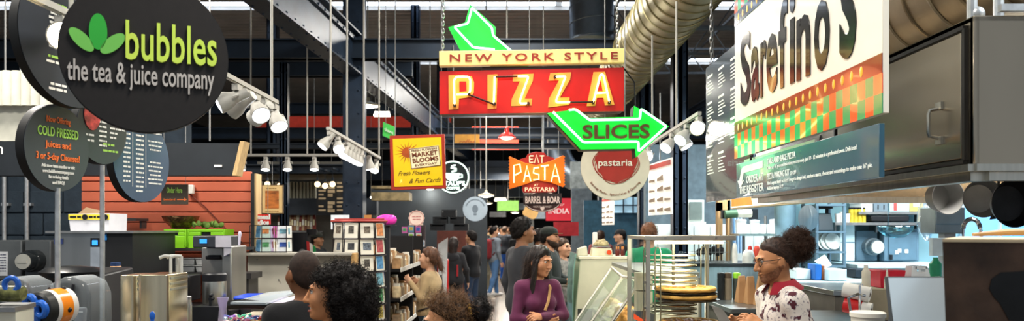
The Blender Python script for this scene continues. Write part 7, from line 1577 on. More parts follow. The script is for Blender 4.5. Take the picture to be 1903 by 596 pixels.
def cloth(c, var=.12, scale=14): return mat('cloth_%s_%d_%d' % (c.strip('#'), var*100, scale), c, .85, var=var, scale=scale, sheen=.1, bump=.08, bscale=120)
hairk = mat('hair_black', '#120d0b', .6, var=.45, scale=40, spec=.2); hairb = mat('hair_brown', '#3c2a1e', .5, var=.4, scale=40); hairg = mat('hair_grey', '#a8a49c', .6, var=.2, scale=40); hairr = mat('hair_chestnut', '#553827', .5, var=.35, scale=30)
eyew = mat('eye_white', '#e6ddd2', .25, var=.02); eyed = mat('eye_dark', '#1c120c', .15); browm = mat('brow_dark', '#1d1511', .7)

def person(label, px, d, top, yaw, sk, hair=None, hairm=hairk, hs=.97, girth=1., fem=False, head=(0, 0, 0), arms=None, legs=None, shirt='#333333', trou='#26303f', shoes='#2a2624', short=False, hem=.86, sleeve=1., h=None, shirt_m=None, trou_m=None, eyez=None, near=False, smile=False, beard=None, name='person', neckz=1.475, lean=0., group=None, collar=None, fat=0., x=None):
    z = at(px, top, d).z
    s = (z-.20*hs-.015)/1.55 if eyez is None else (at(px, eyez, d).z-.10*hs)/1.55
    X = at(px, 0, d).x if x is None else x
    root = thing(name, label, 'person', (X, d, 0), yaw, group)
    h = h or max(.007, d*.00085); g = girth; lm = 1 if fem else 1.08
    S = .165 if fem else .19
    arms = arms or {}; legs = legs or {}
    J = {}
    Rl = Matrix.Rotation(lean, 3, 'X')
    def up(p):                                       # upper body leans about the hips
        q = Rl @ (Vector(p)-Vector((0, 0, .95)))+Vector((0, 0, .95)); return tuple(q)
    for sd, sg in (('l', 1), ('r', -1)):
        sh = (sg*S, .0, 1.405); el, wr = arms.get(sd, ((sg*(S+.06)*g, .02, 1.13), (sg*(S+.07)*g, -.05, .88)))
        J['sh'+sd], J['el'+sd], J['wr'+sd] = up(sh), up(el), up(wr)
        kn, an = legs.get(sd, ((sg*.095, -.01, .5), (sg*.1, .03, .085)))
        J['hip'+sd], J['kn'+sd], J['an'+sd] = (sg*.088, 0, .90), kn, an
    piv = Vector(up((0, -.012, 1.55))); HR = rotm(*head)
    HRn = np.array(HR)
    def HL(P): return ((P*s-np.array(piv)*s) @ HRn)/hs+np.array((0, 0, -.085))      # world-local point to head frame, metres
    def torso(P, e=0.):
        f = s_ell(P, up((0, .012, .95)), (.165*g+e, .125*g+e, .13+e))
        f = smin(f, s_ell(P, up((0, .0, 1.11)), ((.135 if fem else .15)*g+e+fat, .105*g+e+fat, .15+e)), .09)
        f = smin(f, s_ell(P, up((0, .005, 1.29)), ((.15 if fem else .172)*g+e, .115*g+e, .17+e)), .08)
        if fem:
            for sg in (1, -1): f = smin(f, s_ell(P, up((sg*.075*g, -.085*g, 1.255)), (.062+e, .055+e, .06+e)), .04)
        for sg in (1, -1): f = smin(f, s_cone(P, up((sg*.03, .01, 1.43)), up((sg*S*.92, 0, 1.40)), .055*lm+e, .058*lm+e), .05)
        return f
    def arm(P, sd, e=0., stop=1.):
        a, b_, c = [np.array(J[k+sd]) for k in ('sh', 'el', 'wr')]
        f = s_cone(P, a, b_, .050*lm*g**.5+e, .039*lm+e)
        if stop >= 1: f = smin(f, s_cone(P, b_, b_+(c-b_)*(stop-0), .039*lm+e, .027*lm+e*.8), .03)
        elif stop > .5: f = smin(s_cone(P, a, b_, .050*lm*g**.5+e, .041*lm+e), s_cone(P, b_, b_+(c-b_)*(stop*2-1), .039*lm+e, .034*lm+e), .03)
        else: f = s_cone(P, a, a+(b_-a)*stop*2, .052*lm+e, .050*lm+e*1.3)
        return f
    def leg(P, sd, e=0.):
        a, b_, c = J['hip'+sd], J['kn'+sd], J['an'+sd]
        f = s_cone(P, a, b_, .088*g**.6+e, .056+e); f = smin(f, s_cone(P, b_, c, .054+e, .037+e), .03)
        m = np.array(b_)*.68+np.array(c)*.32+np.array((0, .015, 0)); return smin(f, s_ell(P, m, (.05+e, .055+e, .12)), .03)
    def foot(P, sd, e=0.):
        a = np.array(J['an'+sd]); return smin(s_ell(P, a+np.array((0, -.065, -.045)), (.042+e, .125+e, .038+e)), s_cone(P, a, a+np.array((0, .01, -.04)), .04+e, .042+e), .03)
    def headf(P):
        q = HL(P)
        f = s_ell(q, (0, .012, .022), (.076, .097, .096)); f = smin(f, s_ell(q, (0, -.036, -.035), (.060, .062, .072)), .04)
        f = smin(f, s_ell(q, (0, -.078, -.094), (.022, .02, .017)), .03); f = smin(f, s_ell(q, (0, -.03, -.07), (.05, .05, .04)), .03)
        for sg in (1, -1):
            f = smin(f, s_ell(q, (sg*.042, -.064, -.022), (.026, .026, .026)), .03)
            f = smin(f, s_ell(q, (sg*.077, .006, -.012), (.011, .02, .031)), .012)
            f = -smin(-f, s_ell(q, (sg*.031, -.102, .016), (.017, .014, .010)), .012)
        f = smin(f, s_ell(q, (0, -.088, .034), (.046, .014, .010)), .02)
        f = smin(f, s_cone(q, (0, -.094, .022), (0, -.117, -.024), .008, .0135), .012)
        for sg in (1, -1): f = smin(f, s_ell(q, (sg*.012, -.104, -.027), (.009, .010, .008)), .008)
        if smile:
            for zz in (-.050, -.073): f = smin(f, s_ell(q, (0, -.093, zz), (.026, .010, .0065)), .006)
            f = np.maximum(f, -s_ell(q, (0, -.104, -.061), (.027, .019, .0085)))
        else:
            f = smin(f, s_ell(q, (0, -.098, -.052), (.023, .010, .0065)), .006); f = smin(f, s_ell(q, (0, -.096, -.065), (.020, .010, .0065)), .006)
        return f*hs/s
    def neck(P): return s_cone(P, up((0, .012, 1.41)), np.array(piv)+np.array(HR @ Vector((0, .018, .0)))*hs/s, .056*lm, .050*lm)
    def bodyf(P):
        f = torso(P); f = smin(f, neck(P), .05)
        for sd in 'lr': f = smin(f, arm(P, sd), .04); f = smin(f, leg(P, sd), .03); f = smin(f, foot(P, sd), .02)
        return smin(f, headf(P), .03)
    pts = np.array([J[k] for k in J]+[tuple(piv), (0, 0, 0)]); lo = pts.min(0)-.25; hi = pts.max(0)+.22; lo[2] = -.02; hi[2] = pts[:, 2].max()+.0
    mb = MB()
    ztop = up((0, 0, 1.42))[2]
    V, Q = nets(lambda P: np.maximum(bodyf(P), P[:, 2]-ztop-.03), lo, (hi[0], hi[1], ztop+.06), max(h, .014)/s); mb.np(V*s, Q)
    hc = np.array(piv)+np.array(HR @ Vector((0, 0, .085)))*hs/s; hh = min(h, .0075) if not near else .0036
    hl = hc-np.array((.15, .16, .26)); hu = hc+np.array((.15, .16, .15))
    V, Q = nets(lambda P: np.maximum(np.minimum(smin(smin(headf(P), neck(P), .03), torso(P), .05), 9), ztop-.03-P[:, 2]), hl, hu, hh/s); mb.np(V*s, Q)
    # hands
    for sd, sg in (('l', 1), ('r', -1)):
        w = Vector(J['wr'+sd]); dv = (w-Vector(J['el'+sd])).normalized(); curl = arms.get('curl'+sd, .35)
        nrm = Vector(arms.get('palm'+sd, (-sg, 0, -.1))); nrm = (nrm-dv*nrm.dot(dv)).normalized(); ac = dv.cross(nrm).normalized()
        if ac.dot(Vector(arms.get('thumb'+sd, (0, -1, .2)))) < 0: ac = -ac
        segs = []
        for i, (o_, L_) in enumerate(((.030, .075), (.010, .085), (-.010, .079), (-.028, .062))):
            p = w+dv*.088+ac*o_; dd = (dv+ac*o_*3).normalized(); r0 = .0095
            for j, fr in enumerate((.45, .32, .23)):
                ang = curl*(.6+.5*j); dd = (dd*math.cos(ang)+nrm*math.sin(ang)).normalized(); q = p+dd*L_*fr; segs.append((p, q, r0, r0-.0012)); p = q; r0 -= .0012
        p = w+dv*.03+ac*.028; dd = (dv*.75+ac*.6+nrm*.3).normalized(); q = p+dd*.042; segs.append((p, q, .0125, .011)); segs.append((q, q+(dd*.8+dv*.5).normalized()*.032, .011, .009))
        Rm = Matrix((ac, dv, nrm)).transposed()
        def handf(P):
            f = s_ell(P, w+dv*.052, (.042, .056, .0165), np.array(Rm)); f = smin(f, s_cone(P, w-dv*.03, w+dv*.03, .027*lm, .027), .02)
            for a, b_, ra, rb in segs: f = smin(f, s_cone(P, a, b_, ra, rb), .007)
            return f
        c_ = np.array(w+dv*.08); V, Q = nets(handf, c_-.15, c_+.15, (.0038 if near else max(.0055, h*.6))/s); mb.np(V*s, Q)
    obj('body', mb, skin(sk), root, smooth=180)
    # clothes
    e = .013+fat*0; off = sum(map(ord, label)) % 97
    neckc = np.array(up((0, -.03, neckz)))
    def topf(P):
        f = torso(P, e); hp = up((0, 0, hem)); f = smin(f, s_ell(P, up((0, .0, hem+.06)), (.155*g+e, .12*g+e, .14)), .06)
        f = np.maximum(f, hem-P[:, 2])
        for sd in 'lr': f = smin(f, arm(P, sd, e*.9, sleeve), .035)
        f = np.maximum(f, -(s_cone(P, up((0, .0, 1.44)), np.array(piv), .06*lm, .058*lm)))
        if neckz < 1.47: f = np.maximum(f, -s_ell(P, up((0, -.11, 1.45)), (.07, .08, .075)))
        return f+.004*vnoise(P, 22, off)+.0022*vnoise(P, 48, off+1)
    V, Q = nets(topf, lo, (hi[0], hi[1], ztop+.12), min(max(h, .009), .018)/s); mb = MB(); mb.np(V*s, Q); top_o = obj('shirt', mb, shirt_m or cloth(shirt), root, smooth=180)
    def trf(P):
        f = s_ell(P, (0, .012, .93), (.165*g+.008, .125*g+.008, .12))
        for sd in 'lr': f = smin(f, leg(P, sd, .013), .04)
        f = np.maximum(np.maximum(f, P[:, 2]-.985), .06-P[:, 2]); return f+.004*vnoise(P, 26, off+3)
    V, Q = nets(trf, lo, (hi[0], hi[1], 1.02), min(max(h, .010), .018)/s); mb = MB(); mb.np(V*s, Q); obj('trousers', mb, trou_m or cloth(trou), root, smooth=180)
    for sd in 'lr':
        a = np.array(J['an'+sd]); V, Q = nets(lambda P: np.maximum(foot(P, sd, .008), .002-P[:, 2]), a+np.array((-.09, -.26, -.12)), a+np.array((.09, .13, .05)), max(h, .009)/s); mb = MB(); mb.np(V*s, Q); obj('shoe', mb, cloth(shoes), root, smooth=180)
    # face bits
    W_ = lambda p: (np.array(piv)*s+np.array(HR @ (Vector(p)+Vector((0, 0, .085))))*hs)
    for sg in (1, -1):
        mb = MB(); mb.ell(W_((sg*.031, -.0815, .0155)), .0125*hs, None, 14, 9); mb.m = 1; mb.ell(W_((sg*.031, -.0885, .0150)), .0066*hs, None, 10, 7); obj('eye', mb, [eyew if near else eyed, eyed], root, smooth=180)
        mb = MB(); mb.tube([W_((sg*.014, -.1015, .030)), W_((sg*.032, -.0985, .037)), W_((sg*.05, -.083, .032))], [.003*hs, .0038*hs, .002*hs], 6); obj('eyebrow', mb, browm if hairm is not hairg else hairg, root)
    if near and not smile:
        mb = MB(); mb.tube([W_((-.021, -.101, -.058)), W_((-.008, -.1085, -.0565)), (W_((0, -.1088, -.058))), W_((.008, -.1085, -.0565)), W_((.021, -.101, -.058))], [.001, .003, .003, .003, .001], 6); obj('lips', mb, mat('lip_'+sk.strip('#'), tuple(x*.72 for x in [int(sk[i:i+2], 16)/255 for i in (1, 3, 5)]), .4), root)
    if smile:
        mb = MB()
        mb.tube([W_((.022*math.sin(a)*1.1, -.083-.012*math.cos(a), -.0575)) for a in np.linspace(-1.2, 1.2, 9)], .0048*hs, 6); obj('teeth', mb, mat('teeth_white', '#f0ebe0', .25, var=.01), root, smooth=180)
        for zz, r_ in ((-.0497, .0042), (-.0735, .005)):
            mb = MB(); mb.tube([W_((.027*math.sin(a), -.078-.0255*math.cos(a), zz+(.006*(1-math.cos(a))))) for a in np.linspace(-1.35, 1.35, 11)], [r_*hs*(.35+.65*math.cos(a*.95)) for a in np.linspace(-1.35, 1.35, 11)], 7); obj('lip', mb, mat('lip_rose', '#a4564a', .35), root, smooth=180)
    if beard:
        bm, th = beard
        def beardf(P):
            q = HL(P); f = headf(P)*s/hs-th*np.clip((-.018+.38*q[:, 1]-q[:, 2])/.02, 0, 1)+.0006*vnoise(q, 300, 4)
            reg = np.maximum(q[:, 2]-(-.018+.38*q[:, 1]), q[:, 1]-.012); f = np.maximum(f, reg)
            return np.maximum(f, -s_ell(q, (0, -.11, -.058), (.024, .03, .013)))*hs/s
        V, Q = nets(beardf, hc-np.array((.12, .15, .24)), hc+np.array((.12, .12, .06)), (.004 if near else hh)/s); mb = MB(); mb.np(V*s, Q); obj('beard', mb, bm, root, smooth=180)
    # hair
    if hair:
        def scalp(q, e_): return smin(s_ell(q, (0, .014, .026), (.078+e_, .099+e_, .098+e_)), s_ell(q, (0, .035, -.03), (.068+e_, .065+e_, .06+e_)), .03)
        line = lambda q: -(q[:, 2]+.95*q[:, 1]+(.006 if hair not in ('back', 'backpuff') else -.020)+.006*np.sin(q[:, 0]*70))               # negative: hair side
        fade = lambda q, e_: e_*np.clip(-line(q)/.035, 0, 1)-.0025      # thin out towards the hairline
        scalp0 = scalp; scalp = lambda q, e_: scalp0(q, fade(q, e_))
        def hairf(P):
            q = HL(P)
            if hair == 'short': f = np.maximum(scalp(q, .013), line(q)*.7)+.0022*vnoise(q, 150, 6)
            elif hair == 'buzz': f = np.maximum(scalp(q, .0035), line(q)*.7)
            elif hair == 'curlyshort': f = np.maximum(scalp(q, .022), line(q)*.7-.004)+.005*vnoise(q, 130, 5)
            elif hair in ('long', 'longf'):
                f = np.maximum(scalp(q, .014), (line(q)-.012)*.7)
                back = s_cone(q, (0, .06, -.02), (0, .085, -.27 if hair == 'long' else -.21), .078, .062); f = smin(f, back, .03)
                if hair == 'longf':
                    for sg in (1, -1): f = smin(f, s_cone(q, (sg*.072, -.015, .0), (sg*.085, -.055, -.25), .024, .020), .03)
                f = f+.004*vnoise(q*np.array((1, 1, .15)), 160, 3)
            elif hair == 'pony':
                f = np.maximum(scalp(q, .012), (line(q)-.006)*.7); f = smin(f, s_cone(q, (0, .105, .0), (0, .14, -.12), .032, .026), .02); f = f+.004*vnoise(q*np.array((1, 1, .2)), 150, 3)
            elif hair in ('back', 'backpuff'): f = np.maximum(scalp(q, .011), (line(q)-.005)*.7)+.0015*vnoise(q*np.array((1, .2, 1)), 260, 3)
            elif hair == 'afro':
                f = smin(s_ell(q, (0, .045, .012), (.15, .145, .130)), s_ell(q, (0, .085, -.075), (.145, .115, .135)), .08)
                cut = -(q[:, 1]-.004+2.3*np.clip(q[:, 2]-.045, 0, .05)+np.minimum(q[:, 2]+.02, 0)*.3)
                f = np.maximum(f, cut)+.008*vnoise(q, 70, 9)+.006*vnoise(q, 140, 10)
            return f*hs/s
        rr = .26 if hair in ('afro',) else .24
        V, Q = nets(hairf, hc-np.array((rr, rr, .36 if 'long' in hair else rr)), hc+rr, (.0045 if near else hh)/s); mb = MB(); mb.np(V*s, Q)
        if hair == 'afro':
            g_ = np.random.default_rng(4); sel = g_.choice(len(V), 3400, replace=len(V) < 3400); P0 = V[sel]*s; c0 = W_((0, .05, -.03)); N0 = P0-c0
            Vc, Qc = curls(P0-N0*.10, N0, .042, .0062, 2.6, .0019, seed=3); mb.np(Vc, Qc)
        if hair == 'curlyshort' and near: pass
        if hair not in ('afro', 'buzz') and d < 22:
            g_ = np.random.default_rng(21); ns = 1400 if near else 600; sel = g_.choice(len(V), ns); P0 = V[sel]*s; ctr = W_((0, .02, .01)); N0 = P0-ctr
            lg = hair in ('long', 'longf', 'pony'); P0 = P0-N0/np.linalg.norm(N0, axis=1)[:, None]*.004
            bk = np.array(HR @ Vector((0, 1, 0))); N1 = N0/np.linalg.norm(N0, axis=1)[:, None]*(.25 if hair != 'curlyshort' else 1)+bk*(.9 if hair in ('back', 'backpuff', 'pony') else .3)
            Vc, Qc = curls(P0, N1, .05 if lg else (.028 if hair != 'curlyshort' else .016), .0012 if hair != 'curlyshort' else .005, .8 if hair != 'curlyshort' else 1.5, .0011 if near else .0016, seg=9, sides=3, droop=1.1 if lg else .15, seed=5); ms_ = MB(); ms_.np(Vc, Qc)
        ho = obj('hair', mb, hairm, root, smooth=180)
        if hair not in ('afro', 'buzz') and d < 22: obj('loose_strands', ms_, hairm if not near else mat('strand_'+hairm.name, '#3a2a20', .5, var=.4, scale=60), ho, smooth=180)
    root['_h'] = 0
    del root['_h']
    return root, W_, J, s, up

# -- the three people nearest the juice counter
person('man with close cropped hair in a black shirt, turned away at the juice counter', 566, 4.2, 463, rad(-140), '#8a5a3c', 'buzz', mat('hair_stubble', '#2a1d16', .8, var=.3, scale=60), shirt='#141416', trou='#20242c', near=True, hs=1.0, girth=1.05, shirt_m=cloth('#131315', .2))
R2 = person('woman with big black curly hair smiling in profile', 621, 3.5, 0, rad(-80), '#c98a5e', 'afro', hairk, hs=.95, fem=True, eyez=541, near=True, smile=True, shirt_m=mat('speckled_top', '#5a5148', .85, var=.9, scale=90), trou='#2c3038')
root, W_, J, s, up = R2
mb = MB()
for sg in (1, -1): mb.tube([W_((sg*.02, -.098, .021)), W_((sg*.031, -.0965, .0225)), W_((sg*.047, -.082, .017))], [.001, .0022, .0012], 5)
obj('eyelashes', mb, browm, root)
R3 = person('person with frizzy brown hair pulled back in a dark bun, head bowed', 838, 3.6, 550, rad(-86), '#c98d62', 'back', mat('hair_frizz', '#3f2c1c', .55, var=.5, scale=60), hs=.95, fem=True, near=True, head=(0, .14, 0), shirt='#39424c', trou='#2c3038')
root, W_, J, s, up = R3
g_ = np.random.default_rng(8)
P0 = []; N0 = []
for i in range(900):
    a = g_.random()*6.28; b_ = g_.random()*1.6-.35; p = Vector((.088*math.cos(a)*math.cos(b_), .014+.108*math.sin(a)*math.cos(b_), .026+.106*math.sin(b_)))
    if p.z+.95*p.y < .022: continue
    P0.append(W_(p)); N0.append(W_(p*1.1)-W_(p))
mb = MB(); V, Q = curls(np.array(P0), np.array(N0), .05, .009, 1.3, .0011, seed=6, droop=.05); mb.np(V, Q); obj('loose_curls', mb, mat('hair_frizz_light', '#6a4a2c', .5, var=.4, scale=60), root, smooth=180, label='loose frizzy curls')
bc_ = Vector(W_((0, .165, .035)))
V, Q = nets(lambda P: s_ell(P, bc_, (.056, .050, .056))+.006*vnoise(P, 75, 2)+.003*vnoise(P, 160, 4), np.array(bc_)-.08, np.array(bc_)+.08, .004); mb = MB(); mb.np(V, Q)
sel = g_.choice(len(V), 260); Vc, Qc = curls(V[sel], V[sel]-np.array(bc_), .03, .008, 1.2, .0013, seed=2, droop=0); mb.np(Vc, Qc); obj('hair_bun', mb, hairk, root, smooth=180, label='dark curled bun')
mb = MB(); c0 = Vector(W_((0, .112, .034))); ax = (bc_-c0).normalized(); u, w = mb.frame(ax); mb.tube([c0+ax*.008+(u*math.cos(a)+w*math.sin(a))*(.034+.004*math.sin(9*a)) for a in np.linspace(0, 2*PI, 44, endpoint=False)], .010, 7, True); obj('scrunchie', mb, mat('scrunchie', '#a8822a', .7, var=.8, scale=50), root, smooth=180, label='yellow and maroon patterned hair tie')

# -- the shopper at the gift shelves
R4 = person('woman in a beige fleece jacket with a ponytail reaching to the gift shelves', 799, 8.75, 458, rad(-100), '#c99a7c', 'pony', hairr, fem=True, girth=1.3, fat=.02, shirt='#b59b74', trou='#2b4152', hem=.90, arms={'l': ((.27, -.04, 1.15), (.20, -.20, 1.33)), 'r': ((-.27, -.04, 1.15), (-.18, -.20, 1.30)), 'curll': .5, 'curlr': .5, 'palml': (-1, 0, 0), 'palmr': (1, 0, 0)}, h=.007)
root, W_, J, s, up = R4
mb = MB(); mb.tube([Vector((-.12, .12, 1.42))*s, Vector((.05, .19, 1.25))*s, Vector((.24, .05, 1.02))*s, Vector((.22, -.10, .97))*s], .011, 6); obj('bag_strap', mb, mat('strap_dark', '#2c2420', .6), root, label='dark cross body strap')
mb = MB(); mb.tube([Vector((.235, .0, .90))*s, Vector((.236, -.03, .84))*s, Vector((.232, .02, .80))*s, Vector((.23, -.04, .77))*s], .008, 5); obj('pocket_embroidery', mb, mat('embroidery', '#b9b8b4', .8), root, label='pale embroidered pocket mark')

# -- group by the kiosk
R5 = person('woman with long dark hair in a black hooded jacket seen from behind', 843, 14., 440, rad(172), '#c49a7e', 'long', mat('hair_dark_brown', '#241a16', .5, var=.3), fem=True, girth=1.22, shirt='#17181c', trou='#121318', hem=.84)
root, W_, J, s, up = R5
V, Q = nets(lambda P: s_ell(P, (0, .11*s, 1.38*s), (.13, .06, .09))+.006*vnoise(P, 40, 3), (-.2, -.1, 1.0), (.2, .35, 1.6), .013); mb = MB(); mb.np(V, Q); obj('hood', mb, cloth('#1c1d22'), root, smooth=180)
mb = MB(); mb.box((-.12*s, .165, 1.12*s), (.03, .012, .2)); obj('red_stripe', mb, cloth('#8a1c24'), root, label='dark red stripe on the jacket')
person('man in a black sweater and dark jeans facing the kiosk', 876, 14.6, 428, rad(-125), '#b98a6c', 'short', hairk, girth=1.08, shirt='#121317', trou='#1f3048', arms={'l': ((.24, -.05, 1.12), (.15, -.27, 1.08)), 'r': ((-.25, -.02, 1.12), (-.2, -.22, 1.02))})
person('person in a bright red shirt standing between the black jacket and black sweater', 853, 16.2, 432, rad(-60), '#b5846a', 'short', hairk, shirt='#c8201f', trou='#20242c')
person('grey haired man in a dark jacket and khaki trousers walking down the aisle', 900, 21, 424, rad(12), '#c79a80', 'short', hairg, girth=1.15, shirt='#17202c', trou='#8c8672', shoes='#c9c6c0')
R9 = person('man in jeans carrying a maroon backpack in the aisle', 918, 20, 421, rad(122), '#c39476', 'curlyshort', hairk, girth=1.02, head=(-.5, 0, 0), shirt='#6d7680', trou='#4a6f9c', shoes='#c9c8c6', legs={'l': ((.10, -.10, .5), (.1, -.14, .085)), 'r': ((-.09, .04, .5), (-.1, .2, .10))})
root, W_, J, s, up = R9
V, Q = nets(lambda P: s_box(P, (0, .22*s, 1.2*s), (.16, .10, .25), .08)+.008*vnoise(P, 30, 5), (-.3, 0, .7), (.3, .5, 1.7), .016); mb = MB(); mb.np(V, Q); t_ = obj('backpack', mb, cloth('#7a2026', .25), root, smooth=180, label='maroon backpack')
mb = MB(); mb.tube([(.12, .14, 1.42*s), (.13, -.02, 1.46*s), (.13, -.14, 1.3*s), (.14, .12, 1.05*s)], .02, 6); mb.tube([(-.12, .14, 1.42*s), (-.13, -.02, 1.46*s), (-.13, -.14, 1.3*s), (-.14, .12, 1.05*s)], .02, 6); obj('backpack_strap', mb, cloth('#4a1a1e'), root)
crowd = (('in a white cap and pale shirt', 893, 27, 421, 10, '#c79a80', '#c9c6bd', '#3a4048'), ('in a dark shirt and blue shorts', 938, 26, 420, 150, '#a87858', '#20242c', '#2458b0'), ('in a navy top', 931, 29, 421, 20, '#b98a6c', '#1d2838', '#38404a'), ('in a grey hooded top', 946, 30, 422, -20, '#c99a7c', '#7d828a', '#2c3038'), ('in a cream shirt', 955, 32, 417, 5, '#c99a7c', '#cbbfa8', '#4a4f58'), ('in black', 961, 24, 427, 160, '#8a5a3c', '#15161a', '#1c2028'), ('in a pale blue shirt', 922, 33, 419, 0, '#c99a7c', '#9fb2c4', '#39424c'), ('in a tan jacket', 911, 31, 420, 15, '#c99a7c', '#a58d6a', '#39424c'), ('in a black jacket', 899, 30.4, 423, 170, '#b98a6c', '#1a1c20', '#23262c'), ('in a green top', 951, 36, 420, 0, '#c99a7c', '#4c6a4a', '#39424c'), ('in a white shirt', 940, 38, 419, 20, '#c99a7c', '#d4d2cc', '#39424c'), ('in a dark red top', 916, 40, 420, -10, '#b98a6c', '#6a262a', '#39424c'))
for i, (w_, px, d_, tp, yw, sk, sh_, tr_) in enumerate(crowd):
    person('distant person '+w_+', in the crowd far down the aisle', px, d_, tp, rad(yw), sk, 'long' if i in (3, 7) else 'short', (hairk, hairb, hairk, hairr, hairb, hairk)[i % 6] if i else mat('cap_white', '#d9d6cc', .8), shirt=sh_, trou=tr_, fem=i % 3 == 0, group=None, h=.022)

# -- the aisle beside the deli case
person('tall man in a charcoal sweater looking into the stalls', 971, 8.0, 405, rad(118), '#8a5c40', 'curlyshort', hairk, hs=1.02, girth=1.05, head=(-.25, 0, 0), shirt='#33353a', trou='#26364c', h=.0065, arms={'l': ((.25, .05, 1.13), (.24, -.03, .86)), 'r': ((-.25, .03, 1.13), (-.22, -.10, .90))}, hem=.84)
R12 = person('woman in a fitted plum top with folded arms and long dark hair', 999, 6.5, 455, rad(22), '#b9805c', 'longf', mat('hair_plaits', '#1c1513', .5, var=.35, scale=60), fem=True, hs=1.0, head=(.42, .22, .05), shirt='#5b2340', trou='#5f7d92', hem=.955, near=True, girth=1.02, h=.006, arms={'l': ((.245, -.06, 1.135), (-.06, -.215, 1.15)), 'r': ((-.245, -.05, 1.12), (.0, -.16, 1.10)), 'curll': .9, 'curlr': 1.0, 'palml': (0, .6, -.5), 'palmr': (0, 1, .2), 'thumbl': (0, 0, 1), 'thumbr': (0, 0, 1)}, shirt_m=cloth('#5a2242', .1), trou_m=mat('washed_denim', '#64808f', .85, var=.35, scale=6, bump=.1))
root, W_, J, s, up = R12
mb = MB(); mb.tube([Vector(p)*s for p in ((.10, .02, 1.47), (.085, -.10, 1.40), (.035, -.165, 1.28), (-.0, -.17, 1.20))], .012, 6); obj('bag_strap', mb, mat('strap_tan', '#b98d5a', .6), root, label='tan cross body strap')
mb = MB(); mb.tube([Vector((.176*math.cos(a), .012+.137*math.sin(a), .965))*s for a in np.linspace(0, 2*PI, 36, endpoint=False)], .013, 6, True); obj('belt', mb, mat('denim_band', '#5a7484', .8), root)
R13 = person('bearded man in a dark cap and dark green jacket at the deli counter', 1020, 9.3, 421, rad(72), '#a8775a', 'short', hairk, girth=1.2, beard=(mat('beard_dark', '#30221a', .8, var=.3, scale=80), .008), shirt='#232c2a', trou='#6f93a8', h=.007, arms={'l': ((.26, -.05, 1.14), (.16, -.24, 1.12)), 'r': ((-.25, -.05, 1.14), (-.14, -.23, 1.12))})
def cap(R, m, brim, e=.016, z0=.045):
    root, W_, J, s, up = R; mb = MB(); n = 24
    o0 = Vector(W_((0, 0, 0))); ex = Vector(W_((1, 0, 0)))-o0; ey = Vector(W_((0, 1, 0)))-o0; ez = Vector(W_((0, 0, 1)))-o0
    Mh = Matrix((ex, ey, ez)).transposed().to_4x4(); Mh.translation = o0; mb.M = Mh
    mb.lathe([(.096, z0), (.097, z0+.025), (.085, z0+.06), (.05, z0+.085), (0, z0+.092)], (0, .012, 0), n, None, .92, 1.15); co_ = obj('cap', mb, m, root, smooth=60)
    mb = MB(); mb.M = Mh; mb.prism([(.075*math.cos(a), -.075-.085*math.sin(a)) for a in np.linspace(0, PI, 16)], z0+.002, z0+.008); obj('cap_brim', mb, brim, co_, smooth=30)
cap(R13, cloth('#1f2420'), cloth('#7a6040'))
person('boy in a grey checked shirt leaning at the deli counter', 1046, 10.3, 442, rad(45), '#c79678', 'short', hairb, girth=.95, shirt='#7f7c76', trou='#4a5560', h=.0075, shirt_m=mat('checked_grey', '#85827b', .85, var=.4, scale=25), arms={'l': ((.25, -.1, 1.14), (.12, -.34, 1.15)), 'r': ((-.25, -.08, 1.14), (-.12, -.33, 1.12))})
person('person in black with dark hair behind the tall man in the charcoal sweater', 1002, 11.5, 424, rad(130), '#a87858', 'short', hairk, shirt='#16181c', trou='#23262c')
# -- staff
person('worker in a green shirt seen from behind in the pasta kitchen', 1206, 8.9, 413, rad(168), '#b98a6c', 'short', mat('hair_auburn', '#6a452e', .6, var=.25), girth=1.15, shirt='#1f8f62', trou='#2a2e34', hs=1.02, h=.007)
R16 = person('worker in a black cap and black shirt far behind the deli case', 1153, 15, 426, rad(-75), '#c99a7c', 'short', hairk, shirt='#16181c', trou='#23262c', arms={'l': ((.24, -.08, 1.12), (.16, -.32, 1.2)), 'r': ((-.24, -.08, 1.12), (-.16, -.3, 1.15))}); cap(R16, cloth('#141518'), cloth('#141518'))
person('worker in a dull maroon top far behind the deli case', 1116, 16, 428, rad(170), '#b98a6c', 'short', hairb, shirt='#7a3a3c', trou='#2a2e34')
R19 = person('barista in a dark cap behind the coffee counter', 589, 13.6, 431, rad(70), '#a87858', 'short', hairk, shirt='#23282c', trou='#23262c'); cap(R19, cloth('#23261f'), cloth('#23261f'))
floral = mat('floral_shirt', '#cfc6bd', .8, var=.05)
nt = floral.node_tree; N_ = nt.nodes; L_ = nt.links; bs_ = N_['Principled BSDF']
v1 = N_.new('ShaderNodeTexNoise'); v1.inputs['Scale'].default_value = 26; v1.inputs['Detail'].default_value = 2.5; tc_ = N_.new('ShaderNodeTexCoord'); L_.new(tc_.outputs['Object'], v1.inputs['Vector'])
r1 = N_.new('ShaderNodeValToRGB'); r1.color_ramp.interpolation = 'CONSTANT'; r1.color_ramp.elements[0].position = 0; r1.color_ramp.elements[0].color = (*lin('#4a1c26'), 1); r1.color_ramp.elements[1].position = .385; r1.color_ramp.elements[1].color = (*lin('#8b8488'), 1)
for p_, c_ in ((.43, '#d0c7be'), (.60, '#a8a0a0'), (.64, '#d0c7be')): e_ = r1.color_ramp.elements.new(p_); e_.color = (*lin(c_), 1)
L_.new(v1.outputs['Fac'], r1.inputs[0]); L_.new(r1.outputs[0], bs_.inputs['Base Color'])
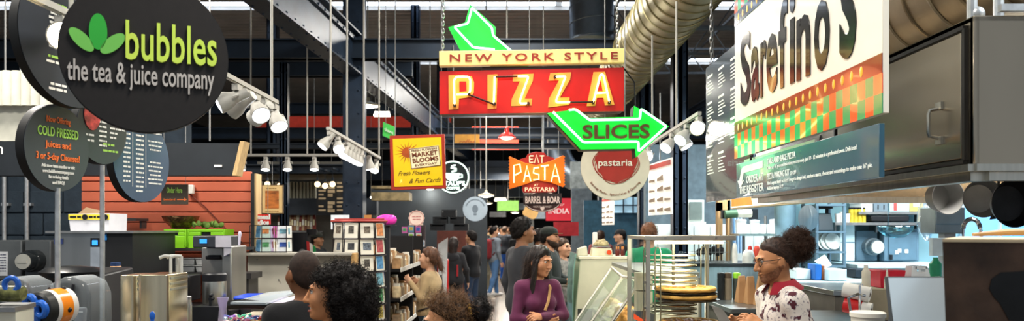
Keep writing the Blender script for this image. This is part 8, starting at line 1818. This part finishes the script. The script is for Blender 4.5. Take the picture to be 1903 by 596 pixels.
R18 = person('young cook in a floral shirt with a red collar and glasses, hair in a puff', 1459, 4.5, 0, rad(-84), '#b47c54', 'backpuff', mat('hair_pulled', '#33221a', .6, var=.7, scale=70), hs=1.0, eyez=478, near=True, head=(0, .22, 0), beard=(mat('stubble', '#855a40', .85, var=.3, scale=90), .0012), shirt_m=floral, trou='#22262c', sleeve=.42, h=.006, girth=1.0, lean=.06, arms={'l': ((.235, .05, 1.11), (.14, -.18, 1.262)), 'r': ((-.23, .0, 1.11), (-.12, -.22, 1.24)), 'curll': .45, 'curlr': .45, 'palml': (-.6, 0, -.6), 'thumbl': (0, -.2, 1)}, hem=.80)
root, W_, J, s, up = R18
pc = Vector(W_((0, .150, .055)))
V, Q = nets(lambda P: s_ell(P, pc, (.075, .068, .082))+.008*vnoise(P, 60, 2)+.005*vnoise(P, 130, 4), np.array(pc)-.12, np.array(pc)+.12, .0045); mb = MB(); mb.np(V, Q)
sel = np.random.default_rng(5).choice(len(V), 1500); Vc, Qc = curls(V[sel], V[sel]-np.array(pc), .032, .006, 2, .0014, seed=12, droop=.1); mb.np(Vc, Qc); obj('hair_puff', mb, mat('hair_puff', '#3a2417', .55, var=.4, scale=50), root, smooth=180, label='curly hair puff at the back')

mb = MB()
for sg in (1, -1): mb.tube([W_((sg*(.031+.024*math.cos(a)), -.104+.008*abs(math.cos(a)), .012+.019*math.sin(a))) for a in np.linspace(0, 2*PI, 22, endpoint=False)], .0021, 6, True); mb.tube([W_((sg*.054, -.096, .02)), W_((sg*.078, -.05, .016)), W_((sg*.082, .0, .012)), W_((sg*.08, .02, -.002))], .0021, 6)
mb.tube([W_((-.008, -.108, .016)), W_((0, -.112, .019)), W_((.008, -.108, .016))], .002, 6); gl_ = obj('glasses', mb, mat('glasses_frame', '#171310', .3), root, smooth=60, label='dark framed glasses')
mb = MB()
for sg in (1, -1): mb.add([tuple(W_((sg*(.031+.023*math.cos(a)), -.1035+.008*abs(math.cos(a)), .012+.018*math.sin(a)))) for a in np.linspace(0, 2*PI, 20, endpoint=False)], [tuple(range(20))])
obj('lens', mb, glassmat('lens_glass', '#eef2f4', .04, .01), gl_)
# red collar: an open band around the neck
mb = MB(); nn = 28; ring0 = []; ring1 = []
for i in range(nn+1):
    a = -PI/2+.55+(2*PI-1.1)*i/nn; k_ = .5-.5*math.cos(2*PI*i/nn)
    ring0.append(Vector(up((.070*math.cos(a), .010+.076*math.sin(a), 1.508+.012*k_)))*s); ring1.append(Vector(up((.122*math.cos(a), .012+.128*math.sin(a), 1.442+.026*k_)))*s)
vs = [tuple(p) for p in ring0+ring1]+[tuple(p+Vector((0, 0, .006))) for p in ring0+ring1]; n1 = nn+1; fs = []
for i in range(nn): fs += [(i, i+1, n1+i+1, n1+i), (2*n1+i, 3*n1+i, 3*n1+i+1, 2*n1+i+1), (i, 2*n1+i, 2*n1+i+1, i+1), (n1+i, n1+i+1, 3*n1+i+1, 3*n1+i)]
mb.add(vs, fs); obj('collar', mb, cloth('#8e1526', .08), root, smooth=60, label='dark red collar')
